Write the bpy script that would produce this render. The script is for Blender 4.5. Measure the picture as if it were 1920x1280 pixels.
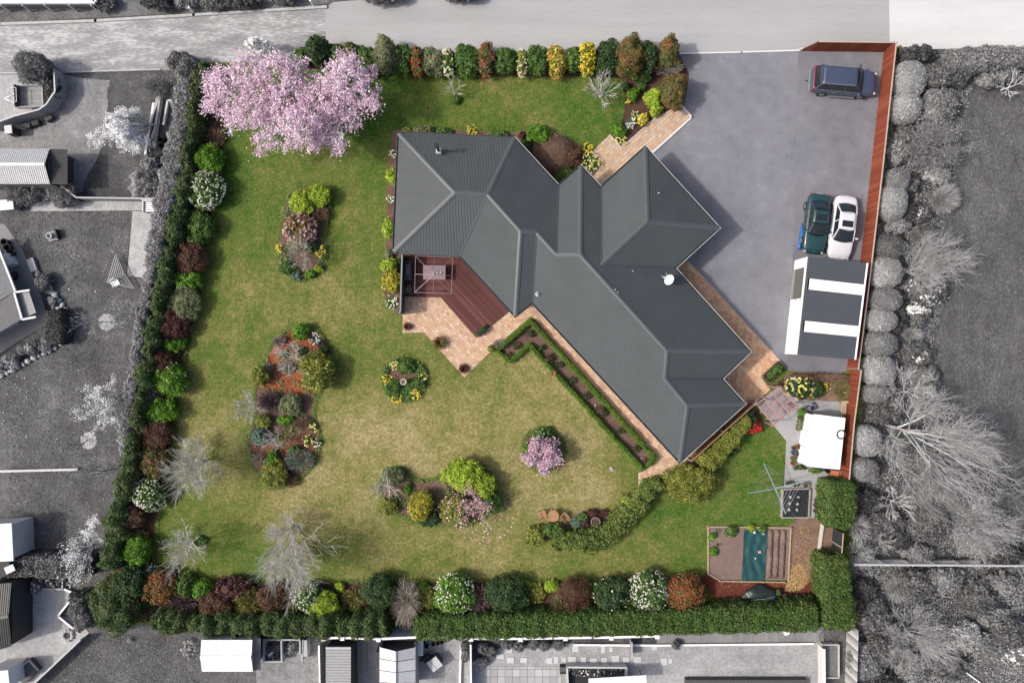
import bpy, bmesh, math, random
import numpy as np
from mathutils import Vector, Matrix

for o in list(bpy.data.objects):
 bpy.data.objects.remove(o)
scene = bpy.context.scene
COL = scene.collection

# ------------------------------------------------------------------ camera
CAM_H = 52.0            # drone height in metres
FPX = 1300.0            # focal length in photo pixels (1920 px wide)
cam_data = bpy.data.cameras.new("camera")
cam_data.sensor_width = 36.0
cam_data.lens = 36.0 * FPX / 1920.0
cam_data.clip_start = 0.5
cam_data.clip_end = 2000.0
cam = bpy.data.objects.new("camera", cam_data)
cam.location = (0, 0, CAM_H)
cam.rotation_euler = (0, 0, 0)
COL.objects.link(cam)
scene.camera = cam

# ------------------------------------------------------------------ sky
SUN_EL = math.radians(46)
SUN_AZ = math.radians(6)      # shadows fall towards +X, turned this much towards +Y
world = bpy.data.worlds.new("World")
scene.world = world
world.use_nodes = True
wn = world.node_tree.nodes
sky = wn.new('ShaderNodeTexSky')
sky.sky_type = 'NISHITA'
sky.sun_disc = False
sky.sun_elevation = SUN_EL
sky.sun_rotation = math.radians(264)
sky.air_density = 0.8
sky.dust_density = 5.0
sky.ozone_density = 0.3
world.node_tree.links.new(sky.outputs[0], wn['Background'].inputs[0])
wn['Background'].inputs[1].default_value = 0.15

# ------------------------------------------------------------------ sun
sd = bpy.data.lights.new("sun", 'SUN')
sd.energy = 2.35
sd.angle = math.radians(3.5)
sd.color = (1.0, 0.972, 0.925)
sun = bpy.data.objects.new("sun", sd)
trav = Vector((math.cos(SUN_EL) * math.cos(SUN_AZ), math.cos(SUN_EL) * math.sin(SUN_AZ), -math.sin(SUN_EL)))
sun.rotation_euler = trav.to_track_quat('-Z', 'Y').to_euler()
sun.location = (-40, -5, 60)
COL.objects.link(sun)

# ------------------------------------------------------------------ exposure
scene.view_settings.view_transform = 'Standard'
scene.view_settings.look = 'None'
scene.view_settings.exposure = 0.59
scene.view_settings.gamma = 1.0
scene.view_settings.use_curve_mapping = False

# ================================================================== helpers
KEXP = 1.9              # photo brightness of a surface over its base colour

def at(px, py, z=0.0):
 """survey: photo pixel and height above ground -> place in metres"""
 s = (CAM_H - z) / FPX
 return Vector(((px - 960) * s, (640 - py) * s, z))

def s2l(c):
 c = c / 255.0
 return c / 12.92 if c <= 0.04045 else ((c + 0.055) / 1.055) ** 2.4

def lin(c, k=1.0):
 """photo colour (0-255) of a sunlit surface -> base colour"""
 return tuple(min(0.85, s2l(v) / KEXP * k) for v in c)

def grey(v):
 return (v, v, v)

def rgba(c):
 return (c[0], c[1], c[2], 1.0)

def tag(o, label=None, cat=None, group=None, kind=None):
 if label:
  o["label"] = label
 if cat:
  o["category"] = cat
 if group:
  o["group"] = group
 if kind:
  o["kind"] = kind
 return o

def thing(name, label, cat, loc=(0, 0, 0), rotz=0.0, group=None):
 o = bpy.data.objects.new(name, None)
 o.empty_display_size = 0.2
 o.location = loc
 o.rotation_euler = (0, 0, rotz)
 COL.objects.link(o)
 return tag(o, label, cat, group)

def link(name, me, parent=None, loc=None, rotz=None):
 o = bpy.data.objects.new(name, me)
 COL.objects.link(o)
 if parent is not None:
  o.parent = parent
 if loc is not None:
  o.location = loc
 if rotz is not None:
  o.rotation_euler = (0, 0, rotz)
 return o

# ------------------------------------------------------------------ materials
MATS = {}

def _new(name):
 m = bpy.data.materials.new(name)
 m.use_nodes = True
 nt = m.node_tree
 b = nt.nodes['Principled BSDF']
 return m, nt, b

def mat(name, c, rough=0.6, var=0.12, scale=6.0, bump=0.0, bscale=None, metal=0.0, spec=0.4, coat=0.0, detail=5.0, c2=None):
 """plain material: base colour broken up by noise, optional fine relief"""
 if name in MATS:
  return MATS[name]
 m, nt, b = _new(name)
 N, L = nt.nodes, nt.links
 b.inputs['Roughness'].default_value = rough
 b.inputs['Metallic'].default_value = metal
 b.inputs['Specular IOR Level'].default_value = spec
 b.inputs['Coat Weight'].default_value = coat
 if var > 0 or c2 is not None:
  geo = N.new('ShaderNodeNewGeometry')
  nz = N.new('ShaderNodeTexNoise')
  nz.inputs['Scale'].default_value = scale
  nz.inputs['Detail'].default_value = detail
  nz.inputs['Roughness'].default_value = 0.65
  L.new(geo.outputs['Position'], nz.inputs['Vector'])
  rp = N.new('ShaderNodeValToRGB')
  lo = tuple(v * (1 - var) for v in c)
  hi = tuple(min(0.9, v * (1 + var)) for v in (c2 or c))
  rp.color_ramp.elements[0].position = 0.3
  rp.color_ramp.elements[1].position = 0.7
  rp.color_ramp.elements[0].color = rgba(lo)
  rp.color_ramp.elements[1].color = rgba(hi)
  L.new(nz.outputs['Fac'], rp.inputs['Fac'])
  L.new(rp.outputs['Color'], b.inputs['Base Color'])
 else:
  b.inputs['Base Color'].default_value = rgba(c)
 if bump > 0:
  geo2 = N.new('ShaderNodeNewGeometry')
  n2 = N.new('ShaderNodeTexNoise')
  n2.inputs['Scale'].default_value = bscale or scale * 4
  n2.inputs['Detail'].default_value = 4
  bp = N.new('ShaderNodeBump')
  bp.inputs['Strength'].default_value = min(1.0, bump)
  bp.inputs['Distance'].default_value = 0.05
  L.new(geo2.outputs['Position'], n2.inputs['Vector'])
  L.new(n2.outputs['Fac'], bp.inputs['Height'])
  L.new(bp.outputs['Normal'], b.inputs['Normal'])
 MATS[name] = m
 return m

def mat_ground(name, cols, big=0.15, mid=1.2, fine=9.0, w=(0.45, 0.35, 0.20), rough=0.95, bump=0.5, contrast=0.22, attr=None, aw=0.8, pos=None, speck=0.0, speckc=None, stretch=None):
 """earth, grass, gravel: three octaves of noise (and a surveyed attribute) through a colour ramp"""
 m, nt, b = _new(name)
 N, L = nt.nodes, nt.links
 b.inputs['Roughness'].default_value = rough
 b.inputs['Specular IOR Level'].default_value = 0.15
 geo = N.new('ShaderNodeNewGeometry')
 vec = geo.outputs['Position']
 if stretch:
  mp = N.new('ShaderNodeMapping')
  mp.inputs['Scale'].default_value = stretch
  L.new(vec, mp.inputs['Vector'])
  vec = mp.outputs['Vector']
 acc = None
 for sc, ww, det in ((big, w[0], 4), (mid, w[1], 5), (fine, w[2], 3)):
  nz = N.new('ShaderNodeTexNoise')
  nz.inputs['Scale'].default_value = sc
  nz.inputs['Detail'].default_value = det
  nz.inputs['Roughness'].default_value = 0.6
  L.new(vec, nz.inputs['Vector'])
  mu = N.new('ShaderNodeMath')
  mu.operation = 'MULTIPLY_ADD'
  L.new(nz.outputs['Fac'], mu.inputs[0])
  mu.inputs[1].default_value = ww
  if acc is None:
   mu.inputs[2].default_value = 0.0
  else:
   L.new(acc, mu.inputs[2])
  acc = mu.outputs[0]
 # spread around 0.5
 sp = N.new('ShaderNodeMath')
 sp.operation = 'MULTIPLY_ADD'
 L.new(acc, sp.inputs[0])
 k = 0.5 / contrast
 sp.inputs[1].default_value = k
 sp.inputs[2].default_value = 0.5 - 0.5 * k * sum(w)
 acc = sp.outputs[0]
 if attr:
  at_ = N.new('ShaderNodeAttribute')
  at_.attribute_name = attr
  mx = N.new('ShaderNodeMath')
  mx.operation = 'MULTIPLY_ADD'
  L.new(acc, mx.inputs[0])
  mx.inputs[1].default_value = 1 - aw
  m2 = N.new('ShaderNodeMath')
  m2.operation = 'MULTIPLY'
  L.new(at_.outputs['Fac'], m2.inputs[0])
  m2.inputs[1].default_value = aw
  L.new(m2.outputs[0], mx.inputs[2])
  acc = mx.outputs[0]
 rp = N.new('ShaderNodeValToRGB')
 el = rp.color_ramp.elements
 n = len(cols)
 for i, c in enumerate(cols):
  p = pos[i] if pos else i / (n - 1)
  if i == 0:
   e = el[0]
   e.position = p
  elif i == n - 1:
   e = el[-1]
   e.position = p
  else:
   e = el.new(p)
  e.color = rgba(c)
 L.new(acc, rp.inputs['Fac'])
 out = rp.outputs['Color']
 if speck > 0:
  vo = N.new('ShaderNodeTexVoronoi')
  vo.inputs['Scale'].default_value = 7.0
  L.new(geo.outputs['Position'], vo.inputs['Vector'])
  sb = N.new('ShaderNodeSeparateColor')
  L.new(vo.outputs['Color'], sb.inputs['Color'])
  gt = N.new('ShaderNodeMath')
  gt.operation = 'GREATER_THAN'
  L.new(sb.outputs[0], gt.inputs[0])
  gt.inputs[1].default_value = 1 - speck
  mxc = N.new('ShaderNodeMix')
  mxc.data_type = 'RGBA'
  L.new(gt.outputs[0], mxc.inputs['Factor'])
  L.new(out, mxc.inputs['A'])
  mxc.inputs['B'].default_value = rgba(speckc)
  out = mxc.outputs['Result']
 L.new(out, b.inputs['Base Color'])
 if bump > 0:
  n2 = N.new('ShaderNodeTexNoise')
  n2.inputs['Scale'].default_value = 14.0
  n2.inputs['Detail'].default_value = 4
  bp = N.new('ShaderNodeBump')
  bp.inputs['Strength'].default_value = bump
  bp.inputs['Distance'].default_value = 0.06
  L.new(geo.outputs['Position'], n2.inputs['Vector'])
  L.new(n2.outputs['Fac'], bp.inputs['Height'])
  L.new(bp.outputs['Normal'], b.inputs['Normal'])
 MATS[name] = m
 return m

def mat_leaf(name='leaf', rough=0.55, trans=0.35, spec=0.3):
 m, nt, b = _new(name)
 N, L = nt.nodes, nt.links
 a = N.new('ShaderNodeAttribute')
 a.attribute_name = 'Col'
 L.new(a.outputs['Color'], b.inputs['Base Color'])
 b.inputs['Roughness'].default_value = rough
 b.inputs['Specular IOR Level'].default_value = spec
 if trans > 0:
  tr = N.new('ShaderNodeBsdfTranslucent')
  L.new(a.outputs['Color'], tr.inputs['Color'])
  mx = N.new('ShaderNodeMixShader')
  mx.inputs[0].default_value = trans
  L.new(b.outputs[0], mx.inputs[1])
  L.new(tr.outputs[0], mx.inputs[2])
  L.new(mx.outputs[0], N['Material Output'].inputs['Surface'])
 MATS[name] = m
 return m

M_LEAF = mat_leaf()
M_BARK = mat_leaf('bark', 0.9, 0.0, 0.1)
M_PIECE = mat_leaf('tinted_masonry', 0.85, 0.0, 0.2)

# ------------------------------------------------------------------ mesh building
def np_mesh(name, V, F, mats, col=None, smooth=False):
 """V (n,3), F (m,k) with one k; col (n,3) point colours"""
 me = bpy.data.meshes.new(name)
 V = np.ascontiguousarray(V, dtype=np.float32)
 F = np.ascontiguousarray(F, dtype=np.int32)
 n, (m, k) = len(V), F.shape
 me.vertices.add(n)
 me.vertices.foreach_set('co', V.ravel())
 me.loops.add(m * k)
 me.loops.foreach_set('vertex_index', F.ravel())
 me.polygons.add(m)
 me.polygons.foreach_set('loop_start', np.arange(0, m * k, k, dtype=np.int32))
 me.polygons.foreach_set('loop_total', np.full(m, k, dtype=np.int32))
 if smooth:
  me.polygons.foreach_set('use_smooth', np.ones(m, dtype=bool))
 if col is not None:
  a = me.color_attributes.new('Col', 'FLOAT_COLOR', 'POINT')
  cc = np.ones((n, 4), dtype=np.float32)
  cc[:, :3] = col
  a.data.foreach_set('color', cc.ravel())
 me.update(calc_edges=True)
 for mm in (mats if isinstance(mats, (list, tuple)) else [mats]):
  me.materials.append(mm)
 return me

class MB:
 """collects simple solids into one mesh"""

 def __init__(self):
  self.v, self.f, self.c = [], [], []
  self.col = None

 def add(self, vs, fs):
  o = len(self.v)
  self.v += [tuple(p) for p in vs]
  self.f += [tuple(i + o for i in f) for f in fs]
  if self.col is not None:
   self.c += [self.col] * len(vs)
  return self

 def box(self, c, s, rz=0.0, taper=1.0, rx=0.0, ry=0.0):
  hx, hy, hz = s[0] / 2, s[1] / 2, s[2] / 2
  R = Matrix.Rotation(rz, 3, 'Z') @ Matrix.Rotation(ry, 3, 'Y') @ Matrix.Rotation(rx, 3, 'X')
  vs = []
  for z in (-1, 1):
   t = taper if z > 0 else 1.0
   for x, y in ((-1, -1), (1, -1), (1, 1), (-1, 1)):
    vs.append(Vector(c) + R @ Vector((x * hx * t, y * hy * t, z * hz)))
  return self.add(vs, [(3, 2, 1, 0), (4, 5, 6, 7), (0, 1, 5, 4), (1, 2, 6, 5), (2, 3, 7, 6), (3, 0, 4, 7)])

 def prism(self, pts, z0, z1, bottom=False):
  """pts xy ring"""
  a = sum(pts[i][0] * pts[(i + 1) % len(pts)][1] - pts[(i + 1) % len(pts)][0] * pts[i][1] for i in range(len(pts)))
  if a < 0:
   pts = pts[::-1]
  n = len(pts)
  vs = [(p[0], p[1], z0) for p in pts] + [(p[0], p[1], z1) for p in pts]
  fs = [tuple(range(n, 2 * n))] + [(i, (i + 1) % n, n + (i + 1) % n, n + i) for i in range(n)]
  if bottom:
   fs.append(tuple(range(n - 1, -1, -1)))
  return self.add(vs, fs)

 def beam(self, p0, p1, w, h=None):
  """rectangular bar between two points (w across, h vertical)"""
  h = h or w
  p0, p1 = Vector(p0), Vector(p1)
  d = (p1 - p0).normalized()
  up = Vector((0, 0, 1)) if abs(d.z) < 0.95 else Vector((1, 0, 0))
  s = d.cross(up).normalized()
  u = s.cross(d).normalized()
  vs = []
  for p in (p0, p1):
   for a, b_ in ((-1, -1), (1, -1), (1, 1), (-1, 1)):
    vs.append(p + s * a * w / 2 + u * b_ * h / 2)
  return self.add(vs, [(0, 1, 2, 3), (7, 6, 5, 4), (0, 4, 5, 1), (1, 5, 6, 2), (2, 6, 7, 3), (3, 7, 4, 0)])

 def tube(self, p0, p1, r0, r1=None, n=8, cap=True):
  r1 = r0 if r1 is None else r1
  p0, p1 = Vector(p0), Vector(p1)
  d = (p1 - p0).normalized()
  up = Vector((0, 0, 1)) if abs(d.z) < 0.95 else Vector((1, 0, 0))
  s = d.cross(up).normalized()
  u = s.cross(d).normalized()
  vs = []
  for p, r in ((p0, r0), (p1, r1)):
   for i in range(n):
    a = 2 * math.pi * i / n
    vs.append(p + (s * math.cos(a) + u * math.sin(a)) * r)
  fs = [(i, (i + 1) % n, n + (i + 1) % n, n + i) for i in range(n)]
  fs = [f[::-1] for f in fs]
  if cap:
   fs += [tuple(range(n)), tuple(range(2 * n - 1, n - 1, -1))]
  return self.add(vs, fs)

 def lathe(self, c, prof, n=16):
  """prof [(r,z)...] turned about a vertical axis at c"""
  vs, fs = [], []
  for r, z in prof:
   for i in range(n):
    a = 2 * math.pi * i / n
    vs.append((c[0] + r * math.cos(a), c[1] + r * math.sin(a), c[2] + z))
  for j in range(len(prof) - 1):
   for i in range(n):
    k = (i + 1) % n
    fs.append((j * n + i, j * n + k, (j + 1) * n + k, (j + 1) * n + i))
  fs.append(tuple(range(n))[::-1])
  fs.append(tuple(range((len(prof) - 1) * n, len(prof) * n)))
  return self.add(vs, fs)

 def torus(self, c, R, r, n=24, m=6, axis='Z'):
  vs, fs = [], []
  for i in range(n):
   a = 2 * math.pi * i / n
   for j in range(m):
    b_ = 2 * math.pi * j / m
    x, y, z = (R + r * math.cos(b_)) * math.cos(a), (R + r * math.cos(b_)) * math.sin(a), r * math.sin(b_)
    if axis == 'Y':
     x, y, z = x, z, y
    elif axis == 'X':
     x, y, z = z, x, y
    vs.append((c[0] + x, c[1] + y, c[2] + z))
  for i in range(n):
   for j in range(m):
    fs.append((i * m + j, ((i + 1) % n) * m + j, ((i + 1) % n) * m + (j + 1) % m, i * m + (j + 1) % m))
  return self.add(vs, fs)

 def mesh(self, name, mats, smooth=False):
  me = bpy.data.meshes.new(name)
  me.from_pydata(self.v, [], self.f)
  if self.c:
   a = me.color_attributes.new('Col', 'FLOAT_COLOR', 'POINT')
   cc = np.ones((len(self.v), 4), dtype=np.float32)
   cc[:, :3] = np.array(self.c)
   a.data.foreach_set('color', cc.ravel())
  if smooth:
   me.polygons.foreach_set('use_smooth', [True] * len(me.polygons))
  for mm in (mats if isinstance(mats, (list, tuple)) else [mats]):
   me.materials.append(mm)
  me.update()
  return me

 def build(self, name, mats, parent=None, smooth=False, bevel=0.0):
  o = link(name, self.mesh(name, mats, smooth), parent)
  if bevel > 0:
   md = o.modifiers.new('bevel', 'BEVEL')
   md.width = bevel
   md.segments = 2
   md.limit_method = 'ANGLE'
  return o

def tri_ngon(pts):
 """ear-clipped triangles of a simple ring"""
 from mathutils.geometry import tessellate_polygon
 return [tuple(t) for t in tessellate_polygon([[Vector((p[0], p[1], 0)) for p in pts]])]

def in_poly(x, y, poly):
 r = False
 n = len(poly)
 j = n - 1
 for i in range(n):
  xi, yi = poly[i][0], poly[i][1]
  xj, yj = poly[j][0], poly[j][1]
  if (yi > y) != (yj > y) and x < (xj - xi) * (y - yi) / (yj - yi) + xi:
   r = not r
  j = i
 return r

def in_poly_np(X, Y, poly):
 r = np.zeros(len(X), dtype=bool)
 n = len(poly)
 j = n - 1
 for i in range(n):
  xi, yi = poly[i][0], poly[i][1]
  xj, yj = poly[j][0], poly[j][1]
  if yi != yj:
   r ^= ((yi > Y) != (yj > Y)) & (X < (xj - xi) * (Y - yi) / (yj - yi) + xi)
  j = i
 return r

def soften(pts, step=0.5, amp=0.06, seed=1, smooth=2):
 """organic outline: subdivide, Chaikin-round, jitter"""
 rg = random.Random(seed)
 p = [Vector((q[0], q[1])) for q in pts]
 for _ in range(smooth):
  q = []
  for i in range(len(p)):
   a, b_ = p[i], p[(i + 1) % len(p)]
   q += [a * 0.75 + b_ * 0.25, a * 0.25 + b_ * 0.75]
  p = q
 out = []
 for i in range(len(p)):
  a, b_ = p[i], p[(i + 1) % len(p)]
  k = max(1, int((b_ - a).length / step))
  for j in range(k):
   c = a.lerp(b_, j / k)
   out.append((c.x + rg.uniform(-amp, amp), c.y + rg.uniform(-amp, amp)))
 return out

def ring(pxs, z=0.0):
 return [(at(x, y, z).x, at(x, y, z).y) for x, y in pxs]

def sheet(name, pxs, z, m, kind='structure', organic=None, label=None, thick=0.0):
 pts = ring(pxs)
 if organic:
  pts = soften(pts, **organic)
 b = MB()
 n = len(pts)
 a = sum(pts[i][0] * pts[(i + 1) % n][1] - pts[(i + 1) % n][0] * pts[i][1] for i in range(n))
 if a < 0:
  pts = pts[::-1]
 vs = [(p[0], p[1], z) for p in pts]
 fs = [t if (Vector((pts[t[1]][0] - pts[t[0]][0], pts[t[1]][1] - pts[t[0]][1])).to_3d().cross(Vector((pts[t[2]][0] - pts[t[0]][0], pts[t[2]][1] - pts[t[0]][1])).to_3d()).z > 0) else t[::-1] for t in tri_ngon(pts)]
 b.add(vs, fs)
 if thick > 0:
  vs2 = vs + [(p[0], p[1], z - thick) for p in pts]
  b.add(vs2, [(i, n + i, n + (i + 1) % n, (i + 1) % n) for i in range(n)])
 o = b.build(name, m)
 tag(o, label=label, kind=kind)
 o["ring"] = 0
 del o["ring"]
 return o, pts

def clip_rect(poly, quad):
 """part of a (maybe concave) ring inside a convex quad"""
 out = [Vector(p) for p in poly]
 n = len(quad)
 for i in range(n):
  a, b_ = Vector(quad[i]), Vector(quad[(i + 1) % n])
  e = b_ - a
  inp, out = out, []
  for k in range(len(inp)):
   p, q = inp[k], inp[(k + 1) % len(inp)]
   dp = e.x * (p.y - a.y) - e.y * (p.x - a.x)
   dq = e.x * (q.y - a.y) - e.y * (q.x - a.x)
   if dp >= 0:
    out.append(p)
   if (dp >= 0) != (dq >= 0):
    t = dp / (dp - dq)
    out.append(p.lerp(q, t))
  if len(out) < 3:
   return None
 return out

def lay(poly, ang, L, W, gap, z0, z1, cols, seed=1, bond=0.5, jz=0.004, jc=0.10, each=None):
 """lay separate rectangular pieces (pavers, boards) in rows inside a ring -> MB with tints"""
 rg = random.Random(seed)
 ca, sa = math.cos(ang), math.sin(ang)
 pl = [Vector((p[0] * ca + p[1] * sa, -p[0] * sa + p[1] * ca)) for p in poly]
 a = sum(pl[i].x * pl[(i + 1) % len(pl)].y - pl[(i + 1) % len(pl)].x * pl[i].y for i in range(len(pl)))
 if a < 0:
  pl = pl[::-1]
 u0, u1 = min(p.x for p in pl), max(p.x for p in pl)
 v0, v1 = min(p.y for p in pl), max(p.y for p in pl)
 b = MB()
 r = 0
 v = v0
 while v < v1:
  u = u0 - (L * bond if r % 2 else 0) - (rg.uniform(0, L) if bond < 0 else 0)
  while u < u1:
   q = [(u + gap / 2, v + gap / 2), (u + L - gap / 2, v + gap / 2), (u + L - gap / 2, v + W - gap / 2), (u + gap / 2, v + W - gap / 2)]
   ins = [in_poly(x, y, pl) for x, y in q]
   ring_ = None
   if all(ins) and in_poly(u + L / 2, v + W / 2, pl):
    ring_ = [Vector(p) for p in q]
   else:
    ring_ = clip_rect(pl, q)
   if ring_ and len(ring_) >= 3:
    A = abs(sum(ring_[i].x * ring_[(i + 1) % len(ring_)].y - ring_[(i + 1) % len(ring_)].x * ring_[i].y for i in range(len(ring_)))) / 2
    if A > 0.08 * L * W * 0.5:
     c = rg.choice(cols)
     k = 1 + rg.uniform(-jc, jc)
     if each:
      b = MB()
     b.col = tuple(x * k for x in c)
     b.prism([(p.x * ca - p.y * sa, p.x * sa + p.y * ca) for p in ring_], z0, z1 + rg.uniform(-jz, jz))
     if each:
      b.build(each[0], M_PIECE, each[1])
   u += L
  v += W
  r += 1
 return b

# ================================================================== plant generators
def unit(a):
 return a / np.maximum(1e-9, np.linalg.norm(a, axis=-1, keepdims=True))

def leaf_verts(P, Nrm, size, asp, rg, spread=0.7, droop=0.0):
 n = len(P)
 nn = unit(Nrm * (1 - spread) + rg.normal(size=(n, 3)) * spread * 0.7 + np.array([0, 0, 0.25]))
 t = unit(np.cross(nn, rg.normal(size=(n, 3))))
 b = np.cross(nn, t)
 L = size * rg.uniform(0.5, 1.5, (n, 1))
 V = np.empty((n, 4, 3))
 V[:, 0] = P - t * L * 0.5
 V[:, 1] = P + b * L * asp * 0.5 + nn * L * 0.12
 V[:, 2] = P + t * L * 0.5 - nn * L * droop
 V[:, 3] = P - b * L * asp * 0.5 + nn * L * 0.12
 return V.reshape(-1, 3)

def quads(n):
 return np.arange(4 * n, dtype=np.int32).reshape(-1, 4)

def lumps(rg, k, amp, sharp):
 d = unit(rg.normal(size=(k, 3)) + np.array([0, 0, 0.4]))
 a = rg.uniform(-0.6, 1.0, k) * amp
 return d, a, sharp

def lump_r(D, lm):
 d, a, s = lm
 return 1 + (np.exp(s * (D @ d.T - 1)) * a).sum(1)

def pick(cols, n, rg, P=None, freq=1.6, jit=0.18):
 """colour per leaf: patches drift between the palette's colours, each leaf jittered"""
 C = np.array(cols)
 k = len(C)
 if P is not None and k > 1:
  ph = rg.uniform(0, 6.28, 6)
  f = (np.sin(P[:, 0] * freq * 2 + ph[0]) + np.sin(P[:, 1] * freq * 2 + ph[1]) + np.sin(P[:, 2] * freq * 2 + ph[2]) + np.sin((P[:, 0] + P[:, 1]) * freq * 3.1 + ph[3])) / 4
  idx = np.clip((f * 0.5 + 0.5) * k + rg.normal(0, 0.32 * k, n), 0, k - 1e-3).astype(int)
 else:
  idx = rg.integers(0, k, n)
 c = C[idx] * (1 + rg.uniform(-jit, jit, (n, 1))) * (1 + rg.uniform(-0.06, 0.06, (n, 3)))
 return np.clip(c, 0, 0.9)

def dome_dirs(n, rg, low=-0.25):
 z = rg.uniform(low, 1, n)
 a = rg.uniform(0, 2 * math.pi, n)
 s = np.sqrt(1 - z * z)
 return np.stack([s * np.cos(a), s * np.sin(a), z], 1)

def dome_pos(D, lm, rx, ry, h, k=1.0, sq=1.0):
 R = lump_r(D, lm) * k
 zc = 0.42 * h
 xy = np.sign(D[:, :2]) * np.abs(D[:, :2]) ** sq
 return np.stack([xy[:, 0] * rx * R, xy[:, 1] * ry * R, np.maximum(0.03, zc + D[:, 2] * R * (h - zc))], 1)

def core_mesh(lm, rx, ry, h, k, sq, nu=20, nv=10):
 vs, fs = [], []
 zz = np.linspace(-0.72, 1, nv)
 D = []
 for z in zz:
  for i in range(nu):
   a = 2 * math.pi * i / nu
   s = math.sqrt(max(0, 1 - z * z))
   D.append((s * math.cos(a), s * math.sin(a), z))
 D = np.array(D)
 V = dome_pos(D, lm, rx, ry, h, k, sq)
 F = []
 for j in range(nv - 1):
  for i in range(nu):
   F.append((j * nu + i, j * nu + (i + 1) % nu, (j + 1) * nu + (i + 1) % nu, (j + 1) * nu + i))
 return V, np.array(F, dtype=np.int32)

def foliage_mesh(seed, rx, ry, h, cols, leaf=0.15, asp=0.55, cover=2.2, lump=0.24, nl=18, sharp=9.0, sq=1.0, spread=0.45, shell=(0.80, 1.06), freq=1.6, core=0.84, nmax=9000, jit=0.18, low=-0.25, clump=True):
 rg = np.random.default_rng(seed)
 lm = lumps(rg, nl, lump, sharp)
 area = 2 * math.pi * ((rx * ry) ** 0.5) * (((rx * ry) ** 0.5) * 0.5 + h * 0.5)
 n = int(min(nmax, max(60, cover * area / (leaf * leaf * asp * 0.5))))
 D = dome_dirs(n, rg, low)
 k = rg.uniform(shell[0], shell[1], n) ** 0.8
 P = dome_pos(D, lm, rx, ry, h, 1.0, sq)
 zc = 0.42 * h
 P = np.stack([P[:, 0] * k, P[:, 1] * k, np.maximum(0.04, zc + (P[:, 2] - zc) * k)], 1)
 tint = np.ones((n, 1))
 if clump and n > 100:
  # leaves gathered in puffs over the dome
  Rm = (rx * ry) ** 0.5
  M = int(min(80, max(14, 12 + 7 * area)))
  Dm = dome_dirs(M, rg, -0.1)
  Cm = dome_pos(Dm, lm, rx, ry, h, 1.0, sq)
  km = rg.uniform(0.66, 0.90, (M, 1))
  Cm = np.concatenate([Cm[:, :2] * km, zc + (Cm[:, 2:] - zc) * km], 1)
  rc = np.clip(Rm * 0.27, 0.08, 0.5) * rg.uniform(0.65, 1.25, M)
  w = rc ** 2
  sel = rg.uniform(0, 1, n) < 0.78
  ci = rg.choice(M, n, p=w / w.sum())
  d = unit(rg.normal(size=(n, 3)) + np.array([0, 0, 0.7]) + Dm[ci] * 0.6)
  Q = Cm[ci] + d * (rc[ci] * rg.uniform(0.65, 1.12, n))[:, None] * np.array([1, 1, 0.8])
  Q[:, 2] = np.maximum(Q[:, 2], 0.04)
  P = np.where(sel[:, None], Q, P * np.array([0.93, 0.93, 0.95]))
  D = np.where(sel[:, None], d, D)
  tm = rg.uniform(0.82, 1.18, (M, 1))
  tint = np.where(sel[:, None], tm[ci], 1.0)
  core = core * 0.88
 V = leaf_verts(P, D, leaf, asp, rg, spread)
 C = np.repeat(np.clip(pick(cols, n, rg, P, freq, jit) * tint, 0, .9), 4, 0)
 F = quads(n)
 if core > 0:
  Vc, Fc = core_mesh(lm, rx, ry, h, core, sq)
  F = np.concatenate([F, Fc + len(V)])
  V = np.concatenate([V, Vc])
  C = np.concatenate([C, np.tile(np.array(cols).mean(0), (len(Vc), 1))])
 return np_mesh('foliage', V, F, M_LEAF, C), lm

def flower_mesh(seed, lm, rx, ry, h, n, size, cols, sq=1.0, low=0.0, out=1.05, bunch=3):
 rg = np.random.default_rng(seed + 77)
 D = dome_dirs(n, rg, low)
 D = np.repeat(D, bunch, 0)
 P = dome_pos(D, lm, rx, ry, h, out, sq) + rg.normal(0, size * 0.35, (n * bunch, 3))
 P[:, 2] = np.maximum(P[:, 2], 0.05)
 V = leaf_verts(P, D, size, 0.85, rg, 0.35)
 C = np.repeat(np.repeat(pick(cols, n, rg, None, jit=0.1), bunch, 0), 4, 0)
 return np_mesh('flowers', V, quads(n * bunch), M_LEAF, C)

def twig_mesh(seed, rx, ry, h, cols, n=500, w=0.018, l=(0.35, 0.8), lump=0.12, up=0.5, low=-0.1):
 """dense wiry bush: thin tapering stems bursting outwards"""
 rg = np.random.default_rng(seed)
 lm = lumps(rg, 12, lump, 8)
 D = dome_dirs(n, rg, low)
 T = dome_pos(D, lm, rx, ry, h, 1.0) * rg.uniform(0.75, 1.05, (n, 1))
 L = rg.uniform(l[0], l[1], (n, 1))
 base = np.array([0, 0, 0.1 * h])
 S = T + (base - T) * L + rg.normal(0, 0.06, (n, 3)) * np.array([rx, ry, h * 0.4])
 M = (S + T) / 2 + rg.normal(0, 0.05, (n, 3)) * rx
 pts = np.stack([S, M, T], 1)
 rad = np.stack([np.full(n, w), np.full(n, w * 0.8), np.full(n, w * 0.35)], 1) * rg.uniform(0.7, 1.3, (n, 1))
 return tubes(pts, rad, cols, rg, 'twigs', 3)

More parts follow.
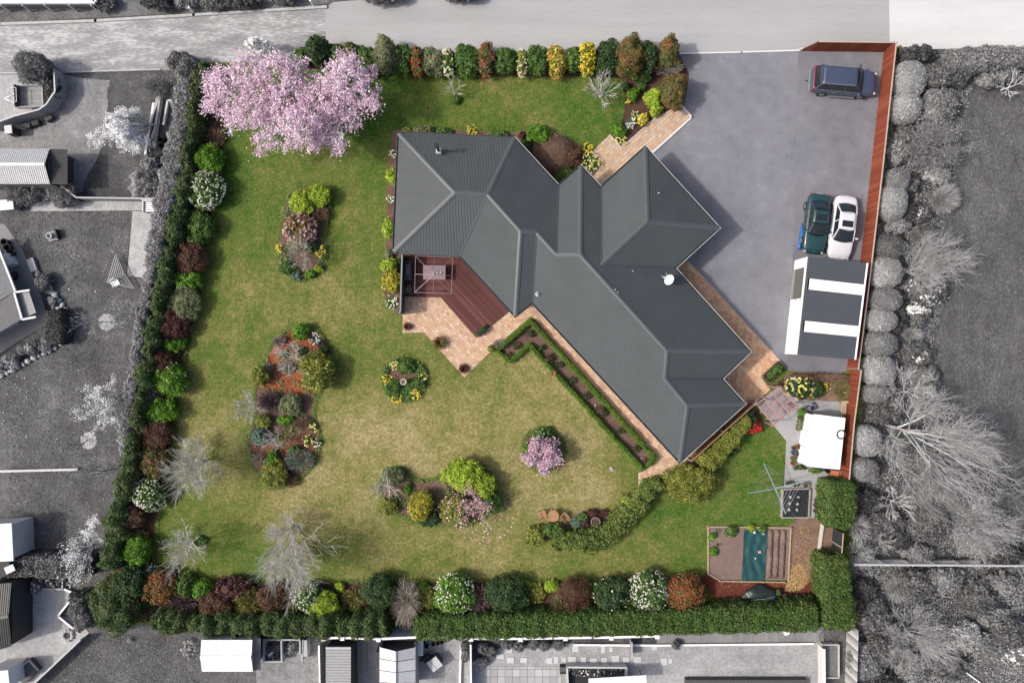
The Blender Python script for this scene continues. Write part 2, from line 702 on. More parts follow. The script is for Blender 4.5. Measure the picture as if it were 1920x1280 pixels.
def tubes(pts, rad, cols, rg, name, sides=3):
 B, K, _ = pts.shape
 d = np.empty_like(pts)
 d[:, :-1] = pts[:, 1:] - pts[:, :-1]
 d[:, -1] = d[:, -2]
 d = unit(d)
 ref = unit(rg.normal(size=(B, 1, 3)) + np.array([0.0, 0.0, 0.01]))
 s = unit(np.cross(d, np.broadcast_to(ref, d.shape)))
 u = np.cross(s, d)
 V = np.empty((B, K, sides, 3))
 for i in range(sides):
  a = 2 * math.pi * i / sides
  V[:, :, i] = pts + (s * math.cos(a) + u * math.sin(a)) * rad[:, :, None]
 idx = np.arange(B * K * sides, dtype=np.int32).reshape(B, K, sides)
 F = []
 for i in range(sides):
  j = (i + 1) % sides
  F.append(np.stack([idx[:, :-1, i], idx[:, :-1, j], idx[:, 1:, j], idx[:, 1:, i]], -1).reshape(-1, 4))
 F = np.concatenate(F)
 C = np.repeat(pick(cols, B, rg, None, jit=0.2), K * sides, 0)
 return np_mesh(name, V.reshape(-1, 3), F, M_BARK, C)

def limb(p, d, L, r0, r1, rg, up=0.0, wob=0.12, K=5):
 pts = [p]
 d = d.copy()
 for i in range(K - 1):
  d = d + rg.normal(0, wob, 3) + np.array([0, 0, up])
  d = d / np.linalg.norm(d)
  pts.append(pts[-1] + d * L / (K - 1))
 return np.array(pts), np.linspace(r0, r1, K), d

def side_dir(d, ang, rg):
 a = rg.normal(size=3)
 a = a - d * (a @ d)
 a /= np.linalg.norm(a)
 return d * math.cos(ang) + a * math.sin(ang)

def branch_tree(seed, R, h, trunk=0.25, n=(7, 6, 6, 3), rad=0.09, el=(25, 75), up=(0.05, 0.06, 0.05, 0.0), twig=0.010, wob=0.065, squash=(1, 1), fork=(0.35, 0.9)):
 """leafless crown: trunk, limbs, branches, twigs -> point/radius arrays and the twig tips"""
 rg = np.random.default_rng(seed)
 PT, RD, tips = [], [], []
 tp, tr, td = limb(np.array([0, 0, 0.0]), np.array([rg.normal(0, .06), rg.normal(0, .06), 1.0]), h * trunk, rad, rad * 0.75, rg, 0, 0.05)
 trunkdata = (tp, tr)
 top = tp[-1]
 lvl = []
 n0 = n[0]
 for i in range(n0):
  az = 2 * math.pi * (i + rg.uniform(-.3, .3)) / n0
  e = math.radians(rg.uniform(*el))
  if i < max(1, n0 // 4):
   e = math.radians(rg.uniform(65, 88))
  d = np.array([math.cos(az) * math.cos(e) * squash[0], math.sin(az) * math.cos(e) * squash[1], math.sin(e)])
  d /= np.linalg.norm(d)
  hor = math.hypot(d[0], d[1])
  L = min(R * rg.uniform(.75, 1.0) / max(.2, hor), (h - top[2]) * rg.uniform(0.75, 1.0) / max(.25, d[2])) * 0.8
  start = tp[rg.integers(2, 5)]
  p, r, dd = limb(start, d, L, rad * 0.55, rad * 0.2, rg, up[0], wob)
  PT.append(p); RD.append(r)
  lvl.append((p, r, L))
 for li in range(1, len(n)):
  nxt = []
  for p, r, L in lvl:
   for j in range(n[li]):
    t = fork[0] + (fork[1] - fork[0]) * (j + rg.uniform(0, 1)) / n[li]
    f = t * (len(p) - 1)
    i0 = min(int(f), len(p) - 2)
    s = p[i0] + (p[i0 + 1] - p[i0]) * (f - i0)
    d = p[i0 + 1] - p[i0]
    d = d / np.linalg.norm(d)
    d2 = side_dir(d, math.radians(rg.uniform(14, 42)), rg)
    if d2[2] < -0.05:
     d2[2] *= -0.4
     d2 /= np.linalg.norm(d2)
    L2 = L * rg.uniform(0.38, 0.68)
    ra = max(twig, r[i0] * 0.6)
    q, rr, dd = limb(s, d2, L2, ra, max(twig * 0.55, ra * 0.4), rg, up[li], wob)
    PT.append(q); RD.append(rr)
    nxt.append((q, rr, L2))
    if li == len(n) - 1:
     tips.append(q[-1]); tips.append(q[2])
  lvl = nxt
 return trunkdata, np.array(PT), np.array(RD), np.array(tips), rg

def fl_link(me, parent):
 return tag(link(me.name.split('.')[0], me, parent), kind='stuff')

# ------------------------------------------------------------------ palettes (photo colours of lit leaves)
def P_(*cs, k=1.0):
 return [lin(c, k) for c in cs]

LG = 1.85
PAL = {
 'bright': P_((88, 128, 30), (70, 112, 26), (108, 146, 44), k=LG),
 'green': P_((78, 108, 46), (62, 90, 38), (98, 124, 58), k=LG),
 'dark': P_((56, 80, 44), (46, 68, 38), (72, 94, 52), k=LG),
 'lime': P_((150, 172, 52), (122, 150, 40), (172, 188, 72), k=LG),
 'olive': P_((118, 126, 52), (94, 106, 44), (148, 148, 68), k=LG),
 'yellowgreen': P_((126, 132, 54), (102, 112, 46), (150, 152, 72), k=LG),
 'yellow': P_((166, 154, 52), (132, 136, 48), (186, 170, 62), (110, 122, 46), k=LG),
 'greygreen': P_((118, 124, 88), (98, 108, 74), (140, 142, 106), k=LG),
 'bluegreen': P_((92, 116, 100), (76, 102, 88), (112, 132, 112), k=LG),
 'red': P_((136, 80, 50), (108, 92, 48), (160, 88, 60), (90, 98, 46), k=LG),
 'redgreen': P_((100, 100, 54), (80, 96, 46), (112, 104, 58), (138, 94, 60), k=LG),
 'brown': P_((94, 66, 50), (76, 54, 42), (114, 84, 64), k=LG),
 'maroon': P_((84, 50, 48), (66, 42, 42), (100, 62, 56), k=LG),
 'box': P_((80, 112, 30), (66, 98, 26), (98, 126, 40), k=LG),
 'hedge': P_((64, 90, 44), (50, 72, 38), (88, 108, 56), (82, 92, 56), k=LG),
 'olivegreen': P_((96, 114, 50), (78, 98, 42), (124, 134, 66), k=LG),
 'clip': P_((76, 104, 46), (60, 86, 38), (96, 120, 56), (88, 92, 50), k=LG),
 'turf': P_((88, 112, 40), (76, 100, 34), (112, 122, 52), k=2.0),
 'mixed': P_((78, 108, 46), (104, 112, 60), (70, 92, 60), (120, 108, 70), (96, 124, 60), k=2.2),
 'g_light': P_((168, 168, 168), (146, 146, 146), (190, 190, 190), k=LG),
 'g_mid': P_((136, 136, 136), (116, 116, 116), (158, 158, 158), k=LG),
 'g_dark': P_((106, 106, 106), (84, 84, 84), (128, 128, 128), k=LG),
 'g_black': P_((74, 74, 74), (58, 58, 58), (94, 94, 94), k=LG),
 'tw_brown': P_((128, 102, 84), (104, 82, 70), (150, 126, 106), k=1.75),
 'tw_grey': P_((158, 148, 136), (132, 122, 112), (178, 170, 160), k=1.75),
 'tw_purple': P_((122, 100, 100), (100, 80, 84), (140, 120, 118), k=1.75),
 'tw_olive': P_((138, 128, 84), (112, 106, 70), (160, 150, 104), k=1.75),
 'tw_pale': P_((190, 186, 178), (168, 164, 156), (208, 206, 200), k=1.75),
 'tw_gw': P_((190, 190, 190), (168, 168, 168), (210, 210, 210), k=1.75),
 'tw_mid': P_((176, 166, 154), (150, 142, 132), (196, 188, 178), k=1.75),
 'tw_g': P_((168, 168, 168), (146, 146, 146), (188, 188, 188), k=1.75),
 'tw_gd': P_((140, 140, 140), (118, 118, 118), (160, 160, 160), k=1.75),
}
FL = {
 'white': P_((250, 246, 232), (238, 234, 214), (255, 252, 244), k=1.5),
 'cream': P_((240, 232, 180), (246, 240, 214), k=1.3),
 'pink': P_((232, 178, 190), (244, 214, 214), (214, 150, 165), k=1.3),
 'yellow': P_((246, 222, 66), (250, 234, 120), (236, 206, 50), k=1.45),
 'paleyellow': P_((244, 236, 150), (250, 246, 200), (240, 220, 90), k=1.45),
 'red': P_((222, 40, 50), (200, 30, 40), k=1.45),
 'orange': P_((206, 90, 46), (224, 120, 70), (180, 70, 40), k=1.45),
 'peach': P_((236, 170, 96), (240, 200, 96), (222, 128, 100), (244, 214, 120), k=1.45),
 'pinkred': P_((208, 96, 92), (228, 150, 140), (170, 70, 60), k=1.45),
 'gwhite': P_((246, 246, 246), (228, 228, 228), k=1.75),
 'magnolia': P_((236, 208, 226), (224, 186, 210), (246, 228, 240), (208, 164, 190), (252, 242, 248), k=1.5),
 'blossom': P_((226, 196, 210), (206, 168, 188), (238, 218, 226), (180, 140, 158), k=1.5),
}
SEED = [100]

def nseed():
 SEED[0] += 1
 return SEED[0]

def place(px, py, h, k=0.5):
 p = at(px, py, h * k)
 return (p.x, p.y, 0.0), (CAM_H - h * k) / FPX

def shrub(name, label, px, py, rx, ry, h, pal, fl=None, cat='shrub', group=None, leaf=0.15, **kw):
 loc, m = place(px, py, h)
 t = thing(name, label, cat, loc, 0, group)
 s = nseed()
 sq = kw.get('sq', 1.0)
 me, lm = foliage_mesh(s, rx * m, ry * m, h, PAL[pal] if isinstance(pal, str) else pal, leaf, **kw)
 link('foliage', me, t)
 if fl:
  c, n, sz = fl
  fl_link( flower_mesh(s, lm, rx * m, ry * m, h, n, sz, FL[c], sq), t)
 return t

def twiggy(name, label, px, py, rx, ry, h, pal, n=700, w=0.016, cat='shrub', group=None, leaves=None, fl=None, k=0.5, **kw):
 loc, m = place(px, py, h, k)
 t = thing(name, label, cat, loc, 0, group)
 s = nseed()
 link('twigs', twig_mesh(s, rx * m, ry * m, h, PAL[pal], n, w, **kw), t)
 if leaves:
  pl, cov = leaves
  me, lm = foliage_mesh(s, rx * m * .95, ry * m * .95, h * .9, PAL[pl], 0.11, 0.6, cover=cov, shell=(0.4, 1.0), core=0.0, spread=0.9)
  link('foliage', me, t)
 if fl:
  c, nn, sz = fl
  rg = np.random.default_rng(s)
  fl_link( flower_mesh(s, lumps(rg, 4, .05, 5), rx * m, ry * m, h, nn, sz, FL[c]), t)
 return t

def bare_tree(name, label, px, py, r, h, pal, n=(7, 6, 5, 3), rad=0.08, cat='tree', group=None, fl=None, leaves=None, k=0.6, base=None, **kw):
 loc, m = place(px, py, h, k)
 if base:
  b = at(base[0], base[1], 0)
  loc = (b.x, b.y, 0)
 t = thing(name, label, cat, loc, 0, group)
 s = nseed()
 (tp, tr), PT, RD, tips, rg = branch_tree(s, r * m, h, n=n, rad=rad, **kw)
 if base:
  off = np.array(place(px, py, h, k)[0]) - np.array(loc)
  for A in (PT, tp):
   A[..., :2] += off[:2] * np.clip(A[..., 2:3] / (h * k), 0, 1.4)
  tips[:, :2] += off[:2] * np.clip(tips[:, 2:3] / (h * k), 0, 1.4)
 link('trunk', tubes(tp[None], tr[None], PAL[pal], rg, 'trunk', 7), t)
 link('branches', tubes(PT, RD, PAL[pal], rg, 'branches', 3), t)
 if fl:
  c, per, sz = fl
  P = np.repeat(tips, per, 0) + rg.normal(0, sz * 1.1, (len(tips) * per, 3))
  V = leaf_verts(P, np.tile([0, 0, 1.0], (len(P), 1)), sz, 0.8, rg, 0.6)
  fl_link( np_mesh('blossom', V, quads(len(P)), M_LEAF, np.repeat(pick(FL[c], len(P), rg), 4, 0)), t)
 if leaves:
  c, per, sz = leaves
  P = np.repeat(tips, per, 0) + rg.normal(0, sz * 1.3, (len(tips) * per, 3))
  V = leaf_verts(P, np.tile([0, 0, 1.0], (len(P), 1)), sz, 0.55, rg, 0.7)
  link('foliage', np_mesh('foliage', V, quads(len(P)), M_LEAF, np.repeat(pick(PAL[c], len(P), rg), 4, 0)), t)
 return t

def blades_mesh(seed, R, h, n, w, cols, arch=0.5):
 """strappy leaves arching out from a crown"""
 rg = np.random.default_rng(seed)
 a = rg.uniform(0, 2 * math.pi, n)
 e = rg.uniform(0.1, 1.15, n)
 L = rg.uniform(0.7, 1.0, n)
 K = 4
 V = np.empty((n, K, 2, 3))
 for i in range(K):
  f = i / (K - 1)
  rr = R * L * (np.cos(e) * f + 0.12 * f * f)
  zz = h * L * (np.sin(e) * f * 1.3 - arch * f * f * np.cos(e))
  ww = w * (1 - f) ** 0.6 * (0.7 + 0.3 * math.sin(math.pi * min(1, f * 1.4))) + 0.004
  c = np.stack([rr * np.cos(a), rr * np.sin(a), np.maximum(0.02, zz)], 1)
  sd = np.stack([-np.sin(a), np.cos(a), np.zeros(n)], 1)
  V[:, i, 0] = c + sd * ww / 2
  V[:, i, 1] = c - sd * ww / 2
 idx = np.arange(n * K * 2, dtype=np.int32).reshape(n, K, 2)
 F = np.stack([idx[:, :-1, 0], idx[:, 1:, 0], idx[:, 1:, 1], idx[:, :-1, 1]], -1).reshape(-1, 4)
 C = np.repeat(pick(cols, n, rg), K * 2, 0)
 return np_mesh('leaves', V.reshape(-1, 3), F, M_LEAF, C)

def tuft(name, label, px, py, r, h, pal, n=90, w=0.05, cat='plant', fl=None, group=None, arch=0.5, sp=1.0):
 loc, m = place(px, py, h, 0.3)
 t = thing(name, label, cat, loc, 0, group)
 s = nseed()
 rg = np.random.default_rng(s)
 link('leaves', blades_mesh(s, r * m * 1.1, h, int(n * 1.5), w * 1.5, PAL[pal], arch), t)
 if fl:
  c, k, sz = fl
  a = rg.uniform(0, 6.28, k)
  rr = r * m * np.sqrt(rg.uniform(0, 1, k)) * sp
  P = np.stack([rr * np.cos(a), rr * np.sin(a), h * rg.uniform(0.8, 1.1, k)], 1)
  P = np.repeat(P, 3, 0) + rg.normal(0, sz * 0.25, (k * 3, 3))
  V = leaf_verts(P, np.tile([0, 0, 1.0], (len(P), 1)), sz, 0.9, rg, 0.35)
  fl_link( np_mesh('flowers', V, quads(len(P)), M_LEAF, np.repeat(pick(FL[c], len(P), rg), 4, 0)), t)
 return t

def hedge(name, label, line, width, h, pal, cat='hedge', group=None, leaf=0.14, cover=1.9, amp=0.10, seed=None, widths=None, spread=0.5, asp=0.55, freq=0.7, k=0.5, power=0.45):
 """clipped hedge along a surveyed centre line (pixels at half height)"""
 s = seed or nseed()
 rg = np.random.default_rng(s)
 pts = [at(x, y, h * k) for x, y in line]
 o = pts[0]
 t = thing(name, label, cat, (o.x, o.y, 0), 0, group)
 Q = np.array([(p.x - o.x, p.y - o.y) for p in pts])
 seg = np.linalg.norm(Q[1:] - Q[:-1], axis=1)
 cum = np.concatenate([[0], np.cumsum(seg)])
 Lt = cum[-1]
 W = np.array(widths if widths else [width] * len(line)) * (CAM_H - h * k) / FPX
 phs = rg.uniform(0, 6.28, 8)

 def cs(sv):
  x = np.interp(sv, cum, Q[:, 0]); y = np.interp(sv, cum, Q[:, 1])
  x2 = np.interp(sv + 0.35, cum, Q[:, 0]); y2 = np.interp(sv + 0.35, cum, Q[:, 1])
  x1 = np.interp(sv - 0.35, cum, Q[:, 0]); y1 = np.interp(sv - 0.35, cum, Q[:, 1])
  d = unit(np.stack([x2 - x1, y2 - y1], 1))
  return np.stack([x, y], 1), np.stack([-d[:, 1], d[:, 0]], 1), np.interp(sv, cum, W)

 def surf(sv, th, kk):
  c, nrm, w = cs(sv)
  cx = np.sign(np.cos(th)) * np.abs(np.cos(th)) ** power
  sz = np.abs(np.sin(th)) ** power
  wob = 1 + amp * (np.sin(sv * 1.7 + phs[0]) + np.sin(sv * 3.9 + th * 2 + phs[1]) + np.sin(sv * 7.3 - th * 3 + phs[2]) * .6) / 2
  # taper at the ends
  endd = np.minimum(sv, Lt - sv)
  tp = np.clip(endd / 0.35, 0, 1) ** 0.5 * 0.25 + 0.75
  half = w / 2 * wob * kk * tp
  x = c[:, 0] + nrm[:, 0] * cx * half
  y = c[:, 1] + nrm[:, 1] * cx * half
  z = np.maximum(0.03, h * sz * (1 + amp * 0.6 * (np.sin(sv * 2.3 + phs[3]) + np.sin(sv * 5.9 + phs[4])) / 2) * kk * tp)
  N = np.stack([nrm[:, 0] * np.cos(th), nrm[:, 1] * np.cos(th), np.sin(th)], 1)
  return np.stack([x, y, z], 1), N

 per = (W.mean() + 1.3 * h)
 n = int(cover * Lt * per / (leaf * leaf * asp * 0.5))
 sv = rg.uniform(0, Lt, n)
 top = rg.uniform(0, 1, n) < 0.6
 cxu = rg.uniform(-1, 1, n)
 th_t = np.arccos(np.clip(np.sign(cxu) * np.abs(cxu) ** (1 / power), -1, 1))
 szu = rg.uniform(0.05, 1, n)
 th_s = np.arcsin(np.clip(szu ** (1 / power), 0, 1))
 th = np.where(top, th_t, np.where(rg.uniform(0, 1, n) < 0.5, th_s, math.pi - th_s))
 P, N = surf(sv, th, rg.uniform(0.88, 1.05, n))
 # leafy end faces
 ne = int(1.6 * cover * W.mean() * h / (leaf * leaf * asp * 0.5))
 for se, sg in ((0.05, -1), (Lt - 0.05, 1)):
  tq = rg.uniform(0.05, math.pi - 0.05, ne)
  Pe, _ = surf(np.full(ne, se), tq, np.sqrt(rg.uniform(0, 1, ne)))
  j = 0 if sg < 0 else len(Q) - 2
  dq = unit(np.array([*(Q[j + 1] - Q[j]), 0.0])) * sg
  P = np.concatenate([P, Pe + dq * rg.uniform(-.05, .12, (ne, 1))]); N = np.concatenate([N, np.tile(dq, (ne, 1))])
 n = len(P)
 # puffs: push leaves in and out in patches
 gx = np.floor(P[:, 0] / 0.38 + 0.6 * np.sin(P[:, 1] * 2.3)); gy = np.floor(P[:, 1] / 0.38 + 0.6 * np.sin(P[:, 0] * 2.9))
 hsh = np.abs(np.sin(gx * 12.9898 + gy * 78.233) * 43758.5453) % 1.0
 P = P + N * ((hsh - 0.55) * min(0.3, 0.9 * amp + 0.05))[:, None]
 P[:, 2] = np.maximum(P[:, 2], 0.03)
 V = leaf_verts(P, N, leaf, asp, rg, spread)
 C = np.repeat(np.clip(pick(PAL[pal], n, rg, P, freq) * (0.85 + 0.3 * ((hsh * 7.3) % 1))[:, None], 0, .9), 4, 0)
 F = quads(n)
 nu, nv = max(4, int(Lt / 0.35)), 10
 S, T = np.meshgrid(np.linspace(0.03, Lt - 0.03, nu), np.linspace(0, math.pi, nv), indexing='ij')
 Pc, _ = surf(S.ravel(), T.ravel(), 0.82)
 idx = np.arange(nu * nv, dtype=np.int32).reshape(nu, nv) + len(V)
 Fc = np.stack([idx[:-1, :-1], idx[1:, :-1], idx[1:, 1:], idx[:-1, 1:]], -1).reshape(-1, 4)
 V = np.concatenate([V, Pc])
 C = np.concatenate([C, np.tile(np.array(PAL[pal]).mean(0), (len(Pc), 1))])
 F = np.concatenate([F, Fc])
 link('foliage', np_mesh('foliage', V, F, M_LEAF, C), t)
 return t

def litter(poly, n, size, cols, z, seed, name='litter', kind='stuff', asp=0.4, label=None):
 """loose chips, petals or straw lying on the ground inside a ring"""
 rg = np.random.default_rng(seed)
 A = np.array(poly)
 lo, hi = A.min(0), A.max(0)
 X = rg.uniform(lo[0], hi[0], n * 3)
 Y = rg.uniform(lo[1], hi[1], n * 3)
 ok = in_poly_np(X, Y, poly)
 X, Y = X[ok][:n], Y[ok][:n]
 m = len(X)
 P = np.stack([X, Y, z + rg.uniform(0.0, 0.03, m)], 1)
 V = leaf_verts(P, np.tile([0, 0, 1.0], (m, 1)), size, asp, rg, 0.25)
 o = link(name, np_mesh(name, V, quads(m), M_BARK, np.repeat(pick(cols, m, rg, P, 0.6), 4, 0)))
 return tag(o, label=label, kind=kind)

def underplant(poly, n, pal, z, seed, label, size=.17):
 """low leafy ground plants in drifts inside a bed, and blades of turf fraying over its rim"""
 rg = np.random.default_rng(seed)
 A = np.array(poly)
 lo, hi = A.min(0), A.max(0)
 X = rg.uniform(lo[0], hi[0], n * 5); Y = rg.uniform(lo[1], hi[1], n * 5)
 ph = rg.uniform(0, 6.28, 4)
 f = np.sin(X * 2.1 + ph[0] + 1.5 * np.sin(Y * 1.3)) + np.sin(Y * 2.4 + ph[1] + 1.4 * np.sin(X * 1.7)) + 0.6 * np.sin(X * 5 + Y * 4 + ph[2])
 ok = in_poly_np(X, Y, poly) & (f > 0.1)
 X, Y, f = X[ok][:n], Y[ok][:n], f[ok][:n]
 P = np.stack([X, Y, z + rg.uniform(0, .12, len(X)) * (1 + f)], 1)
 C = pick(PAL[pal], len(X), rg, P, .8)
 k = len(poly) * 34
 i = rg.integers(0, len(poly), k)
 t = rg.uniform(0, 1, (k, 1))
 E = A[i] * (1 - t) + A[(i + 1) % len(poly)] * t + rg.normal(0, .07, (k, 2))
 P2 = np.concatenate([E, np.full((k, 1), .03)], 1)
 C2 = pick(PAL['turf'], k, rg)
 P, C = np.concatenate([P, P2]), np.concatenate([C, C2])
 V = leaf_verts(P, np.tile([0, 0, 1.0], (len(P), 1)), size, .5, rg, .25)
 return tag(link('ground_cover', np_mesh('ground_cover', V, quads(len(P)), M_LEAF, np.repeat(C, 4, 0))), label=label, kind='stuff')

# ================================================================== ground, lane, lawns, paving
def cset(*cs):
 return [lin(c) for c in cs]

def gset(*vs):
 return [lin((v, v, v)) for v in vs]

m_far = mat_ground('grey_meadow', gset(74, 92, 106, 122, 146), big=0.12, mid=0.9, fine=5.5, w=(0.3, 0.3, 0.4), contrast=0.15)
b = MB()
N_ = 24
for i in range(N_):
 for j in range(N_):
  pass
b.add([(-400, -400, -0.06), (400, -400, -0.06), (400, 400, -0.06), (-400, 400, -0.06)], [(0, 1, 2, 3)])
tag(b.build('ground', m_far), kind='structure')

m_laneL = mat_ground('worn_lane_gravel', gset(150, 165, 176, 205, 232), big=0.10, mid=0.8, fine=5, w=(0.25, 0.4, 0.35), contrast=0.12, stretch=(0.45, 1.6, 1), bump=0.35)
m_laneM = mat_ground('lane_gravel', gset(168, 184, 194, 202, 216), big=0.12, mid=0.7, fine=9, w=(0.45, 0.3, 0.25), contrast=0.22, stretch=(0.12, 1.4, 1), bump=0.3)
m_laneR = mat_ground('white_lane_gravel', gset(214, 232, 245, 252), big=0.12, mid=0.8, fine=8, contrast=0.25, stretch=(0.2, 1.2, 1), bump=0.25)
sheet('lane', [(-1500, 90), (0, 47), (300, 32), (611, 14), (611, 118), (300, 132), (0, 138), (-1500, 165)], -0.03, m_laneL)
sheet('lane', [(611, 14), (625, 4), (700, -2), (780, -6), (880, -2), (960, -6), (1667, -4), (1669, 93), (1280, 101), (700, 122), (611, 124)], -0.03, m_laneM)
sheet('lane', [(1667, -8), (3200, -8), (3200, 82), (1900, 90), (1669, 93)], -0.03, m_laneR)
m_verge = mat_ground('grey_verge_grass', gset(95, 120, 140, 165), big=0.2, mid=1.5, fine=5.5, w=(0.3, 0.3, 0.4), contrast=0.15)
sheet('verge', [(-1500, -300), (620, -300), (618, 4), (604, 12), (300, 27), (0, 42), (-1500, 80)], -0.035, m_verge)

# lawn of the property: surveyed dryness of the turf
DRY = [(450, 320, .12), (430, 400, .2), (400, 480, .35), (460, 470, .4), (455, 560, .72), (400, 560, .45), (480, 300, .3), (520, 310, .3), (640, 330, .45), (690, 420, .42), (700, 260, .12), (760, 200, .1),
    (860, 190, .38), (930, 190, .42), (1040, 160, .34), (1000, 210, .3), (1110, 230, .12), (800, 220, .2), (900, 225, .15), (650, 560, .62), (600, 570, .66), (560, 560, .5), (700, 620, .5), (690, 790, .85), (800, 790, .82),
    (880, 770, .78), (950, 700, .6), (1000, 740, .85), (1040, 780, .7), (1100, 850, .8), (1080, 900, .9), (1050, 880, .88), (980, 900, .7), (1000, 940, .72), (960, 960, .62), (400, 690, .55), (360, 780, .78), (400, 820, .7),
    (440, 920, .55), (600, 940, .75), (650, 860, .8), (640, 1000, .75), (550, 940, .78), (430, 1010, .3), (330, 990, .28), (310, 1050, .2), (700, 1050, .6), (800, 1030, .62), (900, 1040, .66), (1000, 1060, .6), (1150, 1060, .5),
    (1250, 1000, .25), (1280, 1060, .35), (1400, 880, .15), (1380, 950, .12), (1340, 990, .2), (1420, 830, .35), (1190, 1040, .45), (650, 690, .35), (430, 740, .4), (400, 650, .5), (720, 480, .3), (660, 470, .42), (640, 420, .3),
    (700, 330, .3), (1140, 720, .6), (1180, 800, .5), (1190, 850, .25), (960, 800, .8), (470, 620, .25), (480, 800, .45), (640, 640, .3), (740, 640, .4), (820, 690, .35), (860, 730, .6), (500, 530, .35), (630, 400, .15), (510, 430, .25),
    (420, 330, .1), (380, 520, .15), (360, 640, .3), (345, 720, .35), (350, 900, .35), (480, 1060, .3), (620, 1070, .3), (760, 1075, .35), (1040, 1075, .4), (1460, 860, .2), (1440, 940, .2), (930, 640, .5), (1050, 700, .7), (1100, 760, .75), (880, 660, .4)]
D_ = np.array(DRY)
nx, ny = 150, 120
cor = [(360, 118), (1640, 106), (1600, 1166), (205, 1166)]
U, Vv = np.meshgrid(np.linspace(0, 1, nx), np.linspace(0, 1, ny), indexing='ij')
PX = (1 - U) * (1 - Vv) * cor[0][0] + U * (1 - Vv) * cor[1][0] + U * Vv * cor[2][0] + (1 - U) * Vv * cor[3][0]
PY = (1 - U) * (1 - Vv) * cor[0][1] + U * (1 - Vv) * cor[1][1] + U * Vv * cor[2][1] + (1 - U) * Vv * cor[3][1]
wgt = np.exp(-((PX[..., None] - D_[:, 0]) ** 2 + (PY[..., None] - D_[:, 1]) ** 2) / (2 * 42.0 ** 2)) + 1e-7
dry = (wgt * D_[:, 2]).sum(-1) / wgt.sum(-1)
Vl = np.stack([(PX - 960) * CAM_H / FPX, (640 - PY) * CAM_H / FPX, np.zeros_like(PX)], -1).reshape(-1, 3)
idx = np.arange(nx * ny, dtype=np.int32).reshape(nx, ny)
Fl = np.stack([idx[:-1, 1:], idx[1:, 1:], idx[1:, :-1], idx[:-1, :-1]], -1).reshape(-1, 4)
m_lawn = mat_ground('lawn_grass', cset((54, 92, 28), (82, 116, 44), (118, 128, 62), (156, 148, 94), (204, 186, 142)), big=0.35, mid=1.6, fine=5.0, w=(0.30, 0.28, 0.42), contrast=0.10, attr='dry', aw=0.58, pos=[0.05, 0.24, 0.45, 0.66, 0.95], bump=0.9)
me = np_mesh('lawn', Vl, Fl, m_lawn)
a = me.attributes.new('dry', 'FLOAT', 'POINT')
a.data.foreach_set('value', dry.astype(np.float32).ravel())
tag(link('lawn', me), kind='structure')

# driveway
m_asph = mat_ground('driveway_asphalt', cset((120, 120, 127), (142, 142, 149), (152, 152, 159), (174, 174, 181)), big=0.25, mid=1.1, fine=5.5, w=(0.4, 0.4, 0.2), contrast=0.19, rough=0.9, bump=0.2)
m_asph2 = mat_ground('driveway_asphalt_newer', cset((114, 114, 121), (136, 136, 143), (147, 147, 154), (168, 168, 175)), big=0.22, mid=1.0, fine=5.5, w=(0.4, 0.4, 0.2), contrast=0.19, rough=0.9, bump=0.2)
sheet('driveway', [(1272, 101), (1496, 96), (1488, 440), (1476, 692), (1455, 670), (1287, 487), (1250, 440), (1215, 292), (1296, 221), (1276, 197)], 0.012, m_asph)
sheet('driveway', [(1496, 96), (1657, 97), (1632, 330), (1613, 490), (1588, 694), (1560, 708), (1478, 694), (1476, 692), (1488, 440)], 0.012, m_asph2)

# garden soil
m_soil = mat_ground('border_soil', cset((62, 46, 38), (86, 64, 54), (104, 80, 68), (128, 100, 84)), big=0.4, mid=2.0, fine=10, contrast=0.2)
m_soil2 = mat_ground('bed_soil', cset((88, 68, 58), (118, 94, 82), (136, 112, 98), (156, 130, 114)), big=0.4, mid=2.0, fine=10, contrast=0.2)
m_mulch = mat_ground('orange_bark_mulch', cset((132, 78, 54), (168, 98, 68), (190, 116, 84), (204, 140, 108)), big=0.5, mid=2.4, fine=10, contrast=0.2)
m_dirt = mat_ground('bare_dirt', cset((112, 88, 76), (140, 114, 100), (158, 130, 114), (190, 160, 126)), big=0.4, mid=2.0, fine=10, contrast=0.2)
m_redbark = mat_ground('red_bark_path', cset((88, 46, 36), (112, 60, 48), (128, 72, 58), (146, 92, 74)), big=0.4, mid=2.2, fine=12, contrast=0.2)
ORG = dict(step=0.4, amp=0.05, seed=3, smooth=2)
CHIP = cset((150, 118, 98), (96, 72, 60), (120, 90, 74), (176, 146, 122))
CHIPO = cset((206, 130, 92), (178, 100, 70), (150, 84, 60), (214, 160, 124))
_, r_ = sheet('garden_bed', [(372, 112), (392, 150), (425, 262), (415, 310), (402, 380), (388, 450), (374, 520), (360, 600), (346, 680), (332, 760), (320, 850), (304, 930), (291, 1010), (287, 1070), (305, 1090), (420, 1091), (560, 1090), (900, 1088), (1316, 1082), (1316, 1150), (700, 1170), (290, 1166), (212, 1166), (212, 1080), (228, 960), (250, 830), (280, 680), (315, 520), (345, 350), (360, 220)], 0.022, m_soil, organic=dict(step=0.5, amp=0.03, seed=2, smooth=1))
litter(r_, 9000, 0.11, CHIP[:3] + cset((70, 60, 40)), 0.025, 5, 'leaf_litter', label='brown leaf litter on the border soil')
sheet('garden_bed', [(560, 128), (720, 140), (1150, 145), (1168, 150), (1172, 195), (1168, 222), (1143, 252), (1165, 277), (1232, 222), (1282, 200), (1292, 140), (1270, 96), (1000, 100), (700, 100), (560, 100)], 0.022, m_soil, organic=dict(step=0.5, amp=0.03, seed=4, smooth=0))
